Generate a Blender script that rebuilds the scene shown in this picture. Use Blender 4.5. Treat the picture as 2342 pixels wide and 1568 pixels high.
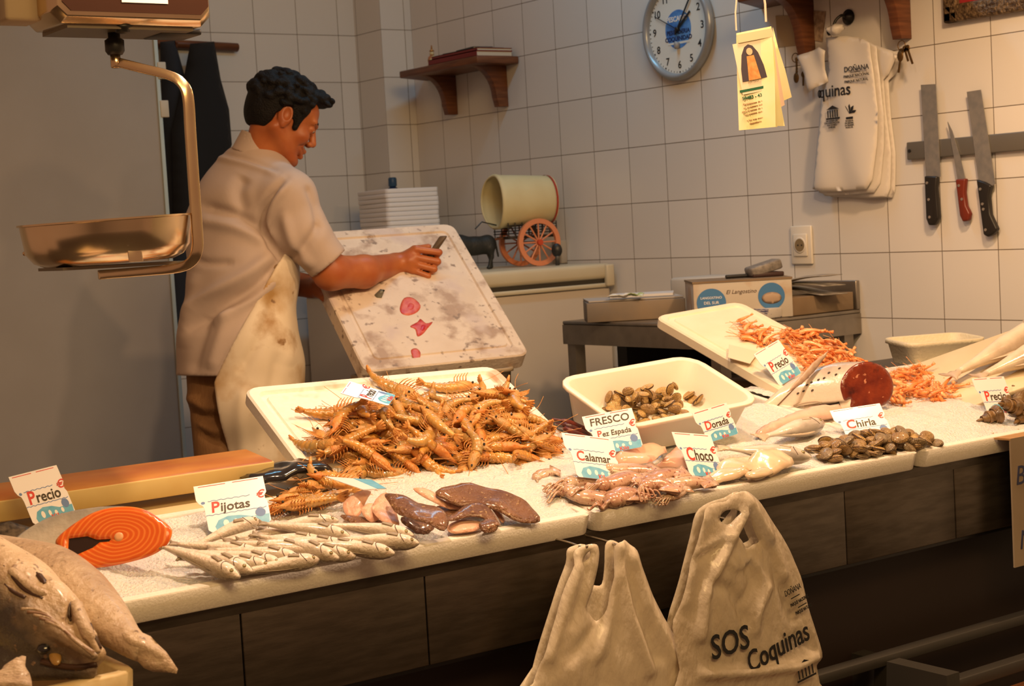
import bpy, bmesh, math, random
import numpy as np
from mathutils import Vector, Matrix, noise as mnoise
from mathutils.geometry import delaunay_2d_cdt

for o in list(bpy.data.objects): bpy.data.objects.remove(o)
scene = bpy.context.scene
COL = scene.collection
random.seed(7); RNG = np.random.default_rng(7)

# ------------------------------------------------------------------ camera
F, YAW, PIT, ROL, TILE = 3747.14, 0.6204, -0.0717, -0.0565, 0.2
CAM = np.array([-19.1484*TILE, -29.8425*TILE, 1.12])
FW = np.array([math.sin(YAW)*math.cos(PIT), math.cos(YAW)*math.cos(PIT), math.sin(PIT)])
RT0 = np.array([math.cos(YAW), -math.sin(YAW), 0.0]); UP0 = np.cross(RT0, FW)
RT = RT0*math.cos(ROL)+UP0*math.sin(ROL); UP = -RT0*math.sin(ROL)+UP0*math.cos(ROL)
cd = bpy.data.cameras.new('camera'); cam = bpy.data.objects.new('camera', cd); COL.objects.link(cam)
M = Matrix.Identity(4)
for i in range(3):
    M[i][0] = RT[i]; M[i][1] = UP[i]; M[i][2] = -FW[i]; M[i][3] = CAM[i]
cam.matrix_world = M
cd.sensor_fit = 'HORIZONTAL'; cd.sensor_width = 36.0; cd.lens = 36.0*F/2342; cd.clip_start = 0.05
cd.dof.use_dof = True; cd.dof.focus_distance = 3.15; cd.dof.aperture_fstop = 11.0
scene.camera = cam

# ------------------------------------------------------------------ light
w = bpy.data.worlds.new('market_hall'); scene.world = w; w.use_nodes = True
w.node_tree.nodes['Background'].inputs[0].default_value = (1.0, .50, .26, 1)
w.node_tree.nodes['Background'].inputs[1].default_value = 0.30

def spot(name, loc, target, power, color, angle=100, blend=.6, size=.06):
    l = bpy.data.lights.new(name, 'SPOT'); l.energy = power; l.color = color
    l.spot_size = math.radians(angle); l.spot_blend = blend; l.shadow_soft_size = size
    o = bpy.data.objects.new(name, l); COL.objects.link(o); o.location = loc
    o.rotation_euler = (Vector(target)-Vector(loc)).to_track_quat('-Z', 'Y').to_euler()
    return o
def area(name, loc, target, power, color, sx, sy):
    l = bpy.data.lights.new(name, 'AREA'); l.energy = power; l.color = color; l.shape = 'RECTANGLE'; l.size = sx; l.size_y = sy
    o = bpy.data.objects.new(name, l); COL.objects.link(o); o.location = loc
    o.rotation_euler = (Vector(target)-Vector(loc)).to_track_quat('-Z', 'Y').to_euler()
    return o
spot('counter_spotlight', (-2.50, -3.75, 2.05), (-2.50, -3.55, .6), 72, (1, .68, .44), 160, .6, .05)
spot('counter_spotlight', (-1.62, -3.78, 2.05), (-1.62, -3.55, .6), 52, (1, .66, .41), 160, .6, .05)
spot('counter_spotlight', (-0.78, -3.70, 2.05), (-0.78, -3.45, .6), 64, (1, .60, .31), 160, .6, .05)
area('hall_ceiling_light', (-3.0, -6.6, 3.3), (-1.8, -3.4, .6), 86, (1.0, .64, .25), 2.4, .8)
area('stall_tube_light', (-.75, -1.9, 3.0), (-.30, -1.9, 0.6), 13, (.28, .74, 1.05), .12, 1.4)

scene.view_settings.view_transform = 'Standard'; scene.view_settings.look = 'None'
scene.view_settings.gamma = 1.0; scene.view_settings.use_curve_mapping = False
scene.view_settings.exposure = 0.0

# ------------------------------------------------------------------ geometry from the photograph's perspective
def ray(px, py): return FW+RT*(px-1171)/F-UP*(py-784)/F
def at(px, py, D): return CAM+ray(px, py)*D
def onx(px, py, x): d = ray(px, py); return CAM+d*(x-CAM[0])/d[0]
def ony(px, py, y): d = ray(px, py); return CAM+d*(y-CAM[1])/d[1]
def onz(px, py, z): d = ray(px, py); return CAM+d*(z-CAM[2])/d[2]
def onplane(px, py, p0, n): d = ray(px, py); return CAM+d*((np.asarray(p0)-CAM) @ n)/(d @ n)
def depth(P): return float((np.asarray(P)-CAM) @ FW)
LIPY, LIPZ, SLOPE = -3.623, 0.585, math.radians(10)        # front lip of the foam trays; the counter slopes up to the back
SN = np.array([0, -math.sin(SLOPE), math.cos(SLOPE)])      # counter normal
SX = np.array([1., 0, 0]); SY = np.array([0, math.cos(SLOPE), math.sin(SLOPE)])
def surf(px, py, off=0.0): return onplane(px, py, np.array([0, LIPY, LIPZ])+SN*off, SN)
def on_counter(x, y, off=0.0): return np.array([x, y, LIPZ+(y-LIPY)*math.tan(SLOPE)])+SN*off
def nrm(v): v = np.asarray(v, float); return v/np.linalg.norm(v)

# ------------------------------------------------------------------ materials
MATS = {}
def mat(name, c1, c2=None, scale=20, rough=.5, metal=0, bump=0, bscale=None, spec=.5, sss=0, trans=0, lo=.35, hi=.65, emit=None, alpha=1, coat=0, detail=4, aniso=None, ior=1.45, translucent=0):
    if name in MATS: return MATS[name]
    m = bpy.data.materials.new(name); m.use_nodes = True; nt = m.node_tree; N = nt.nodes; L = nt.links
    b = N['Principled BSDF']; b.inputs['Base Color'].default_value = (*c1, 1); b.inputs['Roughness'].default_value = rough
    b.inputs['Metallic'].default_value = metal; b.inputs['Specular IOR Level'].default_value = spec; b.inputs['IOR'].default_value = ior
    if sss: b.inputs['Subsurface Weight'].default_value = sss; b.inputs['Subsurface Radius'].default_value = (.012, .006, .004); b.inputs['Subsurface Scale'].default_value = .6
    if trans: b.inputs['Transmission Weight'].default_value = trans
    if coat: b.inputs['Coat Weight'].default_value = coat; b.inputs['Coat Roughness'].default_value = .12
    if alpha < 1: b.inputs['Alpha'].default_value = alpha
    tc = N.new('ShaderNodeTexCoord'); vec = tc.outputs['Object']
    if aniso:
        mp = N.new('ShaderNodeMapping'); mp.inputs['Scale'].default_value = aniso; L.new(vec, mp.inputs['Vector']); vec = mp.outputs['Vector']
    if c2:
        n = N.new('ShaderNodeTexNoise'); n.inputs['Scale'].default_value = scale; n.inputs['Detail'].default_value = detail; L.new(vec, n.inputs['Vector'])
        r = N.new('ShaderNodeValToRGB'); r.color_ramp.elements[0].position = lo; r.color_ramp.elements[1].position = hi
        r.color_ramp.elements[0].color = (*c1, 1); r.color_ramp.elements[1].color = (*c2, 1)
        L.new(n.outputs['Fac'], r.inputs['Fac']); L.new(r.outputs['Color'], b.inputs['Base Color'])
    if bump:
        n2 = N.new('ShaderNodeTexNoise'); n2.inputs['Scale'].default_value = bscale or scale; n2.inputs['Detail'].default_value = 5; L.new(vec, n2.inputs['Vector'])
        bp = N.new('ShaderNodeBump'); bp.inputs['Strength'].default_value = bump; bp.inputs['Distance'].default_value = .01
        L.new(n2.outputs['Fac'], bp.inputs['Height']); L.new(bp.outputs['Normal'], b.inputs['Normal'])
    if translucent:
        t = N.new('ShaderNodeBsdfTranslucent'); t.inputs['Color'].default_value = (*c1, 1); mx = N.new('ShaderNodeMixShader'); mx.inputs[0].default_value = translucent
        L.new(b.outputs[0], mx.inputs[1]); L.new(t.outputs[0], mx.inputs[2]); L.new(mx.outputs[0], N['Material Output'].inputs['Surface'])
    if emit: b.inputs['Emission Color'].default_value = (*emit[:3], 1); b.inputs['Emission Strength'].default_value = emit[3]
    MATS[name] = m; return m
def layer(m, scale, lo, hi, col, detail=3, aniso=None, offset=0, kind='noise', dist=0):
    """lay a second noise-shaped colour (stains, spots) over a material"""
    nt = m.node_tree; N = nt.nodes; L = nt.links; b = N['Principled BSDF']
    tc = N.new('ShaderNodeTexCoord'); mp = N.new('ShaderNodeMapping'); mp.inputs['Location'].default_value = (offset, offset*.7, offset*.3)
    if aniso: mp.inputs['Scale'].default_value = aniso
    L.new(tc.outputs['Object'], mp.inputs['Vector'])
    n = N.new('ShaderNodeTexNoise') if kind == 'noise' else (N.new('ShaderNodeTexVoronoi') if kind == 'cell' else N.new('ShaderNodeTexWave'))
    n.inputs['Scale'].default_value = scale
    if kind != 'cell': n.inputs['Detail'].default_value = detail
    if kind == 'noise' or kind == 'wave': n.inputs['Distortion'].default_value = dist
    L.new(mp.outputs['Vector'], n.inputs['Vector'])
    r = N.new('ShaderNodeValToRGB'); r.color_ramp.elements[0].position = lo; r.color_ramp.elements[1].position = hi
    r.color_ramp.elements[0].color = (0, 0, 0, 1); r.color_ramp.elements[1].color = (1, 1, 1, 1)
    L.new(n.outputs['Distance'] if kind == 'cell' else n.outputs['Fac'], r.inputs['Fac'])
    mx = N.new('ShaderNodeMix'); mx.data_type = 'RGBA'; mx.inputs['B'].default_value = (*col, 1)
    L.new(r.outputs['Color'], mx.inputs['Factor'])
    src = b.inputs['Base Color']
    if src.is_linked: L.new(src.links[0].from_socket, mx.inputs['A'])
    else: mx.inputs['A'].default_value = src.default_value
    L.new(mx.outputs['Result'], src); return m

def spot_stain(m, c, rad, col, scale, lo, hi, offset=0):
    """a local stain: noise-shaped, fading out away from its middle c (object space)"""
    nt = m.node_tree; N = nt.nodes; L = nt.links; b = N['Principled BSDF']; tc = N.new('ShaderNodeTexCoord')
    mp = N.new('ShaderNodeMapping'); mp.inputs['Location'].default_value = (offset, 0, offset); L.new(tc.outputs['Object'], mp.inputs[0])
    n = N.new('ShaderNodeTexNoise'); n.inputs['Scale'].default_value = scale; n.inputs['Detail'].default_value = 7; L.new(mp.outputs[0], n.inputs[0])
    d = N.new('ShaderNodeVectorMath'); d.operation = 'DISTANCE'; d.inputs[1].default_value = c; L.new(tc.outputs['Object'], d.inputs[0])
    r = N.new('ShaderNodeMapRange'); r.inputs['From Min'].default_value = 0; r.inputs['From Max'].default_value = rad; r.inputs['To Min'].default_value = .25; r.inputs['To Max'].default_value = -.25; L.new(d.outputs['Value'], r.inputs[0])
    a = N.new('ShaderNodeMath'); L.new(n.outputs['Fac'], a.inputs[0]); L.new(r.outputs[0], a.inputs[1])
    q = N.new('ShaderNodeMapRange'); q.inputs['From Min'].default_value = lo; q.inputs['From Max'].default_value = hi; L.new(a.outputs[0], q.inputs[0])
    mx = N.new('ShaderNodeMix'); mx.data_type = 'RGBA'; mx.inputs['B'].default_value = (*col, 1); L.new(q.outputs[0], mx.inputs['Factor']); L.new(b.inputs['Base Color'].links[0].from_socket, mx.inputs['A']); L.new(mx.outputs['Result'], b.inputs['Base Color'])
def tile_mat(name, ax, off):
    m = mat(name, (.62, .60, .57), rough=.22); nt = m.node_tree; N = nt.nodes; L = nt.links; b = N['Principled BSDF']
    g = N.new('ShaderNodeNewGeometry'); s = N.new('ShaderNodeSeparateXYZ'); c = N.new('ShaderNodeCombineXYZ'); L.new(g.outputs['Position'], s.inputs[0])
    L.new(s.outputs[ax], c.inputs[0]); L.new(s.outputs['Z'], c.inputs[1])
    mp = N.new('ShaderNodeMapping'); mp.inputs['Location'].default_value = off; L.new(c.outputs[0], mp.inputs['Vector'])
    k = N.new('ShaderNodeTexBrick'); k.offset = 0; k.inputs['Scale'].default_value = 1; k.inputs['Brick Width'].default_value = TILE; k.inputs['Row Height'].default_value = TILE
    k.inputs['Mortar Size'].default_value = .0016; k.inputs['Mortar Smooth'].default_value = .3; k.inputs['Bias'].default_value = 0
    k.inputs['Color1'].default_value = (.66, .64, .61, 1); k.inputs['Color2'].default_value = (.60, .585, .56, 1); k.inputs['Mortar'].default_value = (.16, .13, .10, 1)
    L.new(mp.outputs[0], k.inputs['Vector']); L.new(k.outputs['Color'], b.inputs['Base Color'])
    bp = N.new('ShaderNodeBump'); bp.inputs['Strength'].default_value = .4; bp.inputs['Distance'].default_value = .002; bp.invert = True
    L.new(k.outputs['Fac'], bp.inputs['Height']); L.new(bp.outputs[0], b.inputs['Normal']); return m

# ------------------------------------------------------------------ mesh helpers
class MB:
    """collects shapes into one mesh"""
    def __init__(s): s.v = []; s.f = []
    def add(s, V, Fc):
        n = len(s.v); s.v.extend([tuple(map(float, p)) for p in V]); s.f.extend([tuple(int(i)+n for i in f) for f in Fc]); return s
    def box(s, lo, hi, Mx=None):
        x0, y0, z0 = lo; x1, y1, z1 = hi
        V = [(x0,y0,z0),(x1,y0,z0),(x1,y1,z0),(x0,y1,z0),(x0,y0,z1),(x1,y0,z1),(x1,y1,z1),(x0,y1,z1)]
        if Mx is not None: V = [tuple(Mx @ Vector(p)) for p in V]
        return s.add(V, [(0,3,2,1),(4,5,6,7),(0,1,5,4),(1,2,6,5),(2,3,7,6),(3,0,4,7)])
    def tube(s, P, r, n=8, cap=True, squash=None):
        P = [np.asarray(p, float) for p in P]; m = len(P)
        R = [r]*m if np.isscalar(r) else list(r)
        up = np.array([0, 0, 1.]); V = []; prev = None
        for i in range(m):
            t = nrm(P[min(i+1, m-1)]-P[max(i-1, 0)])
            if prev is None:
                a = np.cross(t, up); a = a if np.linalg.norm(a) > 1e-3 else np.cross(t, [1., 0, 0]); a = nrm(a)
            else: a = nrm(prev-t*(prev @ t))
            prev = a; b = np.cross(t, a)
            for k in range(n):
                q = 2*math.pi*k/n; sy = squash if squash else 1
                V.append(P[i]+R[i]*(a*math.cos(q)+b*sy*math.sin(q)))
        Fc = [(i*n+k, i*n+(k+1) % n, (i+1)*n+(k+1) % n, (i+1)*n+k) for i in range(m-1) for k in range(n)]
        if cap: Fc += [tuple(range(n-1, -1, -1)), tuple((m-1)*n+k for k in range(n))]
        return s.add(V, Fc)
    def loft(s, rings, cap=True, closed=True):
        n = len(rings[0]); V = [p for r in rings for p in r]; m = len(rings); e = n if closed else n-1
        Fc = [(i*n+k, i*n+(k+1) % n, (i+1)*n+(k+1) % n, (i+1)*n+k) for i in range(m-1) for k in range(e)]
        if cap: Fc += [tuple(range(n-1, -1, -1)), tuple((m-1)*n+k for k in range(n))]
        return s.add(V, Fc)
    def lathe(s, prof, n=24, Mx=None, sy=1):
        rings = [[(r*math.cos(2*math.pi*k/n), sy*r*math.sin(2*math.pi*k/n), z) for k in range(n)] for r, z in prof]
        if Mx is not None: rings = [[tuple(Mx @ Vector(p)) for p in r] for r in rings]
        return s.loft(rings, cap=True)
    def ell(s, c, r, n=14, m=8, Mx=None):
        V = [(0, 0, -1)]+[(math.cos(2*math.pi*k/n)*math.cos(t), math.sin(2*math.pi*k/n)*math.cos(t), math.sin(t)) for t in [(-.5+(i+1)/m)*math.pi for i in range(m-1)] for k in range(n)]+[(0, 0, 1)]
        V = [(p[0]*r[0], p[1]*r[1], p[2]*r[2]) for p in V]
        if Mx is not None: V = [tuple(Mx @ Vector(p)) for p in V]
        V = [(p[0]+c[0], p[1]+c[1], p[2]+c[2]) for p in V]
        Fc = [(0, 1+(k+1) % n, 1+k) for k in range(n)]
        Fc += [(1+i*n+k, 1+i*n+(k+1) % n, 1+(i+1)*n+(k+1) % n, 1+(i+1)*n+k) for i in range(m-2) for k in range(n)]
        t = len(V)-1; Fc += [(t, t-n+k, t-n+(k+1) % n) for k in range(n)]
        return s.add(V, Fc)
    def prism(s, out, t, Mx=None, z0=0.0):
        """2-D outline extruded by t along local z"""
        n = len(out); V = [(x, y, z0) for x, y in out]+[(x, y, z0+t) for x, y in out]
        if Mx is not None: V = [tuple(Mx @ Vector(p)) for p in V]
        return s.add(V, [tuple(range(n-1, -1, -1)), tuple(range(n, 2*n))]+[(i, (i+1) % n, n+(i+1) % n, n+i) for i in range(n)])
    def build(s, name, m, parent=None, smooth=False, bevel=0, seg=2, mods=None, local=True, fix=True, shift=None):
        me = bpy.data.meshes.new(name)
        V = s.v if shift is None else [(p[0]-shift[0], p[1]-shift[1], p[2]-shift[2]) for p in s.v]
        me.from_pydata(V, [], s.f); me.update()
        if fix:
            bm = bmesh.new(); bm.from_mesh(me); bmesh.ops.recalc_face_normals(bm, faces=bm.faces)
            if bevel:
                ed = [e for e in bm.edges if len(e.link_faces) == 2 and e.calc_face_angle() > .5]
                bmesh.ops.bevel(bm, geom=ed, offset=bevel, segments=seg, profile=.5, affect='EDGES', clamp_overlap=True)
            bm.to_mesh(me); bm.free()
        if m: me.materials.append(m)
        if smooth or bevel:
            for p in me.polygons: p.use_smooth = True
            if not smooth or bevel:
                try: me.set_sharp_from_angle(angle=math.radians(50))
                except Exception: pass
        o = bpy.data.objects.new(name, me); COL.objects.link(o)
        if shift is not None: o.location = shift
        if parent is not None: o.parent = parent
        return o
def frame(o, ex, ey, ez=None):
    ex = nrm(ex); ey = np.asarray(ey, float); ez = nrm(np.cross(ex, ey)) if ez is None else nrm(ez); ey = nrm(np.cross(ez, ex))
    Mx = Matrix.Identity(4)
    for i in range(3): Mx[i][0] = ex[i]; Mx[i][1] = ey[i]; Mx[i][2] = ez[i]; Mx[i][3] = o[i]
    return Mx
def tag(o, label, cat, group=None):
    o['label'] = label; o['category'] = cat
    if group: o['group'] = group
    return o
def thing(name, label, cat, Mx=None, group=None):
    o = bpy.data.objects.new(name, None); COL.objects.link(o); o.empty_display_size = .05
    if Mx is not None: o.matrix_world = Mx if isinstance(Mx, Matrix) else Matrix.Translation(Vector(Mx))
    return tag(o, label, cat, group)
def struct(o): o['kind'] = 'structure'; return o
def copy_tree(o, parent=None):
    c = o.copy(); COL.objects.link(c)
    if parent is not None: c.parent = parent
    for ch in o.children: copy_tree(ch, c)
    return c
def text(body, size, m, parent, Mx, name='lettering', ext=.0004, bold=0, shear=0, align='CENTER', spacing=1, sx=1):
    cu = bpy.data.curves.new(name, 'FONT'); cu.body = body; cu.size = size; cu.extrude = ext; cu.offset = bold*size; cu.shear = shear
    cu.align_x = align; cu.align_y = 'CENTER'; cu.space_character = spacing; cu.resolution_u = 3
    o = bpy.data.objects.new(name, cu); COL.objects.link(o); bpy.context.view_layer.update()
    me = bpy.data.meshes.new_from_object(o); bpy.data.objects.remove(o); bpy.data.curves.remove(cu)
    me.materials.clear(); me.materials.append(m)
    if sx != 1: me.transform(Matrix.Diagonal((sx, 1, 1, 1)))
    o = bpy.data.objects.new(name, me); COL.objects.link(o)
    if parent is not None: o.parent = parent
    o.matrix_local = Mx; return o
def T(x, y, z=0): return Matrix.Translation((x, y, z))
def Rz(a): return Matrix.Rotation(a, 4, 'Z')
def Rx(a): return Matrix.Rotation(a, 4, 'X')
def Ry(a): return Matrix.Rotation(a, 4, 'Y')
def spline(P, n=8, closed=False):
    P = [np.asarray(p, float) for p in P]; m = len(P); out = []
    for i in range(m if closed else m-1):
        p0 = P[(i-1) % m] if closed or i > 0 else P[0]; p1 = P[i]; p2 = P[(i+1) % m]; p3 = P[(i+2) % m] if closed or i+2 < m else P[-1]
        for k in range(n):
            t = k/n; out.append(.5*((2*p1)+(-p0+p2)*t+(2*p0-5*p1+4*p2-p3)*t*t+(-p0+3*p1-3*p2+p3)*t**3))
    if not closed: out.append(P[-1])
    return out
def pillow(outline, thick, step, holes=(), fold=None, power=.5, edge=.0, inset=None, back=1.0):
    """a swollen sheet: 2-D outline filled with a grid of points; thickness grows away from the outline; fold(x,y) adds height"""
    out = np.array(outline, float); loops = [out]+[np.array(h, float) for h in holes]
    pts = []; edges = []
    for lp in loops:
        n0 = len(pts); q = []
        for i in range(len(lp)):
            a = lp[i]; b = lp[(i+1) % len(lp)]; k = max(1, int(np.linalg.norm(b-a)/step))
            q += [a+(b-a)*j/k for j in range(k)]
        pts += q; edges += [(n0+i, n0+(i+1) % len(q)) for i in range(len(q))]
    bd = np.array(pts); A = bd[[e[0] for e in edges]]; B = bd[[e[1] for e in edges]]
    def dist(p):
        ab = B-A; t = np.clip(((p-A)*ab).sum(1)/np.maximum((ab*ab).sum(1), 1e-12), 0, 1); return np.linalg.norm(A+ab*t[:, None]-p, axis=1).min()
    def inside(p):
        c = ((A[:, 1] > p[1]) != (B[:, 1] > p[1])); x = A[:, 0]+(p[1]-A[:, 1])*(B[:, 0]-A[:, 0])/np.where(B[:, 1] == A[:, 1], 1e-9, B[:, 1]-A[:, 1]); return (c & (p[0] < x)).sum() % 2 == 1
    lo = out.min(0); hi = out.max(0); g = []
    for j, y in enumerate(np.arange(lo[1]+step*.5, hi[1], step*.87)):
        for x in np.arange(lo[0]+(.5 if j % 2 else 0)*step, hi[0], step):
            p = np.array([x, y])
            if inside(p) and dist(p) > step*.45: g.append(p)
    allp = [Vector((p[0], p[1])) for p in pts]+[Vector((p[0], p[1])) for p in g]
    r = delaunay_2d_cdt(allp, edges, [], 0, 1e-7)
    V2 = [np.array(v) for v in r[0]]; tris = [f for f in r[2] if inside(sum(V2[i] for i in f)/len(f))]
    D = np.array([dist(p) for p in V2]); mx = inset or max(D.max(), 1e-6)
    prof = np.power(np.clip(D/mx, 0, 1)*(2-np.clip(D/mx, 0, 1)), power)
    onb = D < 1e-6; z = np.array([thick*prof[i]+edge for i in range(len(V2))]); fo = np.array([fold(*p) if fold else 0 for p in V2])
    n = len(V2); V = [(V2[i][0], V2[i][1], z[i]+fo[i]) for i in range(n)]; Fc = [tuple(f) for f in tris]
    if edge == 0:
        idx = {}; 
        for i in range(n):
            if onb[i]: idx[i] = i
            else: idx[i] = len(V); V.append((V2[i][0], V2[i][1], -z[i]*back+fo[i]))
        Fc += [tuple(idx[i] for i in reversed(f)) for f in tris]
    else:
        for i in range(n): V.append((V2[i][0], V2[i][1], -z[i]*back+fo[i]))
        Fc += [tuple(i+n for i in reversed(f)) for f in tris]
        cnt = {}
        for f in tris:
            for a, b in zip(f, f[1:]+f[:1]): cnt[(a, b)] = 1
        for a, b in cnt:
            if (b, a) not in cnt: Fc.append((a, a+n, b+n, b))
    return V, Fc

# ------------------------------------------------------------------ distance fields, meshed by surface nets
def sd_cap(P, a, b, r1, r2=None, sc=None, R=None):
    """tapered capsule; sc squashes space (in the frame R) about the axis start"""
    r2 = r1 if r2 is None else r2; a = np.asarray(a, float); b = np.asarray(b, float)
    Q = [P[0]-a[0], P[1]-a[1], P[2]-a[2]]; d = b-a
    if R is not None: Q = [sum(R[i][j]*Q[j] for j in range(3)) for i in range(3)]; d = np.array(R) @ d
    k = 1.0
    if sc is not None: Q = [Q[i]/sc[i] for i in range(3)]; d = d/np.array(sc); k = min(sc)
    t = np.clip((Q[0]*d[0]+Q[1]*d[1]+Q[2]*d[2])/max(d @ d, 1e-12), 0, 1)
    return (np.sqrt((Q[0]-d[0]*t)**2+(Q[1]-d[1]*t)**2+(Q[2]-d[2]*t)**2)-(r1+(r2-r1)*t))*k
def sd_ell(P, c, r, R=None):
    Q = [P[i]-c[i] for i in range(3)]
    if R is not None: Q = [sum(R[i][j]*Q[j] for j in range(3)) for i in range(3)]
    k0 = np.sqrt(sum((Q[i]/r[i])**2 for i in range(3))); k1 = np.sqrt(sum((Q[i]/r[i]**2)**2 for i in range(3)))
    return k0*(k0-1)/np.maximum(k1, 1e-6)
def smin(a, b, k): h = np.clip(.5+.5*(b-a)/k, 0, 1); return b+(a-b)*h-k*h*(1-h)
def smax(a, b, k): return -smin(-a, -b, k)
def nets(f, lo, hi, h):
    ax = [np.arange(lo[i], hi[i]+h, h, dtype=np.float32) for i in range(3)]
    P = np.meshgrid(*ax, indexing='ij', sparse=True); S = f(P); S = np.broadcast_to(S, tuple(len(a) for a in ax)).astype(np.float32)
    s = S < 0; n = [d-1 for d in S.shape]
    cs = [(i, j, k) for i in (0, 1) for j in (0, 1) for k in (0, 1)]
    def sub(A, c): return A[c[0]:c[0]+n[0], c[1]:c[1]+n[1], c[2]:c[2]+n[2]]
    cnt = sum(sub(s, c).astype(np.int8) for c in cs); act = (cnt > 0) & (cnt < 8); ids = np.argwhere(act)
    acc = np.zeros((len(ids), 3)); num = np.zeros(len(ids))
    I, J, K = ids.T
    for c in cs:
        for a in range(3):
            if c[a]: continue
            e = list(c); e[a] = 1
            v0 = S[I+c[0], J+c[1], K+c[2]]; v1 = S[I+e[0], J+e[1], K+e[2]]; x = (v0 < 0) != (v1 < 0)
            t = np.where(x, v0/np.where(x, v0-v1, 1), 0); p = np.array(c, float)[None].repeat(len(ids), 0); p[:, a] = t
            acc += p*x[:, None]; num += x
    V = (ids+acc/num[:, None])*h+np.array(lo)
    idx = -np.ones(act.shape, int); idx[act] = np.arange(len(ids)); Fc = []
    for a in range(3):
        b, c = (a+1) % 3, (a+2) % 3
        sl0 = [slice(None)]*3; sl1 = [slice(None)]*3; sl0[a] = slice(0, -1); sl1[a] = slice(1, None)
        x = s[tuple(sl0)] != s[tuple(sl1)]; q = np.argwhere(x)
        ok = (q[:, b] > 0) & (q[:, c] > 0) & (q[:, b] < S.shape[b]-1) & (q[:, c] < S.shape[c]-1); q = q[ok]
        def cell(db, dc): r = q.copy(); r[:, b] -= db; r[:, c] -= dc; return idx[r[:, 0], r[:, 1], r[:, 2]]
        quad = np.stack([cell(1, 1), cell(0, 1), cell(0, 0), cell(1, 0)], 1); fl = ~s[tuple(sl0)][tuple(q.T)]
        quad[fl] = quad[fl][:, ::-1]; Fc.append(quad)
    return V, np.concatenate(Fc)
# ================================================================== room
WOOD = mat('dark_wood', (.10, .032, .012), (.17, .06, .022), 9, .45, aniso=(1, 1, 12))
STEEL = mat('brushed_steel', (.42, .37, .31), (.50, .45, .38), 30, .34, 1.0, bump=.02, bscale=200, aniso=(1, 30, 30))
CHROME = mat('polished_steel', (.74, .66, .55), (.62, .52, .40), 6, .2, 1.0)
BLACK = mat('black_plastic', (.012, .012, .013), rough=.4)
INK = mat('black_print', (.012, .012, .014), rough=.6)
RED = mat('red_print', (.62, .03, .015), rough=.5)
BLUE = mat('blue_print', (.05, .17, .42), rough=.5)
PAPER = mat('white_paper', (.78, .76, .72), rough=.6)
WHITEP = mat('white_plastic', (.80, .76, .70), rough=.32, sss=.08)

zoff = (1.12+(5.2643-6)*TILE) % TILE
WT = tile_mat('tiled_wall_side', 'Y', (0, -zoff, 0)); AT = tile_mat('tiled_wall_end', 'X', (.63462, -zoff, 0))
struct(MB().box((-1.9, .217, -.3), (.0, .32, 3.2)).build('wall_back', AT))
struct(MB().box((0, -6.5, -.3), (.12, 0, 3.2)).build('wall_right', WT))
pl = struct(MB().box((-.152, -.0005, -.3), (.12, .217, 3.2)).build('trim_1', AT))
pl.data.materials.append(WT)
for p in pl.data.polygons:
    if abs(p.normal.x) > .5: p.material_index = 1
GREYW = mat('painted_partition', (.36, .33, .295), (.33, .30, .265), 3, .5, bump=.03, bscale=60)
lw = struct(MB().box((-4.2, -.5, -.3), (-1.40, -.45, 3.2)).build('wall_left', GREYW))
struct(MB().box((-1.4065, -.508, .05), (-1.392, -.5, 2.6)).build('trim_2', mat('pale_blue_edge', (.45, .55, .56), rough=.5), bevel=.002))
for zz in (1.60, 1.735):
    o = MB().box((-1.40, -.512, zz-.03), (-1.368, -.506, zz+.03)).build('hinge', mat('ivory_metal', (.55, .5, .4), rough=.4), bevel=.003)
    tag(o, 'ivory hinge plate at the %s of the blue partition edge' % ('lower end' if zz < 1.7 else 'upper end'), 'hinge')
FLOORM = mat('floor_tile', (.16, .13, .105), (.2, .17, .14), 4, .35)
struct(MB().box((-4.6, -3.45, -.3), (.05, .4, 0)).build('floor', FLOORM))
struct(MB().box((-7, -9, -.4), (.05, -3.0, -.3)).build('floor_hall', mat('hall_floor', (.05, .04, .035), rough=.5)))

# ------------------------------------------------------------------ things on the side wall (its normal is -x)
def WB(y, z, off=0.0): return frame((-off, y, z), (0, -1, 0), (0, 0, 1))
def wpts(P, x=0.0):
    Q = [onx(px, py, x) for px, py in P]; return [(-q[1], q[2]) for q in Q]
def wall_shelf(label, y0, y1, z, d, by, bz, far_bevel=.1):
    t = thing('wall_shelf', label, 'shelf', T(0, (y0+y1)/2, z)); ym = (y0+y1)/2
    MB().prism([(-.002, y1-ym), (-d, y1-ym-far_bevel), (-d, y0-ym), (-.002, y0-ym)], .028, z0=-.028).build('shelf_board', WOOD, t, bevel=.004)
    for b in by:
        pr = [(-.001, -.028)]+[(-.16, -.028)]+[(-.16+.105*math.sin(a), -.028-(z-.028-bz-.03)*(1-math.cos(a))) for a in np.linspace(.1, 1.5, 9)]+[(-.045, bz-z), (-.001, bz-z)]
        Mx = frame((0, b-ym+.016, 0), (1, 0, 0), (0, 0, 1)); MB().prism(pr, .034, Mx).build('shelf_bracket', WOOD, t, bevel=.003)
    return t
wall_shelf('small dark wooden shelf holding red books and a figurine', -.765, -.10, 1.775, .20, (-.30, -.66), 1.588)
wall_shelf('dark wooden shelf above the hanging white bags, cut by the top edge', -2.86, -2.10, 1.80, .20, (-2.315, -2.70), 1.60)

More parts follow.
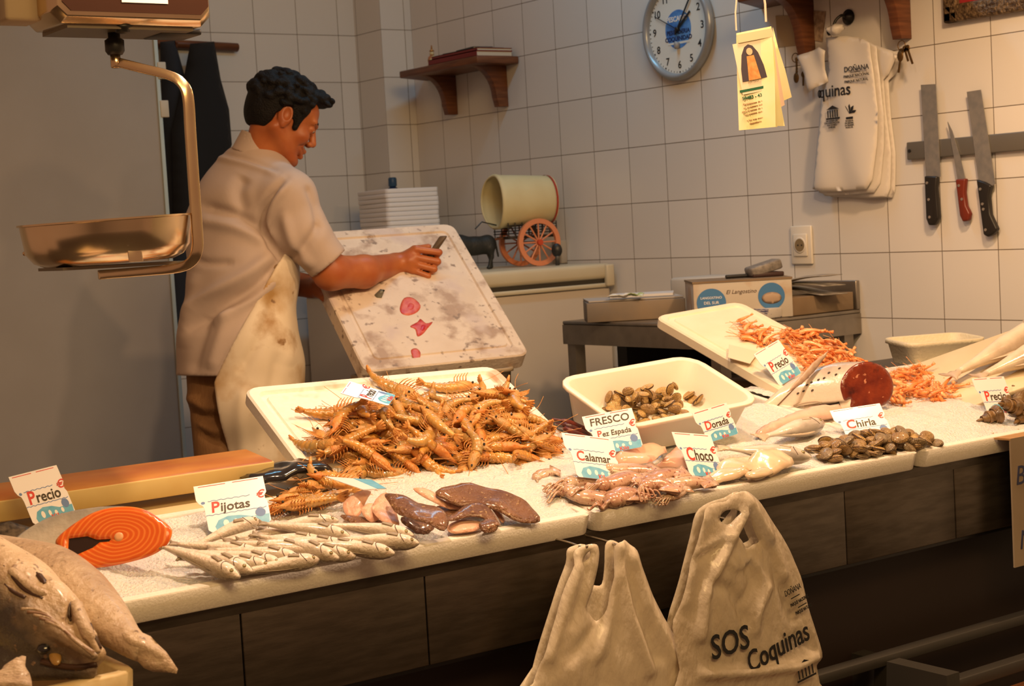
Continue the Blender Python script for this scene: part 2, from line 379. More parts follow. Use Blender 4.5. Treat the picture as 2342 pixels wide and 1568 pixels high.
# books and figurine
RBOOK = mat('red_cover', (.16, .008, .008), rough=.45); PAGES = mat('book_pages', (.55, .47, .35), rough=.7)
def book(label, lo, hi, cm, rot=0, grp=None):
    c = ((lo[0]+hi[0])/2, (lo[1]+hi[1])/2, lo[2]); a, b, h = [(hi[i]-lo[i]) for i in range(3)]
    t = thing('book', label, 'book', T(*c) @ Rz(rot))
    m = MB(); m.box((-a/2, -b/2, 0), (a/2, b/2, .002)); m.box((-a/2, -b/2, h-.002), (a/2, b/2, h)); m.box((-a/2, -b/2, 0), (-a/2+.003, b/2, h)); m.build('cover', cm, t)
    MB().box((-a/2+.003, -b/2+.003, .002), (a/2-.003, b/2-.003, h-.002)).build('pages', PAGES, t); return t
book('thick red book lying at the bottom of the pile on the wooden shelf', (-.192, -.75, 1.7752), (-.02, -.41, 1.796), RBOOK)
book('thin red book lying second from bottom in the shelf pile', (-.188, -.748, 1.7962), (-.02, -.43, 1.808), RBOOK)
GREYP = mat('grey_cover', (.09, .085, .075), rough=.5)
book('dark grey booklet lying flat on top of the red books', (-.15, -.70, 1.8082), (-.03, -.46, 1.816), GREYP, .06)
book('small black notebook topmost of the pile on the shelf', (-.12, -.64, 1.8162), (-.03, -.50, 1.826), mat('black_cover', (.03, .03, .028), rough=.5), -.1)
t = thing('figurine', 'small cream and red figurine at the far end of the wooden shelf', 'figurine', T(-.12, -.33, 1.7752))
CREAM = mat('cream_glaze', (.55, .45, .24), (.35, .12, .05), 45, .3, lo=.5, hi=.62)
MB().lathe([(.018, 0), (.022, .006), (.017, .02), (.02, .032), (.016, .045), (.009, .05)], 16).build('robe', CREAM, t, True)
MB().ell((0, 0, .058), (.010, .010, .011)).build('head', CREAM, t, True)
MB().lathe([(.006, .066), (.012, .068), (.004, .075), (.002, .092)], 10).build('crown', mat('gilt', (.4, .2, .06), rough=.35, metal=.6), t, True)

# clock
t = thing('wall_clock', 'round grey-rimmed wall clock with blue centre on the tiled wall', 'clock', WB(-1.712, 1.757))
R0 = .174
MB().loft([[(r*math.cos(6.28318*k/64), r*math.sin(6.28318*k/64), z) for k in range(64)] for r, z in [(R0-.02, 0), (R0, .006), (R0+.002, .02), (R0-.006, .032), (R0-.016, .034), (R0-.022, .022), (R0-.024, .014)]], cap=False).build('rim', mat('grey_rim', (.30, .32, .34), rough=.3, metal=.3), t, True)
MB().lathe([(R0-.02, .004), (R0-.021, .014)], 64).build('dial', mat('dial_white', (.72, .73, .68), rough=.35), t)
for h in range(12):
    n = 12 if h == 0 else h; a = math.radians(90-30*h); r = .122
    text(str(n), .036, INK, t, T(r*math.cos(a), r*math.sin(a), .0146), 'numeral', bold=.012)
mk = MB()
for k in range(60):
    a = math.radians(6*k); s = .0032 if k % 5 == 0 else .0012
    mk.box((-s, .143, .0143), (s, .148, .0148), Rz(a))
mk.build('minute_marks', INK, t)
MB().prism([(.066*math.cos(a), .066*math.sin(a)) for a in np.linspace(0, 6.283, 40)[:-1]], .0005, z0=.0142).build('blue_disc', mat('clock_blue', (.03, .13, .45), (.10, .28, .62), 30, .5), t)
text('PESCADO', .024, PAPER, t, T(-.005, .035, .0149), 'lettering', bold=.03)
text('PESCADERIA', .021, mat('navy_print', (.01, .02, .09), rough=.6), t, T(0, -.010, .0149), 'lettering', bold=.03)
text('COQUINIDAD', .021, MATS['navy_print'], t, T(0, -.032, .0149), 'lettering', bold=.03)
MB().box((-.055, -.050, .0147), (.055, -.043, .0150)).build('white_band', MATS['dial_white'], t)
def hand(a, l, wd, z, nm, m, tail=.02): MB().box((-wd, -tail, z), (wd, l, z+.0015), Rz(math.radians(a))).build(nm, m, t)
hand(-52, .085, .004, .017, 'hour_hand', INK); hand(-36, .12, .003, .019, 'minute_hand', INK); hand(63, .125, .0014, .021, 'second_hand', BLACK, .03)
MB().lathe([(.008, .0145), (.008, .024), (.004, .026)], 16).build('hub', BLACK, t, True)
MB().lathe([(.007, .0145), (.009, .030), (.004, .032)], 16, T(.0, -.055, 0), sy=1.5).build('pendulum', mat('grey_plastic', (.3, .3, .3), rough=.4), t, True)

# picture frame (top right corner) and note cards behind the bracket
t = thing('picture_frame', 'ornate dark framed red picture cut off at the top right corner', 'picture', WB(-3.10, 1.84))
fm = MB(); W2, H2 = .245, .215
for a, b in (((-W2, -H2), (W2, -H2+.05)), ((-W2, H2-.05), (W2, H2)), ((-W2, -H2), (-W2+.05, H2)), ((W2-.05, -H2), (W2, H2))): fm.box((a[0], a[1], .002), (b[0], b[1], .026))
fm.build('frame', mat('carved_gilt', (.06, .035, .018), (.22, .15, .08), 90, .4, .4, bump=.8, bscale=120), t, bevel=.006)
MB().box((-W2+.04, -H2+.04, .004), (W2-.04, H2-.04, .012)).build('picture', mat('red_picture', (.38, .02, .03), (.2, .02, .02), 12, .5), t)
def wall_card(label, P, m, cat='card'):
    q = wpts(P); c = np.mean(q, 0); o = MB().prism([(a-c[0], b-c[1]) for a, b in q], .002).build('note_card', m); o.matrix_world = WB(-c[0], c[1], .001); return tag(o, label, cat)
wall_card('beige note card stuck on the tiles left of the shelf bracket', [(1775, 36), (1832, 34), (1832, 104), (1780, 108)], mat('beige_card', (.36, .27, .17), rough=.7))
wall_card('small printed tan card on the tiles right of the shelf bracket', [(1862, 24), (1890, 26), (1882, 96), (1860, 92)], mat('tan_card', (.42, .31, .21), (.2, .13, .09), 60, .7))

# knife rack and knives
t = thing('knife_rack', 'grey magnetic knife bar screwed to the tiled wall', 'knife rack', WB(-2.95, 1.272))
RACK = mat('rack_steel', (.20, .19, .17), rough=.45, metal=.6)
MB().box((-.255, -.026, .001), (.42, .026, .016)).build('bar', RACK, t, bevel=.003)
MB().lathe([(.005, .016), (.005, .019)], 12, T(-.243, 0, 0)).build('screw', BLACK, t)
BLADE = mat('knife_blade', (.22, .22, .225), (.28, .27, .26), 40, .45, .45)
def knife(label, blade, handle, hm, rivets):
    x = -.019; qb = wpts(blade, x); qh = wpts(handle, x); c = np.mean(qb, 0)
    t = thing('knife', label, 'knife', WB(-c[0], c[1], .017)); f = lambda q: [(a-c[0], b-c[1]) for a, b in q]
    MB().prism(f(qb), .0025).build('blade', BLADE, t)
    h = MB().prism(f(qh), .018, z0=-.008).build('handle', hm, t, bevel=.005, seg=3)
    for r in wpts(rivets, x): MB().lathe([(.0045, .0098), (.004, .0115)], 10, T(r[0]-c[0], r[1]-c[1], 0)).build('rivet', mat('rivet_steel', (.6, .58, .55), rough=.3, metal=.9), h)
BH = mat('black_handle', (.016, .014, .013), rough=.35); RH = mat('red_wood_handle', (.15, .022, .01), rough=.35)
knife('wide straight-bladed knife with black handle, leftmost on the wall bar', [(2106, 194), (2140, 192), (2151, 404), (2118, 404)],
      [(2117, 402), (2146, 403), (2144, 430), (2147, 470), (2150, 498), (2140, 515), (2127, 515), (2121, 500)], BH, [(2124, 418), (2128, 456), (2130, 496)])
knife('small pointed knife with red-brown wooden handle in the middle of the wall bar', [(2167, 278), (2178, 300), (2196, 360), (2208, 410), (2190, 410), (2182, 360)],
      [(2188, 410), (2211, 408), (2208, 440), (2212, 470), (2221, 488), (2218, 504), (2205, 507), (2198, 492)], RH, [(2197, 424), (2204, 455)])
knife('long heavy knife with black hooked handle, right of the red-handled one', [(2211, 210), (2243, 205), (2258, 300), (2276, 420), (2268, 425), (2238, 412)],
      [(2236, 410), (2256, 416), (2270, 424), (2264, 446), (2268, 490), (2284, 524), (2274, 536), (2262, 542), (2252, 536)], BH, [(2246, 432), (2251, 466), (2253, 478), (2258, 525)])

# socket
t = thing('wall_socket', 'white square wall socket above the steel bench', 'socket', WB(-2.242, 1.004))
SOCK = mat('socket_white', (.66, .62, .54), rough=.35)
MB().box((-.046, -.062, .001), (.046, .062, .010)).build('plate', SOCK, t, bevel=.004)
MB().box((-.030, -.036, .010), (.030, .036, .015)).build('insert', SOCK, t, bevel=.003)
so = MB().lathe([(.0255, .0145), (.0255, .0165), (.021, .0165), (.019, .0155)], 28).build('socket_ring', SOCK, t, True)
sw = MB().lathe([(.0205, .0152), (.0205, .0172)], 24).build('well', mat('socket_well', (.20, .15, .08), rough=.5), t)
hl = MB()
for s in (-.006, .010): hl.lathe([(.0028, .0172), (.0028, .0178)], 10, T(s, 0, 0))
hl.build('holes', BLACK, sw)

# hooks, bags, keys
t = thing('wall_hook', 'dark metal hook on the tiles carrying the white bags', 'hook', WB(-2.478, 1.695))
MB().lathe([(.022, .001), (.024, .006), (.012, .012), (.008, .02)], 20).build('rose', mat('dark_iron', (.03, .028, .026), rough=.4, metal=.7), t, True)
MB().tube(spline([(0, 0, .015), (.0, .004, .035), (-.01, -.01, .05), (-.015, -.035, .06), (-.028, -.05, .062), (-.04, -.03, .058)], 5), .0045).build('hook_arm', MATS['dark_iron'], t, True)
BAG = mat('white_bag_plastic', (.74, .70, .64), rough=.38, translucent=.18)
front_bag = [(1890, 86), (1935, 82), (1975, 90), (1990, 98), (1992, 130), (1998, 170), (2006, 250), (2004, 330), (1996, 410), (1984, 432), (1940, 436), (1880, 438), (1858, 432), (1866, 380), (1874, 300), (1878, 220), (1888, 190), (1896, 160), (1893, 120)]
left_flap = [(1830, 128), (1880, 108), (1894, 116), (1890, 160), (1896, 186), (1852, 212), (1846, 170)]
def px_bag(label, P, x, th, fold, grp=None, extra=None):
    q = wpts(P, x); c = np.mean(q, 0); V, Fc = pillow([(a-c[0], b-c[1]) for a, b in q], th, .012, fold=fold, power=.6, edge=.001)
    m = MB(); m.add(V, Fc)
    t = thing('carrier_bag', label, 'bag', WB(-c[0], c[1], -x), grp); m.build('sheet', BAG, t, True)
    if extra:
        q2 = wpts(extra, x); V, Fc = pillow([(a-c[0], b-c[1]) for a, b in q2], .008, .012, edge=.001, fold=lambda u, v: .008+.006*math.sin(u*60+v*30)); MB().add(V, Fc).build('handle_flap', BAG, t, True)
    return t, c
wav = lambda k: (lambda u, v: .004*math.sin(u*38+v*9+k)+.003*mnoise.noise(Vector((u*14+k, v*7, k))))
def shiftp(P, dx, dy): return [(a+dx, b+dy) for a, b in P]
back_shape = [(1905, 86), (1960, 84), (1990, 100), (2040, 118), (2052, 128), (2036, 168), (2022, 182), (2026, 260), (2036, 350), (2034, 430), (2028, 450), (1990, 452), (1890, 448), (1880, 440), (1890, 330), (1900, 200)]
px_bag('rearmost white carrier bag on the wall hook, against the tiles', shiftp(back_shape, 12, 2), -.012, .006, wav(4))
px_bag('third white carrier bag from the front on the wall hook', back_shape, -.026, .007, wav(3))
px_bag('second white carrier bag from the front on the wall hook', shiftp(front_bag, 16, 8), -.040, .008, wav(2))
bt, bc = px_bag('front white carrier bag on the wall hook, printed quinas in black', front_bag, -.056, .010, wav(1), extra=left_flap)
MB().add(*pillow([(.03*math.cos(a)*(1+.2*math.sin(3*a)), .018*math.sin(a)) for a in np.linspace(0, 6.283, 20)[:-1]], .018, .008, fold=lambda u, v: .004*math.sin(u*200))).build('twist_knot', BAG, bt, True).matrix_local = T(-.008, .242, .02)
def onbag(px, py, dz=.0145): q = wpts([(px, py)], -.056)[0]; return T(q[0]-bc[0], q[1]-bc[1], dz)
text('quinas', .052, INK, bt, onbag(1916, 208), bold=.01); text('o', .052, INK, bt, onbag(1882, 212), bold=.01, sx=.6)
for s, y, z in (('DOÑANA', 156, .022), ('PARQUE NACIONAL', 172, .011), ('PARQUE NATURAL', 184, .011)): text(s, z, INK, bt, onbag(1966, y), bold=.01)
MB().box((-.02, -.001, 0), (.02, .001, .0005)).build('printed_rule', INK, bt).matrix_local = onbag(1964, 164)
lg = MB(); lg.prism([(-.026, .008), (0, .02), (.026, .008)], .0005); lg.box((-.028, -.022, 0), (.028, -.017, .0005))
for k in range(5): lg.box((-.022+k*.0096, -.016, 0), (-.0175+k*.0096, .006, .0005))
lg.build('temple_emblem', INK, bt).matrix_local = onbag(1912, 256)
lv = MB()
for a in (.3, .9, 1.5, 2.1): lv.prism([(0, 0), (.02*math.cos(a)-.004, .02*math.sin(a)+.004), (.03*math.cos(a), .03*math.sin(a)), (.02*math.cos(a)+.004, .02*math.sin(a)-.003)], .0005)
lv.box((-.014, -.016, 0), (.014, -.009, .0005)); lv.build('leaf_emblem', INK, bt).matrix_local = onbag(1950, 260)
for k in range(4):
    text(['BIOSFERA DE', 'ORGANIZACION', 'NACIONES', 'UNIDAS'][k], .008, INK, bt, onbag(1910, 276+5*k)); text(['RESERVA', 'MUNDIAL', 'DOÑANA', 'HUELVA'][k], .008, INK, bt, onbag(1950, 276+5*k))
BRASS = mat('old_brass', (.15, .085, .03), rough=.4, metal=.8)
def keyring(label, pts, x):
    t = thing('keyring', label, 'keys', WB(0, 0, -x)); 
    for kind, a in pts:
        q = wpts(a, x)
        if kind == 'chain':
            m = MB(); P = spline([(u, v, 0) for u, v in q], 5)
            for i, p in enumerate(P): m.lathe([(.003, -.002), (.0045, 0), (.003, .002)], 8, T(*p) @ Rx(1.57 if i % 2 else 0))
            m.build('chain', BRASS, t, True)
        if kind == 'tag': c = np.mean(q, 0); MB().lathe([(.010, 0), (.012, .002), (.010, .004)], 16, T(c[0], c[1], 0), sy=1.4).build('fob', BRASS, t, True)
        if kind == 'key':
            m = MB(); a0, b0 = np.array(q[0]), np.array(q[1]); d = nrm(b0-a0); n = np.array([-d[1], d[0]])
            m.prism([tuple(a0+n*.003), tuple(b0+n*.003), tuple(b0-n*.003), tuple(a0-n*.003)], .003); m.lathe([(.008, 0), (.010, .0015), (.008, .003)], 14, T(a0[0], a0[1], 0)); m.build('key', BRASS, t)
        if kind == 'ring':
            c = np.array(q[0]); MB().tube([(c[0]+.014*math.cos(k), c[1]+.014*math.sin(k), .004) for k in np.linspace(0, 6.283, 18)], .0016, 6, cap=False).build('ring', BRASS, t, True)
keyring('brass medal keyring hanging below the left bracket beside the lottery slips', [('ring', [(1821, 132)]), ('chain', [(1821, 134), (1822, 150), (1822, 166)]), ('tag', [(1822, 178)]), ('key', [(1838, 170), (1838, 196)])], -.03)
keyring('bunch of keys hanging from the right shelf bracket', [('ring', [(2064, 104)]), ('key', [(2062, 118), (2056, 166)]), ('key', [(2070, 112), (2078, 140)]), ('key', [(2076, 110), (2088, 146)]), ('tag', [(2060, 128)])], -.06)

# ------------------------------------------------------------------ lottery slips hanging over the counter
D3 = 3.1; c0 = at(1722, 180, D3)
e1 = nrm(at(1765, 62, D3+.005)-at(1683, 78, D3)); e2 = nrm(at(1683, 78, D3)-at(1690, 298, D3))
LM = frame(c0, e1, e2); LI = LM.inverted()
t = thing('lottery_slip_bundle', 'bunch of pale yellow lottery slips hanging on a string above the counter', 'lottery slips', LM)
YEL = mat('yellow_slip', (.72, .66, .30), (.76, .70, .45), 15, .6); PINK = mat('pink_slip', (.70, .52, .42), rough=.6)
sl = lambda px, py, d=0: LI @ Vector(at(px, py, D3+d))
MB().tube([sl(1684, 70), sl(1682, 30), sl(1688, -40)], .0016, 6).build('string', mat('string', (.6, .5, .38), rough=.8), t)
MB().tube([sl(1752, 50), sl(1750, 10), sl(1742, -40)], .0022, 6).build('string', MATS['string'], t)
fr = [(1684, 76), (1764, 60), (1772, 170), (1774, 290), (1690, 298), (1686, 180)]
def slip(P, d, m, bend):
    q = [sl(a, b, d) for a, b in P]; mb = MB(); n = len(q); mb.add([(p.x, p.y, p.z) for p in q]+[(p.x, p.y, p.z-.0006) for p in q], [tuple(range(n)), tuple(range(2*n-1, n-1, -1))]+[(i, i+n, (i+1) % n+n, (i+1) % n) for i in range(n)])
    return mb.build('slip', m, t)
slip([(1768, 62), (1780, 110), (1796, 160), (1811, 222), (1788, 232), (1772, 120)], .035, YEL, 0)
slip([(1766, 62), (1776, 130), (1786, 190), (1795, 240), (1776, 250), (1768, 130)], .024, PINK, 0)
slip([(1766, 64), (1774, 150), (1784, 230), (1795, 288), (1776, 288), (1768, 150)], .014, YEL, 0)
slip([(1764, 66), (1770, 160), (1778, 290), (1748, 292), (1740, 100)], .008, YEL, 0)
s0 = slip(fr, 0, YEL, 0)
pm = lambda px, py: T(*[*sl(px, py)][:2], .0008)
MB().box((-.034, -.008, 0), (.034, .008, .002)).build('top_fold', mat('cream_fold', (.62, .5, .3), rough=.6), t).matrix_local = T(*[*sl(1726, 82)][:2], .0008) @ Rz(.0)
pa = MB().box((-.031, -.052, .0008), (.031, .045, .0012)).build('picture_panel', mat('cream_panel', (.72, .60, .42), rough=.6), t); pa.matrix_local = T(*[*sl(1722, 148)][:2], 0)
robe = MB().prism([(-.024, -.034), (.024, -.034), (.022, -.01), (.016, .016), (.008, .030), (0, .034), (-.008, .030), (-.016, .016), (-.022, -.01)], .0006).build('dark_cloak', mat('dark_ink', (.05, .035, .05), rough=.6), t); robe.matrix_local = T(*[*sl(1718, 142)][:2], .0014)
MB().prism([(-.012, -.034), (.012, -.034), (.007, .012), (-.007, .012)], .0006).build('orange_dress', mat('orange_ink', (.50, .20, .05), (.6, .32, .1), 90, .6), t).matrix_local = T(*[*sl(1718, 142)][:2], .0022)
MB().prism([(.006*math.cos(a), .007*math.sin(a)+.02) for a in np.linspace(0, 6.283, 16)[:-1]], .0006).build('printed_face', mat('face_ink', (.6, .42, .25), rough=.6), t).matrix_local = T(*[*sl(1718, 142)][:2], .0022)
GRN = mat('green_print', (.01, .10, .04), rough=.6); BRN = mat('brown_print', (.30, .10, .03), rough=.6)
MB().box((-.030, -.0025, .001), (.030, .0025, .0014)).build('green_bar', GRN, t).matrix_local = T(*[*sl(1727, 203)][:2], 0)
text('59483 - 43194', .0088, GRN, t, pm(1728, 220), bold=.02); text('sorteo', .008, BRN, t, pm(1722, 186), shear=.3)
for k in range(6): text(['Participacion de loteria', 'en el numero indicado', 'para el sorteo de navidad', 'los premios caducan', 'a los tres meses', 'depositario'][k], .0052, BRN, t, pm(1728, 234+8*k+(6 if k > 3 else 0)))
# ================================================================== freezer, bench and what stands on them
CREAMM = mat('cream_enamel', (.52, .47, .34), (.48, .42, .30), 3, .35)
WENAM = mat('white_enamel', (.49, .44, .37), (.46, .40, .33), 2, .35)
FZ = .962; FY0, FX0 = -1.295, -.62
t = thing('chest_freezer', 'white chest freezer with cream lid in the corner of the tiled walls', 'freezer', T((FX0-.02)/2, (FY0-.02)/2, 0))
cx, cy = (FX0-.02)/2, (FY0-.02)/2
MB().box((FX0+.012-cx, FY0+.012-cy, .06), (-.022-cx, -.022-cy, FZ-.085)).build('cabinet', WENAM, t, bevel=.012)
lid = MB().box((FX0-cx, FY0-cy, FZ-.058), (-.02-cx, -.02-cy, FZ)).build('lid', CREAMM, t, bevel=.016, seg=3)
MB().box((FX0+.01-cx, FY0+.01-cy, FZ-.086), (-.025-cx, -.025-cy, FZ-.057)).build('gasket', mat('gasket', (.035, .03, .02), rough=.6), t)
MB().box((FX0-cx+.002, FY0-cy+.002, FZ-.088), (-.022-cx, -.02-cy, FZ-.072)).build('rim', CREAMM, t, bevel=.004)
MB().box((-.055-cx, FY0-.012-cy, FZ-.085), (-.018-cx, FY0+.01-cy, FZ-.004)).build('hinge_cover', CREAMM, t, bevel=.006)
MB().box((FX0+.03-cx, FY0+.03-cy, 0), (-.04-cx, -.04-cy, .06)).build('plinth', BLACK, t)

# stack of trays: each tray is a thing of its own
tray_me = MB()
def tray_ring(w_, d_, z, r=.03, n=5):
    P = []
    for qx, qy, a0 in ((1, 1, 0), (-1, 1, 90), (-1, -1, 180), (1, -1, 270)):
        for k in range(n):
            a = math.radians(a0+90*k/(n-1)); P.append((qx*(w_/2-r)+r*math.cos(a), qy*(d_/2-r)+r*math.sin(a), z))
    return P
tray_me.loft([tray_ring(.17, .25, 0, .02), tray_ring(.200, .280, .0165, .02), tray_ring(.235, .315, .0155, .02), tray_ring(.235, .315, .033, .02), tray_ring(.20, .28, .033, .02), tray_ring(.165, .245, .004, .02)])
TRAYW = mat('tray_foam', (.80, .80, .82), rough=.5)
first = None; NT = 17
for k in range(NT):
    loc = (-.245+RNG.normal(0, .0015), -.205+RNG.normal(0, .0015), FZ+.001+k*.0185)
    if first is None: first = o = tray_me.build('food_tray', TRAYW, bevel=.002); o.location = loc
    else: o = first.copy(); COL.objects.link(o); o.location = loc
    o.rotation_euler = (0, 0, -.15+RNG.normal(0, .008))
    lab = 'white foam food tray in the tall stack on the freezer'
    if k == NT-1: tag(o, 'topmost white foam food tray of the stack on the freezer', 'tray', 'foam trays stacked on the freezer')
    elif k == 0: tag(o, 'lowest white foam food tray of the stack, resting on the freezer', 'tray', 'foam trays stacked on the freezer')
    else: tag(o, 'white foam food tray in the middle of the stack on the freezer', 'tray', 'foam trays stacked on the freezer')
P = at(868, 436, 6.95)
t = thing('spray_bottle', 'dark blue bottle standing behind the white tray stack', 'bottle', T(P[0]+.02, -.06, FZ+.001))
MB().lathe([(.024, 0), (.026, .01), (.026, .31), (.020, .34), (.012, .345)], 20).build('body', mat('blue_bottle', (.012, .03, .09), rough=.3), t, True)
MB().lathe([(.013, .345), (.018, .35), (.018, .38), (.014, .385)], 16).build('cap', mat('blue_cap', (.02, .06, .12), rough=.4), t, True)

# ------------------------------------------------------------------ toy ox cart
cD = 6.16
cbase = at(1203, 606, cD); cbase = np.array([cbase[0], cbase[1], FZ+.001])
ang = math.radians(-88)                                     # points along the wall towards the corner
d_f = np.array([math.cos(math.radians(172)), math.sin(math.radians(172)), 0])   # travelling direction (away, to the left in the photo)
CM = frame(cbase, d_f, np.cross([0, 0, 1], d_f))
t = thing('toy_cart', 'toy covered wagon with orange wheels on the freezer', 'toy cart', CM)
ORG = mat('orange_plastic', (.62, .22, .10), rough=.4); CANV = mat('cream_canvas', (.62, .55, .32), (.58, .5, .28), 12, .6)
def wheel(y, r=.088):
    wh = MB(); ring = []
    for k in range(36):
        a = 2*math.pi*k/36; c, s = math.cos(a), math.sin(a); ring.append([((r)*c, -.007, r*s), ((r)*c, .007, r*s), ((r-.018)*c, .007, (r-.018)*s), ((r-.018)*c, -.007, (r-.018)*s)])
    wh.loft(ring+[ring[0]], cap=False); o = wh.build('wheel', ORG, t, bevel=0); o.location = (-.02, y, r)
    sp = MB()
    for k in range(12): sp.tube([(0, 0, 0), ((r-.014)*math.cos(k*math.pi/6), 0, (r-.014)*math.sin(k*math.pi/6))], .0032, 6)
    sp.build('spokes', ORG, o); MB().tube([(0, -.014, 0), (0, .014, 0)], .011, 14).build('wheel_hub', mat('red_hub', (.5, .06, .02), rough=.4), o); return o
wheel(.075); wheel(-.075)
MB().tube([(-.02, -.08, .088), (-.02, .08, .088)], .005, 8).build('axle', WOOD, t)
MB().box((-.11, -.055, .105), (.09, .055, .115)).build('bed', mat('dark_bed', (.03, .02, .014), rough=.6), t)
rl = MB()
for y in (-.056, .056):
    for z in (.125, .135, .145, .155): rl.tube([(-.11, y, z), (.10, y, z)], .0022, 6)
    for x in np.linspace(-.108, .095, 8): rl.tube([(x, y, .11), (x, y, .165)], .0022, 6)
rl.build('side_rails', BLACK, t)
n = 26; outer = []; inner = []
for x, r in ((-.125, .080), (-.12, .083), (0, .089), (.095, .093), (.112, .097), (.118, .092)):
    ring = [(x+(.012*abs(math.cos(a))), r*1.0*math.cos(a), .245+r*1.08*math.sin(a)) for a in np.linspace(-.42*math.pi, 1.42*math.pi, n)]; outer.append(ring)
rings = outer+[[(p[0], p[1]*.94, .245+(p[2]-.245)*.94) for p in r] for r in reversed(outer)]
m = MB(); m.loft(rings+[rings[0]], cap=False, closed=True); m.build('canvas_cover', CANV, t, True)
MB().loft([[(x, r*1.01*math.cos(a), .245+r*1.09*math.sin(a)) for a in np.linspace(-.4*math.pi, 1.4*math.pi, n)] for x, r in ((-.108, .0855), (-.10, .086))], cap=False, closed=False).build('red_trim', mat('red_trim', (.35, .03, .015), rough=.5), t)
MB().tube([(.08, .0, .11), (.24, 0, .10)], .004, 8).build('shaft', WOOD, t); MB().tube([(.10, -.03, .16), (.16, -.03, .175), (.19, -.03, .15)], .0025, 6).build('rein_post', BLACK, t)
# black ox: one continuous body
def ox_f(P):
    d = sd_ell(P, (0, 0, .088), (.082, .032, .036)); d = smin(d, sd_ell(P, (.06, 0, .096), (.04, .030, .038)), .02); d = smin(d, sd_ell(P, (-.06, 0, .092), (.03, .028, .034)), .02)
    d = smin(d, sd_cap(P, (.085, 0, .105), (.125, 0, .100), .024, .018), .02); d = smin(d, sd_cap(P, (.125, 0, .10), (.155, 0, .082), .018, .011), .01)
    for x, y, s in ((.06, .018, .012), (.05, -.018, -.006), (-.06, .018, .008), (-.066, -.018, -.012)):
        back = x < 0
        d = smin(d, sd_cap(P, (x, y, .075), (x+(-.006 if back else .002)+s*.4, y, .045), .015 if back else .012, .009), .012); d = smin(d, sd_cap(P, (x+(-.006 if back else .002)+s*.4, y, .045), (x+s, y, .008), .008, .0065), .006)
        d = smin(d, sd_ell(P, (x+s+.003, y, .005), (.009, .008, .006)), .004)
    for y in (-1, 1): d = smin(d, sd_cap(P, (.118, y*.012, .115), (.122, y*.036, .122), .005, .004), .004); d = smin(d, sd_cap(P, (.122, y*.036, .122), (.135, y*.042, .142), .004, .002), .003); d = smin(d, sd_cap(P, (.11, y*.018, .108), (.105, y*.034, .103), .006, .004), .004)
    return smin(d, sd_cap(P, (-.09, 0, .10), (-.1, 0, .045), .0045, .004), .004)
V, Fc = nets(ox_f, (-.115, -.055, -.004), (.175, .055, .15), .0035)
oxm = mat('ox_black', (.014, .016, .015), rough=.55, bump=.2, bscale=120)
P0 = cbase+d_f*.215; side = np.cross([0, 0, 1], d_f)
o1 = MB().add(V, Fc).build('toy_ox', oxm, None, True, fix=False); o1.matrix_world = frame(P0+side*.0, d_f, side)
tag(o1, 'black toy ox harnessed in front of the covered wagon', 'toy ox')
P = at(1274, 580, 6.05)
t = thing('hand_mirror', 'small round black paddle standing behind the toy wagon wheel', 'paddle', frame((P[0], P[1], FZ+.001), (.81, -.58, 0), (0, 0, 1)))
MB().lathe([(.018, -.004), (.020, 0), (.018, .004)], 20, T(0, .055, 0), sy=1.3).build('disc', BLACK, t, True); MB().box((-.008, 0, -.005), (.008, .035, .005)).build('grip', BLACK, t, bevel=.002)
q = wpts([(1287, 575)])[0]
o = MB().box((-.03, -.045, .001), (.03, .045, .03)).build('power_adapter', mat('grey_adapter', (.34, .31, .27), rough=.45), bevel=.004); o.matrix_world = WB(-q[0], q[1]); tag(o, 'grey power adapter plugged low on the tiled wall behind the wagon', 'adapter')

# ------------------------------------------------------------------ steel bench along the side wall
BX, BY0, BY1, BZ = -.60, -2.478, -1.735, .80
t = thing('steel_bench', 'stainless steel work bench against the tiled wall', 'bench', T(-.3, -2.1, 0)); bx, by = -.3, -2.1
BST = mat('bench_steel', (.30, .27, .23), (.36, .32, .27), 20, .33, .9)
MB().box((BX-bx, BY0-by, BZ-.012), (-.003-bx, BY1-by, BZ)).build('worktop', BST, t, bevel=.004)
ap = MB(); ap.box((BX-bx, BY0-by, BZ-.075), (BX+.015-bx, BY1-by, BZ-.012)); ap.box((BX-bx, BY0-by, BZ-.075), (-.003-bx, BY0+.015-by, BZ-.012)); ap.build('apron_rail', BST, t)
MB().box((-.02-bx, BY0-by, BZ), (-.003-bx, BY1-by, BZ+.09)).build('backsplash', BST, t, bevel=.003)
for x in (BX+.03, -.05):
    for y in (BY0+.03, BY1-.03): MB().box((x-.02-bx, y-.02-by, 0), (x+.02-bx, y+.02-by, BZ-.075)).build('leg', BST, t)
MB().box((BX+.02-bx, BY0+.02-by, .28), (-.03-bx, BY1-.02-by, .295)).build('lower_shelf', BST, t)
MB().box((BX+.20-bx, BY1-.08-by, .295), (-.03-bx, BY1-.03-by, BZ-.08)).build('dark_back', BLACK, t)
CARD = mat('brown_cardboard', (.17, .115, .065), (.21, .15, .09), 8, .7); GCARD = mat('grey_carton', (.13, .115, .10), (.2, .15, .10), 6, .6)
def blk(name, label, cat, x0, x1, y0, y1, z0, h, m, rot=0, bevel=.003):
    cx, cy = (x0+x1)/2, (y0+y1)/2; o = MB().box((x0-cx, y0-cy, 0), (x1-cx, y1-cy, h)).build(name, m, None, bevel=bevel); o.location = (cx, cy, z0); o.rotation_euler = (0, 0, rot); return tag(o, label, cat)
def bench_at(px, D): p = at(px, 690, D); return p[0], p[1]
ca, cb = bench_at(1448, 5.24); ca2, cb2 = bench_at(1462, 5.28)
blk('paper_ream', 'grey-brown flat carton under loose papers at the far end of the bench', 'carton', ca-.155, ca+.155, cb-.11, cb+.11, BZ+.001, .062, GCARD, -YAW)
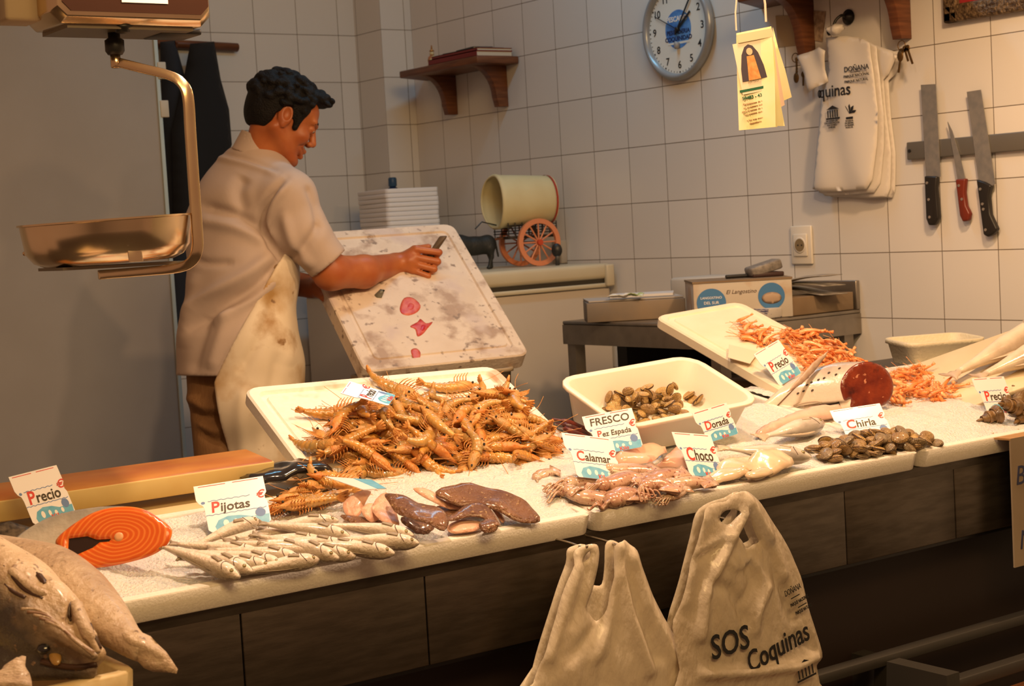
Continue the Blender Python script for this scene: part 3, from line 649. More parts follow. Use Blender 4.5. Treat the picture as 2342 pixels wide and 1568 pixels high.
blk('paper_pad', 'large sheet of white paper lying on the grey carton', 'paper', ca-.15, ca+.15, cb-.10, cb+.105, BZ+.0645, .004, mat('grey_paper', (.36, .33, .30), rough=.6), -YAW+.04, 0)
blk('paper_sheet', 'folded white papers topmost on the grey carton', 'paper', ca2-.09, ca2+.11, cb2-.08, cb2+.07, BZ+.07, .008, mat('white_sheet', (.56, .55, .55), rough=.6), -YAW-.12, 0)
V, Fc = pillow([(-.06, -.03), (.05, -.035), (.06, .02), (.0, .035), (-.05, .03)], .002, .012, edge=.0008, fold=lambda x, y: .012+.010*mnoise.noise(Vector((x*40, y*40, 3))))
o = MB().add(V, Fc).build('receipt', mat('receipt_paper', (.6, .6, .56), (.3, .4, .15), 40, .6, lo=.55, hi=.6)); o.location = (*bench_at(1432, 5.14), BZ+.0690); o.rotation_euler = (0, 0, -YAW); tag(o, 'crumpled receipt at the front edge of the grey carton', 'receipt')
# prawn carton with blue ovals
K0, K1 = -2.36, -2.065; kx = -.50
t = thing('seafood_carton', 'white and brown seafood carton with blue oval labels on the bench', 'carton', frame((*bench_at(1688, 5.0), BZ+.001), (math.sin(YAW), math.cos(YAW), 0), (-math.cos(YAW), math.sin(YAW), 0))); kw = (K1-K0)/2
MB().box((-.11, -kw, 0), (.11, kw, .115)).build('box', mat('carton_print', (.44, .40, .34), (.36, .22, .12), 9, .6, lo=.52, hi=.7), t, bevel=.002)
MB().box((-.112, -kw-.002, .113), (.112, kw+.002, .119)).build('lid', CARD, t)
KF = lambda u, v: frame((-.1105, u, v), (0, -1, 0), (0, 0, 1))
BO = mat('oval_blue', (.045, .16, .36), rough=.5)
def oval(u, v, a, b): o = MB().prism([(a*math.cos(k), b*math.sin(k)) for k in np.linspace(0, 6.283, 32)[:-1]], .0008).build('blue_oval', BO, t); o.matrix_local = KF(u, v); return o
ov = oval(.095, .055, .044, .042)
text('LANGOSTINO', .010, PAPER, ov, T(0, .014, .001)); text('DEL SUR', .012, PAPER, ov, T(0, -.001, .001)); text('30/40', .016, PAPER, ov, T(0, -.022, .001))
o2 = oval(-.085, .065, .040, .040); V, Fc = pillow([(.03*math.cos(k), .018*math.sin(k)) for k in np.linspace(0, 6.283, 20)[:-1]], .003, .008); MB().add(V, Fc).build('printed_prawn', mat('printed_prawn', (.36, .26, .18), rough=.6), o2, True).matrix_local = T(0, -.006, .001)
text('El Langostino', .017, mat('dark_brown_ink', (.05, .02, .01), rough=.6), t, KF(.005, .083), shear=.3)
blk('shallow_tub', 'white shallow tub standing behind the seafood carton', 'tub', -.24, -.05, -2.10, -1.86, BZ+.001, .115, mat('tub_white', (.50, .47, .42), rough=.4), 0, .01)
t = thing('card_reader', 'grey card terminal lying on the seafood carton', 'card reader', T(*bench_at(1752, 5.0), BZ+.1205) @ Rz(-YAW+.2))
MB().box((-.05, -.035, 0), (.05, .035, .014)).build('base', mat('dark_base', (.04, .02, .018), rough=.5), t, bevel=.004)
rb = MB(); rb.box((-.05, -.035, 0), (.05, .035, .030), T(0, 0, .012) @ Ry(-.25)); rb.build('body', mat('grey_body', (.22, .20, .18), (.12, .11, .10), 70, .5), t, bevel=.006)
o = MB().tube([(0, 0, 0), (0, .07, 0)], .006, 8).build('marker_pen', BLACK); o.location = (*bench_at(1712, 5.0), BZ+.1265); o.rotation_euler = (0, 0, 1.2); tag(o, 'black marker pen lying on the seafood carton', 'pen')
blk('flat_carton', 'brown cardboard box at the near end of the bench', 'carton', -.30, -.03, -2.475, -2.372, BZ+.001, .055, CARD, 0)
for k in range(3):
    o = MB().add(*pillow([(-.12, -.04), (.1, -.045), (.12, .03), (-.1, .045)], .003, .02, edge=.001, fold=lambda x, y: .01*math.sin(x*14+k))).build('paper_bag', mat('grey_wrap', (.20, .18, .16), (.3, .27, .22), 30, .5), None, True)
    o.location = (-.16-.02*k, -2.42, BZ+.068+k*.016); o.rotation_euler = (0, .05*k, 1.5+.2*k); tag(o, ['grey paper sleeve lowest on the brown carton', 'grey paper sleeve between two others on the brown carton', 'grey paper sleeve topmost on the brown carton'][k], 'paper', 'paper sleeves on the brown carton')
o = blk('magazine', 'white printed leaflet box in front of the seafood carton', 'leaflet', -.40, -.34, -2.475, -2.38, BZ+.001, .030, mat('leaflet', (.45, .42, .38), (.05, .05, .12), 50, .6, lo=.62, hi=.66, aniso=(1, .3, 3)), 0)
t = thing('jar', 'glass jar with yellow lid under the steel bench', 'jar', T(-.52, -1.80, .296))
MB().lathe([(.05, 0), (.055, .01), (.055, .25), (.046, .27)], 24).build('glass', mat('jar_glass', (.12, .10, .07), rough=.15), t, True); MB().lathe([(.056, .27), (.058, .275), (.058, .32), (.052, .325)], 24).build('lid', mat('yellow_lid', (.36, .22, .02), rough=.4), t, True)
blk('storage_box', 'dark grey plastic box on the shelf under the bench', 'box', -.50, -.10, -2.30, -1.95, .296, .26, mat('dark_grey_box', (.045, .045, .045), rough=.5), 0, .01)

# ------------------------------------------------------------------ coats on the back wall
t = thing('coat_rack', 'dark wooden coat rail on the tiled back wall', 'coat rack', T(-.88, .217, 1.915))
MB().tube([(-.28, -.022, .01), (.150, -.022, -.004)], .022, 14, squash=.8).build('rail', WOOD, t, True)
for x in (-.14, .02): MB().tube(spline([(x, -.03, -.01), (x, -.06, -.02), (x, -.075, .01)], 4), .006, 8).build('peg', WOOD, t, True)
def coat(label, pxs, y, m, th, name):
    q = [ony(a, b, y) for a, b in pxs]; c = np.mean(q, 0); V, Fc = pillow([(p[0]-c[0], p[2]-c[2]) for p in q], th, .03, power=.6, fold=lambda u, v: .015*math.sin(u*42+1.5*v)*min(1, max(0, .35-v)))
    o = MB().add(V, Fc).build(name, m, None, True); o.matrix_world = frame(c, (1, 0, 0), (0, 0, 1)); return tag(o, label, 'coat')
coat('black coat hanging on the wooden coat rail', [(435, 100), (490, 95), (505, 180), (525, 250), (532, 330), (500, 420), (470, 520), (400, 540), (392, 300), (420, 180)], .08, mat('black_cloth', (.010, .011, .013), rough=.9), .05, 'coat')
coat('dark blue-grey jacket hanging behind the partition edge', [(366, 96), (400, 92), (430, 200), (440, 420), (440, 560), (425, 740), (392, 760), (380, 540), (372, 300)], .15, mat('blue_cloth', (.018, .022, .032), rough=.9), .05, 'jacket')
# ================================================================== the fish counter
DSTEEL = mat('dull_steel', (.10, .085, .07), (.14, .12, .10), 14, .38, .85, bump=.03, bscale=60, aniso=(1, 1, 6))
t = thing('fish_counter', 'long stainless steel fish counter across the stall', 'counter', T(-1.85, -3.2, -.3)); ox, oy, oz = -1.85, -3.2, -.3
X0, X1 = -3.75, -.03; TH = .040
def slab(name, x0, x1, s0, s1, z0, z1, m, parent=None, bevel=0, shift=None):
    V = [on_counter(x, LIPY, 0)+SY*s+SN*z for z in (z0, z1) for x, s in ((x0, s0), (x1, s0), (x1, s1), (x0, s1))]
    if shift is not None: V = [p-shift for p in V]
    return MB().add(V, [(0,3,2,1),(4,5,6,7),(0,1,5,4),(1,2,6,5),(2,3,7,6),(3,0,4,7)]).build(name, m, parent, bevel=bevel)
sh = np.array([ox, oy, oz])
for a_, b_, s_ in ((X0, -1.721, .665), (-1.719, -.721, .50), (-.719, X1, .80)): slab('worktop', a_, b_, .012, s_, -TH-.022, -TH-.001, DSTEEL, t, shift=sh)
PX = [X0, -3.05, -2.70, -2.35, -2.0, -1.655, -1.305, -.955, -.605, X1]
for a, b in zip(PX, PX[1:]):
    MB().box((a+.0012-ox, -3.600-oy, .37-oz), (b-.0012-ox, -3.588-oy, .538-oz)).build('front_panel', DSTEEL, t, bevel=.002)
MB().box((X0-ox, -3.586-oy, .36-oz), (X1-ox, -3.57-oy, .53-oz)).build('panel_backing', BLACK, t)
MB().box((X0-ox, -3.52-oy, -.3-oz), (X1-ox, -3.45-oy, .372-oz)).build('kick_board', mat('dark_kick', (.016, .008, .006), rough=.6), t)
MB().box((X0-ox, -3.17-oy, 0-oz), (X1-ox, -3.15-oy, .60-oz)).build('back_panel', mat('dark_back_panel', (.03, .026, .022), rough=.6), t)
for y, z, hh, nm in ((-3.60, .152, .012, 'bag_rail'), (-3.68, .085, .014, 'bag_rail')):
    MB().box((X0-ox, y-.02-oy, z-hh-oz), (X1-ox, y+.012-oy, z+hh-oz)).build(nm, mat('dark_rail', (.035, .032, .028), rough=.45), t, bevel=.003)
MB().box((X0-ox, -3.78-oy, .02-oz), (X1-ox, -3.70-oy, .05-oz)).build('foot_shelf', mat('wet_wood', (.10, .035, .012), (.2, .08, .03), 20, .25, aniso=(.3, 3, 3), bump=.4), t, bevel=.004)
for x in (-3.6, -2.4, -1.2, -.1): MB().box((x-.02-ox, -3.78-oy, 0), (x+.02-ox, -3.52-oy, .45)).build('rail_post', MATS['dark_rail'], t)

# ------------------------------------------------------------------ foam trays with ice
FOAM = mat('white_foam', (.74, .70, .63), (.80, .76, .70), 180, .6, bump=.12, bscale=260)
ICE = mat('ice', (.80, .80, .78), (.86, .85, .82), 60, .28, bump=.9, bscale=190, sss=.25, spec=.6)
def rrect(w_, d_, r, n=5):
    P = []
    for qx, qy, a0 in ((1, 1, 0), (-1, 1, 90), (-1, -1, 180), (1, -1, 270)):
        for k in range(n):
            a = math.radians(a0+90*k/(n-1)); P.append((qx*(w_/2-r)+r*math.cos(a), qy*(d_/2-r)+r*math.sin(a)))
    return P
def at_z(P, z): return [(x, y, z) for x, y in P]
def tub(name, w_, d_, h, wall, taper, r, m, parent=None, floor=None, lip=0, liph=.006, bevel=0, fillet=.0):
    """an open box: outer wall, rim, inner wall, floor"""
    f = wall if floor is None else floor
    R = [at_z(rrect(w_-2*taper, d_-2*taper, r), 0), at_z(rrect(w_-2*taper+.002, d_-2*taper+.002, r), .002)]
    if lip: R += [at_z(rrect(w_, d_, r), h-liph), at_z(rrect(w_+2*lip, d_+2*lip, r+lip), h-liph), at_z(rrect(w_+2*lip, d_+2*lip, r+lip), h-.001), at_z(rrect(w_+2*lip-.003, d_+2*lip-.003, r+lip), h)]
    else: R += [at_z(rrect(w_, d_, r), h-.003), at_z(rrect(w_-.005, d_-.005, r), h)]
    R += [at_z(rrect(w_-2*wall+.004, d_-2*wall+.004, max(r-wall, .004)), h), at_z(rrect(w_-2*wall, d_-2*wall, max(r-wall, .004)), h-.003)]
    if fillet: R += [at_z(rrect(w_-2*wall-2*taper, d_-2*wall-2*taper, max(r-wall, .004)), f+fillet), at_z(rrect(w_-2*wall-2*taper-fillet*.6, d_-2*wall-2*taper-fillet*.6, max(r-wall, .004)), f+fillet*.25), at_z(rrect(w_-2*wall-2*taper-2*fillet, d_-2*wall-2*taper-2*fillet, max(r-wall-fillet, .004)), f)]
    else: R += [at_z(rrect(w_-2*wall-2*taper, d_-2*wall-2*taper, max(r-wall, .004)), f)]
    return MB().loft(R).build(name, m, parent, smooth=True)
TRAYS = [(-2.945, -1.99, .36, 'left'), (-1.985, -1.088, .47, 'middle'), (-1.082, -.16, .60, 'right')]
def icetop(x, y):
    s = (y-LIPY)/math.cos(SLOPE); edge = min(1, max(0, (s-.012)/.05))
    return edge*(.004+.012*mnoise.noise(Vector((x*5, y*6, 1.3)))+.006*mnoise.noise(Vector((x*17, y*17, 4))))+.003*mnoise.noise(Vector((x*70, y*70, 2)))+.0022*mnoise.noise(Vector((x*160, y*160, 2)))-.004
for x0, x1, dp, nm in TRAYS:
    c = on_counter((x0+x1)/2, LIPY, 0)+SY*dp/2-SN*TH
    o = tub('foam_tray', x1-x0, dp, TH, .020, .004, .022, FOAM, floor=.008); o.matrix_world = frame(c, SX, SY, SN); o.data.set_sharp_from_angle(angle=math.radians(45))
    tag(o, {'left': 'white foam tray of ice at the left, under the small hakes and the salmon', 'middle': 'long white foam tray of ice in the middle, under the squid', 'right': 'white foam tray of ice at the right, with a broken front rim'}[nm], 'foam tray')
    nx = int((x1-x0-.044)/.0075); ny = int((dp-.044)/.0075); V = []; Fc = []
    for j in range(ny+1):
        for i in range(nx+1):
            x = x0+.022+(x1-x0-.044)*i/nx; s = .022+(dp-.044)*j/ny; p = on_counter(x, LIPY)+SY*s; V.append(p+SN*icetop(x, p[1]))
    q = lambda i, j: j*(nx+1)+i
    for j in range(ny):
        for i in range(nx): Fc.append((q(i, j), q(i+1, j), q(i+1, j+1), q(i, j+1)))
    o = MB().add(V, Fc).build('crushed_ice', ICE, None, True, fix=False, shift=c); o['kind'] = 'stuff'
    tag(o, 'crushed ice filling the %s foam tray' % nm, 'ice')

nx, ny = 96, 58; V = []; Fc = []; x0_, x1_, s0_, s1_ = -2.30, -1.62, .035, .462; c = on_counter((x0_+x1_)/2, LIPY+.2)
for j in range(ny+1):
    for i in range(nx+1):
        u, v = i/nx, j/ny; x = x0_+(x1_-x0_)*u; p = on_counter(x, LIPY)+SY*(s0_+(s1_-s0_)*v); e_ = min(1, min(u, 1-u)*5, v*6, (1-v)*9)+.25*mnoise.noise(Vector((x*18, v*14, 5)))
        V.append(p+SN*(-.012+.022*max(0, min(1, e_))+.004*mnoise.noise(Vector((x*30, v*26, 2)))+.002*mnoise.noise(Vector((x*150, v*90, 2)))))
q = lambda i, j: j*(nx+1)+i
for j in range(ny):
    for i in range(nx): Fc.append((q(i, j), q(i+1, j), q(i+1, j+1), q(i, j+1)))
o = MB().add(V, Fc).build('crushed_ice', ICE, None, True, fix=False, shift=c); o['kind'] = 'stuff'; tag(o, 'crushed ice heaped over the joint between the left and middle foam trays', 'ice')

# ------------------------------------------------------------------ cutting boards
BTOP = mat('stained_board', (.50, .22, .05), (.34, .10, .025), 5, .3, lo=.35, hi=.7, aniso=(1, 3, 1)); BSIDE = mat('board_side', (.62, .48, .20), (.56, .40, .15), 7, .45)
A = surf(628, 1102); xr = A[0]; H = .040
Bk = surf(472, 1037, H); dpt = (Bk[1]-A[1])/math.cos(SLOPE)
sh_ = Bk[0]-xr
xl = -3.05
o_c = on_counter((xl+xr)/2, A[1], .002)
CB = frame(o_c, SX, SY, SN)
lx = (xr-xl)/2
m = MB().prism([(-lx, 0), (lx, 0), (lx-.01, dpt), (-lx+.03, dpt)], H).build('cutting_board', BSIDE, None, bevel=.004); m.data.materials.append(BTOP); m.matrix_world = CB
for p in m.data.polygons:
    if p.normal.z > .9: p.material_index = 1
tag(m, 'thick yellow cutting board stained orange on top, behind the salmon', 'cutting board')
A2 = surf(400, 1222, -TH)
pb = slab('white_board', -2.95, -2.28, .365, .56, -TH, -.018, mat('ivory_board', (.70, .58, .38), (.62, .48, .28), 5, .4), None, .003); tag(pb, 'cream plastic board lying flat between the Pijotas tag and the cutting board', 'board')

# ------------------------------------------------------------------ tilted foam lids and the white bin
LIDM = mat('foam_lid', (.82, .77, .68), (.84, .80, .73), 90, .55, bump=.06, bscale=200); layer(LIDM, 9, .62, .72, (.72, .42, .30), offset=3)
def lid(name, TL, TR, BL, thick, m, label, rim=.022, ridge=.008):
    TL, TR, BL = map(np.array, (TL, TR, BL)); W_ = np.linalg.norm(TR-TL); H_ = np.linalg.norm(TL-BL)
    c = (TR+BL)/2; Mx = frame(c, TR-TL, TL-BL); r = .03
    R = [at_z(rrect(W_-.006, H_-.006, r), -thick), at_z(rrect(W_, H_, r), -thick+.003), at_z(rrect(W_, H_, r), -.004), at_z(rrect(W_-.008, H_-.008, r), 0), at_z(rrect(W_-2*rim, H_-2*rim, r-.01), 0), at_z(rrect(W_-2*rim-.008, H_-2*rim-.008, r-.012), -ridge), at_z(rrect(W_-2*rim-.026, H_-2*rim-.026, r-.014), -ridge), at_z(rrect(W_-2*rim-.032, H_-2*rim-.032, r-.014), -ridge+.004)]
    o = MB().loft(R).build(name, m, None, True); o.data.set_sharp_from_angle(angle=math.radians(35)); o.matrix_world = Mx; tag(o, label, 'foam lid'); return Mx, W_, H_
SL, SW, SH = lid('foam_lid', (-2.323, -2.893, .817), (-1.725, -2.949, .808), (-2.359, -3.252, .648), .030, LIDM, 'tilted white foam lid heaped with brown prawns')
o = MB().box((-.20, -.10, -.22), (.20, .08, -.0315)).build('foam_block', FOAM, None, bevel=.01); o.matrix_world = SL; tag(o, 'white foam block propping up the lid of prawns', 'foam block')
L2, W2_, H2_ = lid('foam_lid', (-1.03, -2.696, .862), (-.726, -2.70, .879), (-1.026, -3.166, .682), .028, mat('cream_lid', (.78, .68, .50), (.82, .73, .56), 12, .5, bump=.05, bscale=160), 'tilted cream foam lid with orange shrimps, behind the tuna', .020, .004)
o = MB().box((-.97, -3.02, 0), (-.78, -2.86, .695)).build('wooden_crate', mat('brown_block', (.10, .05, .025), rough=.7), None, bevel=.01); tag(o, 'dark brown crate standing behind the counter under the lid of orange shrimps', 'crate')
TUBM = mat('tub_plastic', (.80, .74, .63), rough=.35, sss=.12)
bTL, bTR, bFL = np.array((-1.723, -3.164, .787)), np.array((-1.341, -3.182, .805)), np.array((-1.730, -3.402, .694))
BW, BD_, BH_ = np.linalg.norm(bTR-bTL), np.linalg.norm(bTL-bFL), .082
bc0 = (bTR+bFL)/2; Bn = nrm(np.cross(bTR-bTL, bTL-bFL)); BM = frame(bc0-Bn*BH_, bTR-bTL, bTL-bFL)
o = tub('plastic_tub', BW-.024, BD_-.024, BH_, .004, .016, .04, TUBM, lip=.012, floor=.004, liph=.007, fillet=.018); o.matrix_world = BM; tag(o, 'white plastic tub of small clams behind the Fresco tag', 'tub')
# right: pale board under the fish pair, and the basket behind
sA = surf(2042, 850, .004); sC = at(2440, 708, depth(sA)+.10); sE1 = nrm(sC-sA); sE2 = nrm(np.array([-.15, 1, .05])); sN = nrm(np.cross(sE1, sE2)); wb = frame(sA, sE1, sE2, sN)
o = MB().box((-.01, -.34, -.012), (.60, .0, 0)).build('sloping_board', mat('pale_board', (.74, .62, .43), (.68, .55, .36), 6, .4), None, bevel=.003); o.matrix_world = wb; tag(o, 'pale sloping board under the two silver fish at the far right', 'board')
bk = tub('plastic_basket', .225, .15, .066, .003, .012, .03, mat('basket_plastic', (.66, .60, .44), rough=.4, bump=.3, bscale=150), lip=.007, liph=.012)
bk.matrix_world = frame(on_counter(-.300, -3.010, -.010), nrm(np.array([.93, -.36, 0])), nrm(np.array([.36, .93, .05]))); tag(bk, 'cream plastic basket with beaded rim behind the sloping board', 'basket')
# ================================================================== seafood
def grad_mat(name, dorsal, ventral, h, rough=.28, spots=None, axis='Y', sss=.1, mid=None, bump=.12, bscale=120, coat=.3):
    """fish skin: dark back to pale belly along the fish's own height"""
    m = mat(name, dorsal, rough=rough, sss=sss, coat=coat, bump=bump, bscale=bscale); nt = m.node_tree; N = nt.nodes; L = nt.links; b = N['Principled BSDF']
    tc = N.new('ShaderNodeTexCoord'); s = N.new('ShaderNodeSeparateXYZ'); L.new(tc.outputs['Object'], s.inputs[0])
    n = N.new('ShaderNodeTexNoise'); n.inputs['Scale'].default_value = 30; L.new(tc.outputs['Object'], n.inputs['Vector'])
    mr = N.new('ShaderNodeMapRange'); mr.inputs['From Min'].default_value = -h; mr.inputs['From Max'].default_value = h; L.new(s.outputs[axis], mr.inputs['Value'])
    ad = N.new('ShaderNodeMath'); ad.operation = 'MULTIPLY_ADD'; ad.inputs[1].default_value = .35; L.new(n.outputs['Fac'], ad.inputs[0]); 
    sb = N.new('ShaderNodeMath'); sb.operation = 'SUBTRACT'; sb.inputs[1].default_value = .175; L.new(mr.outputs[0], sb.inputs[0]); L.new(sb.outputs[0], ad.inputs[2])
    r = N.new('ShaderNodeValToRGB'); e = r.color_ramp.elements; e[0].position = .25; e[0].color = (*ventral, 1); e[1].position = .85; e[1].color = (*dorsal, 1)
    if mid: k = e.new(.55); k.color = (*mid, 1)
    L.new(ad.outputs[0], r.inputs['Fac']); L.new(r.outputs['Color'], b.inputs['Base Color'])
    if spots: layer(m, *spots)
    return m
def fish_body(L, prof, n=18, bend=0.0, flat=1.0, droop=0):
    """prof: (x/L, upper height, lower height, half width) along the fish; head at x=0"""
    xs = [p[0] for p in prof]; ts = np.concatenate([np.linspace(0, .06, 5), np.linspace(.09, 1, 26)])
    R = []
    for s in ts:
        u, lo, wd = [np.interp(s, xs, [p[k] for p in prof]) for k in (1, 2, 3)]
        y0 = bend*(s-.3)**2; z0 = droop*(s-.3)**2
        ring = []
        for k in range(n):
            a = 2*math.pi*k/n; c, sn = math.cos(a), math.sin(a); ring.append((s*L, y0+(u if c > 0 else lo)*math.copysign(abs(c)**.9, c), z0+wd*flat*math.copysign(abs(sn)**.9, sn)))
        R.append(ring)
    return MB().loft(R)
EYEW = mat('fish_eye', (.35, .27, .12), rough=.1, coat=1); EYEB = mat('fish_pupil', (.006, .006, .008), rough=.08, coat=1)
def fish(name, label, cat, L, prof, skin, fin, bend=0, tail=(.2, .13), eye=(.12, .012, .008), group=None, dorsal=None, gill=.24, mouth=True, pect=True, droop=0):
    t = thing(name, label, cat, None, group)
    bd = fish_body(L, prof, bend=bend, droop=droop).build('body', skin, t, True)
    P = lambda s: bend*(s-.3)**2
    hw = lambda s: np.interp(s, [p[0] for p in prof], [p[3] for p in prof]); hu = lambda s: np.interp(s, [p[0] for p in prof], [p[1] for p in prof]); hl = lambda s: np.interp(s, [p[0] for p in prof], [p[2] for p in prof])
    tl, th = tail[0]*L, tail[1]*L; zd = droop*.49; y1 = P(1)
    MB().add(*pillow([(L*.975, y1-hl(1)*.9), (L*.975, y1+hu(1)*.9), (L+tl*.5, y1+th*.6), (L+tl, y1+th), (L+tl*.82, y1), (L+tl, y1-th), (L+tl*.5, y1-th*.6)], .0022, max(.004, L*.02), edge=.0006, fold=lambda x, y: zd+.0015*math.sin(y*900))).build('tail_fin', fin, t, True)
    if eye:
        x = eye[0]*L; y = P(eye[0])+hu(eye[0])*.35; z = hw(eye[0])*.88+droop*(eye[0]-.3)**2
        e = MB().ell((x, y, z), (eye[1], eye[1], eye[2]), 14, 8).build('eye', EYEW, t, True); MB().ell((x, y, z+eye[2]*.35), (eye[1]*.6, eye[1]*.6, eye[2]*.75), 12, 8).build('pupil', EYEB, e, True)
    if gill:
        pts = []
        for k in np.linspace(-.85, .8, 8):
            s = gill-.05*k*k*1.2; y = P(s)+(hu(s) if k > 0 else hl(s))*k; w_ = hw(s)*math.sqrt(max(0, 1-k*k*.92)); pts.append((s*L, y, w_+droop*(s-.3)**2+.0002))
        MB().tube(spline(pts, 3), L*.0045, 5).build('gill_edge', mat('gill_line', (.10, .045, .03), rough=.5), t, True)
    if mouth:
        pts = []
        for s in np.linspace(.004, .10, 5): pts.append((s*L, P(s)-hl(s)*(.30+1.5*s), hw(s)*.93+droop*(s-.3)**2))
        MB().tube(pts, L*.0035, 5).build('mouth', mat('mouth_line', (.06, .03, .025), rough=.5), t, True)
    if pect:
        x = (gill+.02)*L; MB().add(*pillow([(x, P(gill)-.004), (x+.02*L, P(gill)+.10*L*.25), (x+.15*L, P(gill)-.01*L), (x+.12*L, P(gill)-.045*L), (x+.02*L, P(gill)-.03*L)], .0012, L*.02, edge=.0004, fold=lambda a, b: hw(gill)*1.0+droop*(a/L-.3)**2+.001)).build('pectoral_fin', fin, t, True)
    if dorsal:
        o_ = []; a, b, h = dorsal
        for s in np.linspace(a, b, 8): o_.append((s*L, P(s)+hu(s)*.9))
        for s in np.linspace(b, a, 8): o_.append((s*L, P(s)+hu(s)*.9+h*L*math.sin(math.pi*min(1, (s-a)/(b-a)*.85+.15))))
        MB().add(*pillow(o_, .0015, L*.025, edge=.0005, fold=lambda x, y: droop*(x/L-.3)**2)).build('dorsal_fin', fin, t, True)
    return t
def place(o, Mx, s=1.0): o.matrix_world = Mx @ Matrix.Diagonal((s, s, s, 1)) if not isinstance(s, tuple) else Mx @ Matrix.Diagonal((*s, 1))
def tilt_n(deg): a = SLOPE+math.radians(deg); return np.array([0, -math.sin(a), math.cos(a)])
def lie(head, tail, lift=0., tilt=0, flip=1, base=None):
    """frame with x from head to tail on the counter, z along the (tilted) normal; length"""
    n = tilt_n(tilt); a = surf(*head, lift); b = surf(*tail, lift) if tilt == 0 else onplane(tail[0], tail[1], a, n)
    d = b-a; L = np.linalg.norm(d); ey = np.cross(n, d)*flip; return frame(a, d, ey, n if flip > 0 else n), L

from mathutils.bvhtree import BVHTree
def skin_hits(o, Mx):
    """finds points on a finished surface, so that lines and spots lie on it"""
    bv = BVHTree.FromPolygons([Mx @ v_.co for v_ in o.data.vertices], [tuple(p.vertices) for p in o.data.polygons]); I = Mx.inverted()
    def hit(px, py, off=.0012):
        d = Vector(nrm(ray(px, py))); h = bv.ray_cast(Vector(CAM), d)
        if h[0] is None: return None
        n = h[1] if h[1].dot(d) < 0 else -h[1]; return np.array(I @ (h[0]+n*off))
    return hit
# ------------------------------------------------------------------ small hakes (pijotas)
PJ = grad_mat('small_hake_skin', (.42, .35, .27), (.84, .77, .68), .016, mid=(.74, .64, .55), rough=.26, bump=.35, bscale=160); layer(PJ, 55, .60, .72, (.55, .42, .33), aniso=(.5, 1.5, 1.5))
PJF = mat('small_hake_fin', (.30, .24, .17), rough=.4, sss=.1)
hp = [(0, .003, .003, .003), (.05, .009, .008, .008), (.14, .014, .014, .013), (.28, .0155, .017, .0145), (.5, .013, .013, .012), (.75, .008, .008, .0075), (1, .004, .004, .003)]
PL = .175
def z3(u, v): return (380+u/2.5457, 1060+v/2.5457)
PIJ = [((540, 330), (190, 458), .030), ((1000, 330), (590, 372), .034), ((1070, 424), (690, 362), .034), ((700, 402), (200, 472), .022), ((1440, 418), (1000, 356), .03), ((1070, 482), (640, 452), .022),
       ((1470, 462), (1060, 440), .020), ((570, 532), (215, 482), .012), ((880, 515), (540, 474), .014), ((1330, 522), (1000, 480), .010), ((505, 628), (110, 510), .012), ((430, 660), (60, 506), .009), ((690, 592), (430, 548), .006), ((890, 556), (660, 592), .006), ((1008, 552), (860, 508), .008), ((1105, 540), (950, 520), .006), ((830, 392), (420, 432), .026), ((945, 458), (560, 442), .020), ((1190, 500), (830, 470), .014), ((625, 604), (300, 566), .005), ((790, 556), (480, 518), .010)]
p0 = None
for i, (h, tl, lf) in enumerate(PIJ):
    Mx, L = lie(z3(*h), z3(*tl), lf*.55+.010, 14)
    if p0 is None: p0 = o = fish('small_hake', '', 'fish', PL, hp, PJ, PJF, bend=.008, tail=(.10, .06), eye=(.10, .0042, .003), dorsal=(.30, .85, .018))
    else: o = copy_tree(p0)
    s = L/(PL*1.1); s = max(.8, min(1.45, s)); place(o, Mx, (s, s**.2*1.0, s**.2*1.0))
    o['group'] = 'small hakes on the ice'; o['label'] = 'small silvery hake in the pile beside the Pijotas tag'
    if i == 0: o['label'] = 'small silvery hake at the top left of the pile, touching the Pijotas tag'
    if i == 11: o['label'] = 'small silvery hake lowest in the pile, nearest the front rim'
    if i == 6: o['label'] = 'small silvery hake at the right tip of the pile'

# ------------------------------------------------------------------ salmon piece
SD = depth(surf(262, 1300))-.01
sc = at(262, 1228, SD); fX = nrm(RT0+np.array([0, 0, .02])); fN = nrm(-FW+np.array([0, 0, .42])); fX = nrm(fX-fN*(fX @ fN)); fY = np.cross(fN, fX)
SM = frame(sc, fX, fY, fN); SI = SM.inverted()
def onface(px, py, c=sc, n=fN, I=SI): p = I @ Vector(onplane(px, py, c, n)); return (p.x, p.y)
t = thing('salmon_piece', 'thick cut piece of salmon with orange cut face on the ice', 'salmon', SM)
so_ = [onface(*p) for p in [(132, 1252), (128, 1235), (150, 1212), (190, 1184), (230, 1166), (280, 1158), (325, 1163), (360, 1182), (388, 1204), (393, 1220), (382, 1245), (350, 1268), (300, 1284), (240, 1296), (180, 1299), (160, 1284), (140, 1275)]]
so_ = [tuple(p[:2]) for p in spline([(a, b, 0) for a, b in so_], 4, True)]
hole = [onface(*p) for p in [(158, 1231), (200, 1226), (222, 1234), (254, 1232), (250, 1238), (228, 1240), (212, 1252), (165, 1273), (156, 1255)]]
FLESH = mat('salmon_flesh', (.70, .13, .012), rough=.3, sss=.15, coat=.5); nt = FLESH.node_tree; b_ = nt.nodes['Principled BSDF']
tc = nt.nodes.new('ShaderNodeTexCoord'); mp = nt.nodes.new('ShaderNodeMapping'); mp.inputs['Scale'].default_value = (1, 1.5, 1); mp.inputs['Location'].default_value = (-.008, 0, 0); nt.links.new(tc.outputs['Object'], mp.inputs[0])
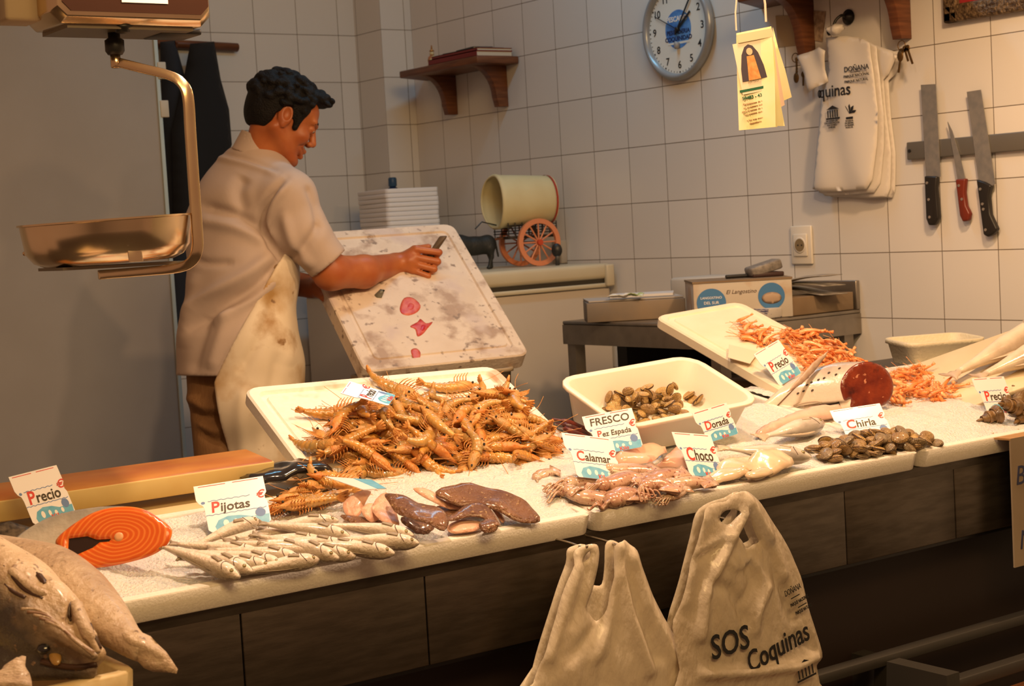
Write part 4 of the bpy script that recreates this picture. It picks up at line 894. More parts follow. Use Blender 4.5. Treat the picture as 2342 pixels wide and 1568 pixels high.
wv = nt.nodes.new('ShaderNodeTexWave'); wv.wave_type = 'RINGS'; wv.rings_direction = 'Z'; wv.inputs['Scale'].default_value = 36; wv.inputs['Distortion'].default_value = 6.5; wv.inputs['Detail'].default_value = 2.0; wv.inputs['Detail Scale'].default_value = .35; nt.links.new(mp.outputs[0], wv.inputs[0])
rp = nt.nodes.new('ShaderNodeValToRGB'); rp.color_ramp.elements[0].color = (.66, .105, .008, 1); rp.color_ramp.elements[0].position = .45; rp.color_ramp.elements[1].color = (.78, .22, .035, 1); rp.color_ramp.elements[1].position = 1.0
nt.links.new(wv.outputs['Fac'], rp.inputs[0]); nt.links.new(rp.outputs[0], b_.inputs['Base Color'])
V, Fc = pillow(so_, .003, .006, holes=[hole], edge=.0005, inset=.012); MB().add(V, Fc).build('cut_face', FLESH, t, True)
SSK = grad_mat('salmon_skin', (.26, .25, .23), (.74, .67, .56), .075, mid=(.55, .50, .43), rough=.2, coat=.6)
back = (SI.to_3x3() @ Vector(nrm(np.array([-.75, .62, .02]))))
rr = []
for k, (s, d) in enumerate([(1.0, -.0005), (1.02, .010), (1.02, .030), (.96, .055), (.84, .080), (.62, .105), (.4, .118)]):
    off = back*d; rr.append([(p[0]*s+off.x, p[1]*s+off.y, off.z) for p in so_])
MB().loft(rr, cap=False).build('skin', SSK, t, True)
MB().loft([[(p[0], p[1], -.001) for p in hole], [(p[0]+back.x*.09, p[1]+back.y*.09, back.z*.09) for p in hole]], cap=True).build('belly_cavity', mat('cavity', (.02, .006, .004), rough=.4), t)
bb = onface(273, 1228); MB().lathe([(.008, .0025), (.007, .004), (.003, .0045)], 16, T(bb[0], bb[1], 0)).build('backbone', mat('bone', (.72, .36, .16), rough=.4), t, True)
mb = MB(); mb.add(*pillow([(-.05, -.03), (.03, -.035), (.06, 0), (.02, .03), (-.05, .02)], .003, .01, edge=.001, fold=lambda x, y: .02*x)); o = mb.build('fish_scrap', mat('dark_scale', (.03, .025, .02), (.14, .11, .08), 90, .3), None, True)
P = surf(8, 1222, .02); o.matrix_world = frame(P, SX, SY+SN*.5) @ Matrix.Diagonal((.9, .9, 1, 1)); tag(o, 'dark scaly fish piece behind the left Precio tag, at the left edge', 'fish')
o = slab('steel_sheet', -2.90, -2.60, .345, .362, -.03, -.002, mat('sheet_steel', (.3, .28, .25), rough=.3, metal=.9)); tag(o, 'steel edge strip behind the salmon piece', 'strip')

# ------------------------------------------------------------------ piles: each piece settles on those already lying there
class Pile:
    def __init__(s, Mx, lo, hi, h=.004, ground=None):
        s.M = Mx; s.lo = lo; s.h = h; s.n = (int((hi[0]-lo[0])/h)+2, int((hi[1]-lo[1])/h)+2); s.Z = np.zeros(s.n)
        if ground is not None:
            for i in range(s.n[0]):
                for j in range(s.n[1]): s.Z[i, j] = ground(lo[0]+i*h, lo[1]+j*h)
    def ij(s, x, y): return min(max(int((x-s.lo[0])/s.h), 0), s.n[0]-1), min(max(int((y-s.lo[1])/s.h), 0), s.n[1]-1)
    def top(s, x, y, r):
        i, j = s.ij(x, y); k = max(1, int(r/s.h*.7)); return s.Z[max(0, i-k):i+k+1, max(0, j-k):j+k+1].max()
    def put(s, x, y, r, z):
        i, j = s.ij(x, y); k = max(1, int(r/s.h))
        for a in range(max(0, i-k), min(s.n[0], i+k+1)):
            for b in range(max(0, j-k), min(s.n[1], j+k+1)):
                d2 = ((a-i)**2+(b-j)**2)*s.h*s.h
                if d2 <= r*r: s.Z[a, b] = max(s.Z[a, b], z-r*.5+.5*math.sqrt(max(r*r-d2, 0)))
    def drop(s, x, y, ang, discs, sink=.55):
        """discs: (dx, dy, r, half height). returns matrix"""
        c, sn = math.cos(ang), math.sin(ang); Q = [(x+c*d[0]-sn*d[1], y+sn*d[0]+c*d[1], d[2], d[3], d[0]) for d in discs]
        zz = np.array([s.top(q[0], q[1], q[2])+q[3] for q in Q]); xs = np.array([q[4] for q in Q])
        if len(Q) > 1: sl = np.clip(((xs-xs.mean())*(zz-zz.mean())).sum()/max(((xs-xs.mean())**2).sum(), 1e-9), -.6, .6); z0 = zz.mean()-sl*xs.mean()
        else: sl = 0; z0 = zz[0]
        z0 += (zz-(z0+sl*xs)).max()*(1-sink)
        for q in Q: s.put(q[0], q[1], q[2], z0+sl*q[4]+q[3])
        return s.M @ T(x, y, z0) @ Rz(ang) @ Ry(-math.atan(sl))
def poly_sample(P, n, rng, mind):
    P = np.array(P); lo, hi = P.min(0), P.max(0); out = []; tries = 0
    while len(out) < n and tries < 60000:
        tries += 1; q = lo+(hi-lo)*rng.random(2); A = P; B = np.roll(P, -1, 0)
        c = (A[:, 1] > q[1]) != (B[:, 1] > q[1]); x = A[:, 0]+(q[1]-A[:, 1])*(B[:, 0]-A[:, 0])/np.where(A[:, 1] == B[:, 1], 1e-9, B[:, 1]-A[:, 1])
        if (c & (q[0] < x)).sum() % 2 and all((q[0]-o[0])**2+(q[1]-o[1])**2 > mind**2 for o in out[-40:]): out.append(q)
    return out
def local_poly(P, Mx, n, p0):
    I = Mx.inverted(); return [tuple((I @ Vector(onplane(a, b, p0, n)))[:2]) for a, b in P]

# ------------------------------------------------------------------ prawns
def prawn(name, mA, mH, mL, curl, L=.105):
    t = thing(name, '', 'prawn'); R = L/curl*.62
    def arc(s):                                           # s in 0..1 along the abdomen, bending within the plane
        a = curl*s; return np.array([R*math.sin(a), -R*(1-math.cos(a)), 0])
    ab = MB(); rings = []
    for i in range(25):
        s = i/24; p = arc(s); a = curl*s; n_ = np.array([math.sin(a), math.cos(a), 0]); seg = (s*6) % 1
        r = np.interp(s, [0, .15, .6, 1], [.0098, .0105, .0080, .0042])*(1+.20*(1-seg)**1.5); rings.append([p+n_*r*math.cos(q)*1.12+np.array([0, 0, 1])*r*math.sin(q)*.85 for q in np.linspace(0, 2*math.pi, 11)[:-1]])
    ab.loft(rings).build('abdomen', mA, t, True)
    hd = MB(); rings = []
    for x, r, dy in ((.002, .0098, 0), (-.008, .0115, 0), (-.022, .0112, 0), (-.034, .0085, .001), (-.042, .0045, .0025), (-.058, .0012, .006)): rings.append([(x, dy+r*1.1*math.cos(q), r*.85*math.sin(q)) for q in np.linspace(0, 2*math.pi, 11)[:-1]])
    h = hd.loft(rings).build('head', mH, t, True); e = MB(); e.ell((-.038, .003, .0072), (.0026,)*3, 8, 6); e.ell((-.038, .003, -.0072), (.0026,)*3, 8, 6); e.build('eyes', EYEB, h, True)
    tf = MB(); p = arc(1); a = curl; d = np.array([math.cos(a), -math.sin(a), 0]); n_ = np.array([math.sin(a), math.cos(a), 0])
    for k in (-.55, -.2, .2, .55):
        q = d*math.cos(k)+np.array([0, 0, 1])*math.sin(k); tf.tube([p-d*.003, p+q*.008, p+q*.017], [.002, .0038, .0016], 6)
    tf.build('tail_fan', mL, t, True)
    lg = MB()
    for i in range(5):
        x = -.030+i*.007
        for z in (-.004, .004): lg.tube([(x, -.009, z), (x-.006, -.020, z*1.6), (x-.014, -.026, z*2.2)], [.0013, .0011, .0006], 4)
    for i in range(4):
        s = .12+.17*i; p = arc(s); a = curl*s; n_ = -np.array([math.sin(a), math.cos(a), 0]); lg.tube([p+n_*.007, p+n_*.015], [.002, .0008], 4)
    lg.build('legs', mL, t, True)
    an = MB()
    for z in (-1, 1): an.tube(spline([(-.044, .001, .002*z), (-.075, .006, .012*z), (-.115, -.004*z, .016*z)], 4), .00055, 4)
    an.build('antennae', mL, t, True); return t
PRm = [mat('prawn_orange', (.62, .28, .05), (.40, .20, .045), 55, .22, sss=.12, coat=.5, bump=.15, bscale=150), mat('prawn_olive', (.30, .20, .07), (.50, .26, .065), 50, .2, sss=.12, coat=.6, bump=.15, bscale=150), mat('prawn_amber', (.66, .34, .075), (.42, .24, .07), 60, .22, sss=.12, coat=.5, bump=.15, bscale=150)]
PRh = [mat('prawn_head_orange', (.64, .28, .07), (.50, .16, .03), 70, .3, sss=.1, bump=.3, bscale=200), mat('prawn_head_olive', (.40, .24, .08), (.58, .26, .06), 80, .3, sss=.1, bump=.3, bscale=200), mat('prawn_head_amber', (.70, .38, .12), (.52, .22, .05), 70, .3, sss=.1, bump=.3, bscale=200)]
PRl = mat('prawn_leg', (.66, .32, .09), (.52, .20, .045), 80, .35, sss=.1)
protos = [prawn('prawn', PRm[k % 3], PRh[k % 3], PRl, c) for k, c in enumerate((1.0, .7, 1.5, .45, 1.2, .8))]
disc_pr = [(-.035, 0, .007, .0065), (-.012, 0, .008, .0075), (.015, -.003, .008, .0072), (.038, -.014, .006, .0055)]
used = set()
def add_prawn(Mx, k, label, group, s=1.0, flip=False):
    k %= len(protos)
    o = protos[k] if k not in used else copy_tree(protos[k]); used.add(k)
    if flip: Mx = Mx @ Rx(math.pi)
    place(o, Mx @ Rx(random.uniform(-.5, .5)), s); o['label'] = label; o['group'] = group; return o
n_l = np.array(SL.to_3x3().col[2]); p_l = np.array(SL.translation)
pile_px = [(722, 985), (780, 955), (810, 935), (870, 922), (930, 925), (1000, 930), (1060, 930), (1130, 930), (1180, 938), (1225, 962), (1275, 990), (1298, 1030), (1285, 1056), (1190, 1084), (1110, 1098), (1010, 1116), (890, 1108), (790, 1094), (740, 1066), (715, 1020), (710, 985)]
lp = local_poly(pile_px, SL, n_l, p_l)
pl_ = Pile(SL, (-.36, -.28), (.36, .24))
rg = np.random.default_rng(3); 
ctr = np.mean(lp, 0)
for i, q in enumerate(poly_sample([tuple(ctr+(np.array(p)-ctr)*.93) for p in lp], 128, rg, .019)):
    M_ = pl_.drop(q[0], q[1], rg.uniform(0, 6.283), disc_pr, .36); s = rg.uniform(.88, 1.12)
    add_prawn(M_, int(rg.integers(0, 6)), 'raw brown prawn in the heap on the tilted white lid', 'prawns heaped on the tilted lid', s, bool(i % 2))
for px, py, a, k, lab in ((1040, 891, 3.25, 5, 'raw prawn lying alone at the top of the tilted lid'), (905, 895, 2.4, 1, 'raw prawn pointing up left out of the heap, beside the sideways tag'), (770, 951, 3.2, 3, 'raw prawn at the left of the heap, lying level under the sideways tag'), (728, 1042, 2.3, 1, 'raw prawn at the lower left edge of the heap, against the lid rim')):
    q = local_poly([(px, py)], SL, n_l, p_l)[0]; add_prawn(pl_.drop(q[0], q[1], a, disc_pr, .6), k, lab, 'prawns heaped on the tilted lid', 1.1, False)
CP = frame(on_counter(-2.3, LIPY+.30), SX, SY, SN); pc = Pile(CP, (-.4, -.3), (.5, .3))
for px, py, a, k in ((640, 1168, .35, 0), (665, 1158, .5, 2), (690, 1140, .55, 4), (720, 1128, .6, 1), (745, 1118, .5, 0), (760, 1128, 2.6, 2), (735, 1150, .5, 0), (700, 1165, .3, 4), (775, 1115, 2.5, 2), (690, 1172, .2, 5)):
    q = local_poly([(px, py)], CP, SN, np.array(CP.translation))[0]; add_prawn(pc.drop(q[0], q[1], a, disc_pr, .6), k, 'raw prawn spilled on the ice between the small hakes and the tilted lid', 'prawns spilled beside the lid', 1.05)

# ------------------------------------------------------------------ small orange shrimps
def shrimp(m, c):
    mb = MB(); R = .05/c*.9; rings = []
    for i in range(13):
        s = i/12; a = c*(s-.3); p = np.array([R*math.sin(a), -R*(1-math.cos(a)), 0]); n_ = np.array([math.sin(a), math.cos(a), 0]); r = np.interp(s, [0, .08, .3, .8, 1], [.001, .0042, .0056, .0034, .002])*(1+.08*(i % 2)); rings.append([p+n_*r*math.cos(q)+np.array([0, 0, 1])*r*.85*math.sin(q) for q in np.linspace(0, 6.2832, 9)[:-1]])
    mb.loft(rings); e = np.array(rings[-1]).mean(0); mb.tube([e, e+np.array([.006, -.006*c, .002])], [.002, .004], 5); h = np.array(rings[0]).mean(0)
    for z in (-1, 1): mb.tube([h, h+np.array([-.014, .004, .004*z]), h+np.array([-.032, .002, .008*z])], .0005, 4)
    for i in range(3): mb.tube([(.004*i-.008, -.004, .002), (.004*i-.014, -.011, .004)], .0009, 4)
    return mb.build('shrimp', m, None, True)
SHm = [mat('shrimp_orange', (.85, .34, .11), (.74, .22, .05), 60, .3, sss=.12, coat=.3), mat('shrimp_pale', (.86, .48, .22), (.78, .30, .10), 60, .3, sss=.12, coat=.3)]
shp = [shrimp(SHm[k % 2], c) for k, c in enumerate((1.2, .8, 1.6, 1.0))]; sused = set()
disc_sh = [(-.012, -.001, .005, .005), (.002, 0, .006, .0052), (.016, -.003, .004, .004)]
def add_shrimp(M_, k, lab, grp, s):
    o = shp[k] if k not in sused else shp[k].copy()
    if k in sused: COL.objects.link(o)
    sused.add(k); place(o, M_ @ Rx(random.uniform(-.7, .7)), s); tag(o, lab, 'shrimp', grp)
n2 = np.array(L2.to_3x3().col[2]); p2 = np.array(L2.translation); pl2 = Pile(L2, (-.25, -.40), (.3, .35), .003)
for poly, n in (([(1690, 735), (1720, 738), (1760, 770), (1800, 790), (1780, 812), (1740, 790), (1690, 780)], 22), ([(1785, 765), (1830, 768), (1900, 800), (1960, 830), (1990, 850), (1960, 870), (1900, 860), (1850, 865), (1830, 830), (1800, 790)], 120)):
    for q in poly_sample(local_poly(poly, L2, n2, p2), n, rg, .010): add_shrimp(pl2.drop(q[0], q[1], rg.normal(-.6, .8), disc_sh, .5), int(rg.integers(0, 4)), 'small orange shrimp spread on the tilted cream lid', 'small shrimps on the cream lid', rg.uniform(.95, 1.3))
CR = frame(on_counter(-.62, LIPY+.45), SX, SY, SN); p3 = Pile(CR, (-.4, -.4), (.4, .5), .003)
for q in poly_sample(local_poly([(2035, 855), (2080, 850), (2120, 865), (2165, 885), (2200, 905), (2150, 918), (2080, 922), (2030, 925)], CR, SN, np.array(CR.translation)), 85, rg, .008): add_shrimp(p3.drop(q[0], q[1], rg.normal(0, .9), disc_sh, .5), int(rg.integers(0, 4)), 'small orange shrimp heaped on the ice right of the red cut fish', 'small shrimps on the right ice', rg.uniform(1.0, 1.3))

# ------------------------------------------------------------------ clams
def clam(m, s):
    mb = MB(); n = 18; out = [(.017*math.cos(a)*(1.0 if math.cos(a) > 0 else .85), .012*math.sin(a)*(1+.12*math.cos(a))) for a in np.linspace(0, 6.2832, n+1)[:-1]]
    for sg in (1, -1):
        rings = []
        for f, z in ((.96, -.0003), (1, .0008), (.96, .0018), (.82, .0034), (.58, .0047), (.32, .0054), (.08, .0057)): rings.append([(x*f-.003*(1-f), y*f+.002*(1-f), sg*z*s) for x, y in out])
        mb.loft(rings)
    return mb
CLm = [mat('clam_shell', (.44, .28, .10), (.26, .15, .055), 120, .35, bump=.5, bscale=220, coat=.3), mat('clam_shell_grey', (.34, .26, .15), (.18, .13, .07), 130, .35, bump=.5, bscale=220, coat=.3), mat('clam_shell_gold', (.68, .47, .17), (.46, .27, .08), 110, .32, bump=.4, bscale=220, coat=.3)]
def wave_rings(m):
    layer(m, 110, .5, .95, (.15, .08, .03), kind='wave', dist=2); return m
for m in CLm: wave_rings(m)
cp = [clam(CLm[k % 3], s).build('clam', CLm[k % 3], None, True) for k, s in enumerate((1, 1.1, .9, 1.15, 1, .95))]; cused = set()
for o in cp:                                                   # dark lips where the two valves meet
    o.data.materials.append(mat('clam_lip', (.07, .035, .015), rough=.5))
    for p in o.data.polygons:
        if abs(p.center.z) < .0012: p.material_index = 1
    o.data.set_sharp_from_angle(angle=math.radians(60))
disc_cl = [(0, 0, .012, .0046)]
def add_clam(M_, k, lab, grp, s, tl):
    o = cp[k] if k not in cused else cp[k].copy()
    if k in cused: COL.objects.link(o)
    cused.add(k); place(o, M_ @ Rx(rg.normal(0, tl)) @ Ry(rg.normal(0, tl)), s); tag(o, lab, 'clam', grp)
CC = frame(on_counter(-1.23, LIPY+.12), SX, SY, SN); p4 = Pile(CC, (-.4, -.2), (.4, .5), .003)
cpoly = [(1868, 1044), (1880, 1030), (1920, 1018), (1975, 1008), (2040, 1004), (2090, 1008), (2140, 1012), (2155, 1016), (2110, 1026), (2050, 1034), (1990, 1046), (1930, 1055), (1885, 1055)]
for q in poly_sample(local_poly(cpoly, CC, SN, np.array(CC.translation)), 96, rg, .0145): add_clam(p4.drop(q[0], q[1], rg.uniform(0, 6.283), disc_cl, .75), int(rg.choice([0, 1, 3, 4, 2, 0])), 'brown striped clam in the heap by the Chirla tag', 'clams heaped by the Chirla tag', rg.uniform(1.05, 1.35), .42)
for px, py in ((1855, 1030), (1862, 1044)):
    q = local_poly([(px, py)], CC, SN, np.array(CC.translation))[0]; add_clam(p4.drop(q[0], q[1], rg.uniform(0, 6), disc_cl), 0, 'brown clam lying apart at the left of the Chirla heap', 'stray clams', 1, .1)
bf = np.array(BM.translation); bn = np.array(BM.to_3x3().col[2]); p5 = Pile(BM, (-BW/2, -BD_/2), (BW/2, BD_/2), .003)
ins = lambda P: [(min(max(a, -BW/2+.045), BW/2-.045), min(max(b, -BD_/2+.04), BD_/2-.04)) for a, b in P]
for poly, n in (([(1350, 925), (1400, 900), (1470, 898), (1520, 905), (1550, 925), (1560, 945), (1580, 960), (1500, 985), (1440, 1000), (1400, 960)], 85), ([(1555, 880), (1580, 885), (1600, 905), (1640, 915), (1620, 925), (1590, 925), (1570, 905)], 9)):
    P_ = local_poly(poly, BM, bn, bf+bn*.004); 
    for q in poly_sample(ins(P_), n, rg, .0085): add_clam(BM.copy() and p5.drop(q[0], q[1], rg.uniform(0, 6.283), disc_cl, .8) @ T(0, 0, .004), int(rg.choice([2, 5, 2, 0, 5])), 'small golden clam in the white plastic tub', 'clams in the white tub', rg.uniform(.8, 1.05), .7)
# whelks at the far right
def whelk():
    mb = MB(); R = []
    for i in range(40):
        s = i/39; 
        R.append([(.045*s-.004*math.cos(s*22), (.019*(1-s)**.8+.001)*(1+.12*math.sin(s*34))*math.cos(a), (.017*(1-s)**.8+.001)*(1+.12*math.sin(s*34))*math.sin(a)) for a in np.linspace(0, 6.2832, 15)[:-1]])
    return mb.loft(R).build('shell', mat('whelk_shell', (.22, .12, .04), (.10, .055, .02), 60, .35, bump=.4, bscale=90, coat=.3), None, True)
w0 = None; RP = frame(surf(2300, 950), SX, SY, SN); p6 = Pile(RP, (-.3, -.3), (.4, .4), .003)
for i, (px, py, a) in enumerate(((2280, 962, 2.8), (2325, 950, .4), (2305, 938, 2.0), (2350, 962, 3.2), (2335, 930, .9), (2365, 940, 1.0), (2318, 962, 3.0), (2358, 925, 2.2))):
    q = local_poly([(px, py)], RP, SN, np.array(RP.translation))[0]; M_ = p6.drop(q[0], q[1], a, [(.0, 0, .017, .016), (.022, 0, .012, .010)], .9)
    if w0 is None: w0 = o = whelk(); o.name = 'whelk'
    else: o = w0.copy(); COL.objects.link(o)
    place(o, M_, 1.15); tag(o, 'brown whelk leftmost of the heap by the right-hand Precio tag' if i == 0 else 'brown whelk in the heap at the right edge by the Precio tag', 'whelk', 'whelks by the right Precio tag')

# ------------------------------------------------------------------ flat pieces, squid, cuttlefish, fillets
def px_piece(name, label, cat, P, thick, lift, m, tilt=14, step=.008, fold=None, group=None, power=.45, edge=.0008, smooth=3, twist=0, inset=.010):
    n = tilt_n(tilt)+np.array([twist, 0, 0]); n = nrm(n); low = max(P, key=lambda p: p[1]); p0 = surf(low[0], low[1], lift); Q = [onplane(a, b, p0, n) for a, b in P]; c = np.mean(Q, 0)
    Mx = frame(c, SX-n*(SX @ n), np.cross(n, SX), n); I = Mx.inverted(); q = [tuple((I @ Vector(p))) for p in Q]
    q = [tuple(p[:2]) for p in spline(q, smooth, True)] if smooth else [p[:2] for p in q]
    V, Fc = pillow(q, thick, step, edge=edge, fold=fold, power=power, inset=inset); o = MB().add(V, Fc).build(name, m, None, True); o.matrix_world = Mx; tag(o, label, cat, group); return o
def z2(L): return [(540+u/2.9275, 820+v/2.9275) for u, v in L]
BRF = mat('brown_fish_skin', (.13, .052, .026), (.24, .11, .05), 14, .2, sss=.08, coat=.5, bump=.9, bscale=130); layer(BRF, 130, .62, .68, (.42, .26, .12))
PKF = mat('pink_fish_belly', (.76, .48, .34), (.70, .36, .24), 8, .35, sss=.2, coat=.15, bump=.4, bscale=90)
wv = lambda k, a=.006: (lambda x, y: a*mnoise.noise(Vector((x*9+k, y*7, k)))+a*.5*mnoise.noise(Vector((x*25, y*20+k, k))))
FLAT = [('pink', [(720, 950), (800, 912), (900, 908), (860, 980), (820, 1034), (750, 1014)], 'pale pink fish wing leftmost of the flat fish pile', .020), ('brown', [(700, 1040), (780, 1030), (900, 1060), (1010, 1110), (960, 1135), (820, 1110)], 'brown fish wing under the pale ones at the left of the flat pile', .004),
 ('pink', [(830, 1045), (880, 1005), (930, 1010), (970, 1070), (900, 1104)], 'small pale pink fish wing between two larger ones', .010), ('pink', [(915, 965), (1000, 908), (1060, 1000), (1085, 1075), (1080, 1126), (960, 1070)], 'large pale pink fish wing left of the wet brown one', .018),
 ('brown', [(1330, 912), (1500, 848), (1700, 900), (1900, 955), (1980, 1010), (2036, 1084), (1900, 1092), (1780, 1050), (1640, 1000), (1500, 985), (1400, 950)], 'long brown fish wing at the right tip of the flat pile', .012), ('brown', [(1100, 1085), (1200, 1075), (1330, 1120), (1260, 1165), (1130, 1125)], 'brown fish scrap at the front of the flat pile', .002),
 ('pink', [(1180, 900), (1300, 905), (1400, 950), (1600, 930), (1655, 918), (1560, 985), (1380, 985), (1260, 950)], 'long curled pink fish strip across the flat pile', .026), ('brown', [(1350, 960), (1480, 965), (1560, 1000), (1450, 1040), (1380, 1020)], 'small brown fish wing under the curled pink strip', .018),
 ('brown', [(1005, 885), (1100, 915), (1220, 960), (1350, 1015), (1420, 1090), (1390, 1165), (1290, 1130), (1180, 1090), (1060, 1010), (1010, 930)], 'large wet brown fish wing in the middle of the flat pile', .026),
 ('pink', [(1420, 1110), (1520, 1078), (1640, 1098), (1610, 1160), (1500, 1176), (1425, 1160)], 'round pale pink fish piece at the front right of the flat pile', .004), ('brown', [(1415, 1066), (1480, 1000), (1600, 970), (1700, 1010), (1770, 1085), (1745, 1120), (1650, 1065), (1520, 1055), (1440, 1090)], 'arched brown fish wing over the round pale piece', .016), ('brown', [(1620, 1130), (1690, 1070), (1750, 1090), (1745, 1150), (1660, 1176)], 'small brown fish end at the front right of the flat pile', .008),
 ('pink', [(1630, 960), (1740, 990), (1800, 1060), (1780, 1090), (1700, 1010)], 'pink fish edge beneath the long brown wing', .006)]
for k, (c, P, lab, lf) in enumerate(FLAT): px_piece('fish_wing', lab, 'fish', z2(P), .0042 if c == 'brown' else .0032, lf, BRF if c == 'brown' else PKF, 16, .008, wv(k*3.1, .016), 'flat brown fish pieces on the ice')
SQ = mat('squid_skin', (.60, .44, .31), (.46, .28, .19), 26, .18, sss=.25, coat=.8, bump=.15, bscale=60); layer(SQ, 180, .60, .66, (.25, .09, .06)); SQ2 = mat('squid_pink', (.42, .22, .14), (.56, .36, .25), 18, .16, sss=.25, coat=.8, bump=.15, bscale=60); layer(SQ2, 160, .58, .66, (.26, .09, .06))
def squid(label, P, lift, m, w_=.02, tilt=12, tent=True):
    """P: path in the photo from the tip of the mantle to the tentacle ends"""
    n = tilt_n(tilt); low = max(P, key=lambda p: p[1]); p0 = surf(low[0], low[1], lift); Q = [onplane(a, b, p0, n) for a, b in P]; c = np.mean(Q, 0)
    Mx = frame(c, SX, np.cross(n, SX), n); I = Mx.inverted(); q = spline([np.array(I @ Vector(p)) for p in Q], 8); t = thing('squid', label, 'squid', Mx, 'squid on the ice'); N_ = len(q); k = int(N_*.62)
    prof = [w_*(.12+.88*math.sin(min(1, i/(k*.75))*math.pi/2)**.7)*(1 if i < k*.8 else .9) for i in range(k)]; MB().tube(q[:k], prof, 12, squash=.62).build('mantle', m, t, True)
    d = nrm(q[3]-q[0]); nn = np.array([-d[1], d[0], 0]); f = MB(); e = q[min(k-1, int(k*.45))]
    f.add(*pillow([tuple((q[0]-d*.004)[:2]), tuple((q[int(k*.25)]+nn*w_*1.7)[:2]), tuple(e[:2]), tuple((q[int(k*.25)]-nn*w_*1.7)[:2])], .002, .008, edge=.0006, fold=lambda x, y: w_*.25)); f.build('fin', m, t, True)
    MB().ell(q[k], (w_*.75, w_*.75, w_*.55), 12, 8).build('head', m, t, True)
    if tent:
        tm = MB(); rest = q[k:]
        for j in range(7):
            ph = j*1.3; off = (j-3)/3; tm.tube([r_+nn*off*w_*(.4+.9*i/len(rest))+np.array([0, 0, -.002+.006*math.sin(i*.9+ph)]) for i, r_ in enumerate(rest)], [w_*.20*(1-.8*i/len(rest)) for i in range(len(rest))], 6)
        tm.build('tentacles', m, t, True)
    return t
def z4(L): return [(1200+u/3.3457, 780+v/3.3457) for u, v in L]
squid('pale squid at the left of the squid pile with its arms to the left', z4([(640, 1010), (480, 1060), (330, 1090), (200, 1160)]), .012, SQ, .020)
squid('pale beige squid lowest at the left front of the squid pile', z4([(680, 1210), (560, 1200), (420, 1180), (280, 1120), (160, 1165)]), .008, SQ, .022)
squid('long squid draped across the back of the squid pile', z4([(1050, 1010), (900, 990), (720, 990), (560, 960), (430, 980)]), .022, SQ, .021)
squid('pinkish squid along the middle of the pile', z4([(980, 1100), (820, 1040), (680, 1080), (520, 1110), (400, 1130)]), .028, SQ2, .021)
squid('reddish brown squid at the front of the squid pile', z4([(940, 1230), (830, 1180), (720, 1190), (640, 1240), (560, 1230)]), .012, SQ2, .025)
squid('pale squid strip pointing to the right of the pile', z4([(1470, 1110), (1330, 1080), (1180, 1090), (1010, 1100), (900, 1150)]), .016, SQ, .020)
squid('dark brown squid at the back right of the pile', z4([(1260, 1040), (1120, 1010), (1000, 1050), (900, 1080), (820, 1060)]), .026, SQ2, .019)
squid('pinkish squid at the right front with glossy skin', z4([(1180, 1170), (1080, 1110), (980, 1090), (900, 1130), (980, 1190)]), .020, SQ2, .021)
squid('thin pale squid arms at the right front edge of the pile', z4([(1250, 1120), (1170, 1170), (1090, 1200), (1000, 1230)]), .008, SQ, .012)
squid('small pale squid at the far left of the pile', z4([(260, 1000), (160, 1010), (90, 1050), (110, 1100)]), .006, SQ, .014)
CUT = mat('cuttlefish_flesh', (.80, .66, .48), (.76, .56, .38), 12, .18, sss=.35, coat=.8, bump=.1, bscale=50)
for k, (P, lab, lf) in enumerate([([(1480, 920), (1600, 880), (1750, 900), (1800, 960), (1650, 1010), (1500, 990)], 'pale cuttlefish piece behind the Choco tag', .014), ([(1700, 920), (1850, 870), (2000, 900), (2060, 940), (1950, 1000), (1780, 1010)], 'pale cuttlefish piece at the right of the white pile', .014), ([(1380, 1020), (1500, 990), (1650, 1010), (1700, 1050), (1560, 1075), (1440, 1070)], 'pale cuttlefish piece at the front left of the white pile', .006), ([(1680, 1020), (1800, 980), (1900, 1000), (1860, 1040), (1740, 1060)], 'pale cuttlefish piece at the front of the white pile', .010)]):
    px_piece('cuttlefish', lab, 'cuttlefish', z4(P), .008, lf, CUT, 12, .009, wv(k*2.3+20, .018), 'pale cuttlefish on the ice')
FIL = mat('pink_fillet', (.78, .40, .28), (.80, .55, .42), 10, .25, sss=.3, coat=.5); layer(FIL, 14, .6, .72, (.70, .13, .07))
px_piece('fish_fillet', 'pink swordfish fillet beside the Calamar tag', 'fillet', z4([(690, 870), (760, 830), (900, 800), (1080, 830), (1060, 890), (960, 940), (800, 955), (700, 930)]), .012, .01, FIL, 14, .010, wv(40, .006), 'pink fillets')
px_piece('fish_fillet', 'pink swordfish fillet with silver tip behind the Choco tag', 'fillet', z4([(1000, 940), (1080, 880), (1180, 800), (1240, 880), (1300, 940), (1230, 975), (1100, 955)]), .012, .006, FIL, 14, .010, wv(44, .006), 'pink fillets')
px_piece('fish_skin', 'dark silver skin strip between the two pink fillets', 'skin', z4([(800, 945), (960, 930), (1040, 870), (1090, 860), (1040, 920), (960, 955)]), .004, .026, mat('silver_skin', (.10, .09, .08), (.5, .45, .4), 20, .2, coat=.6), 14, .008)

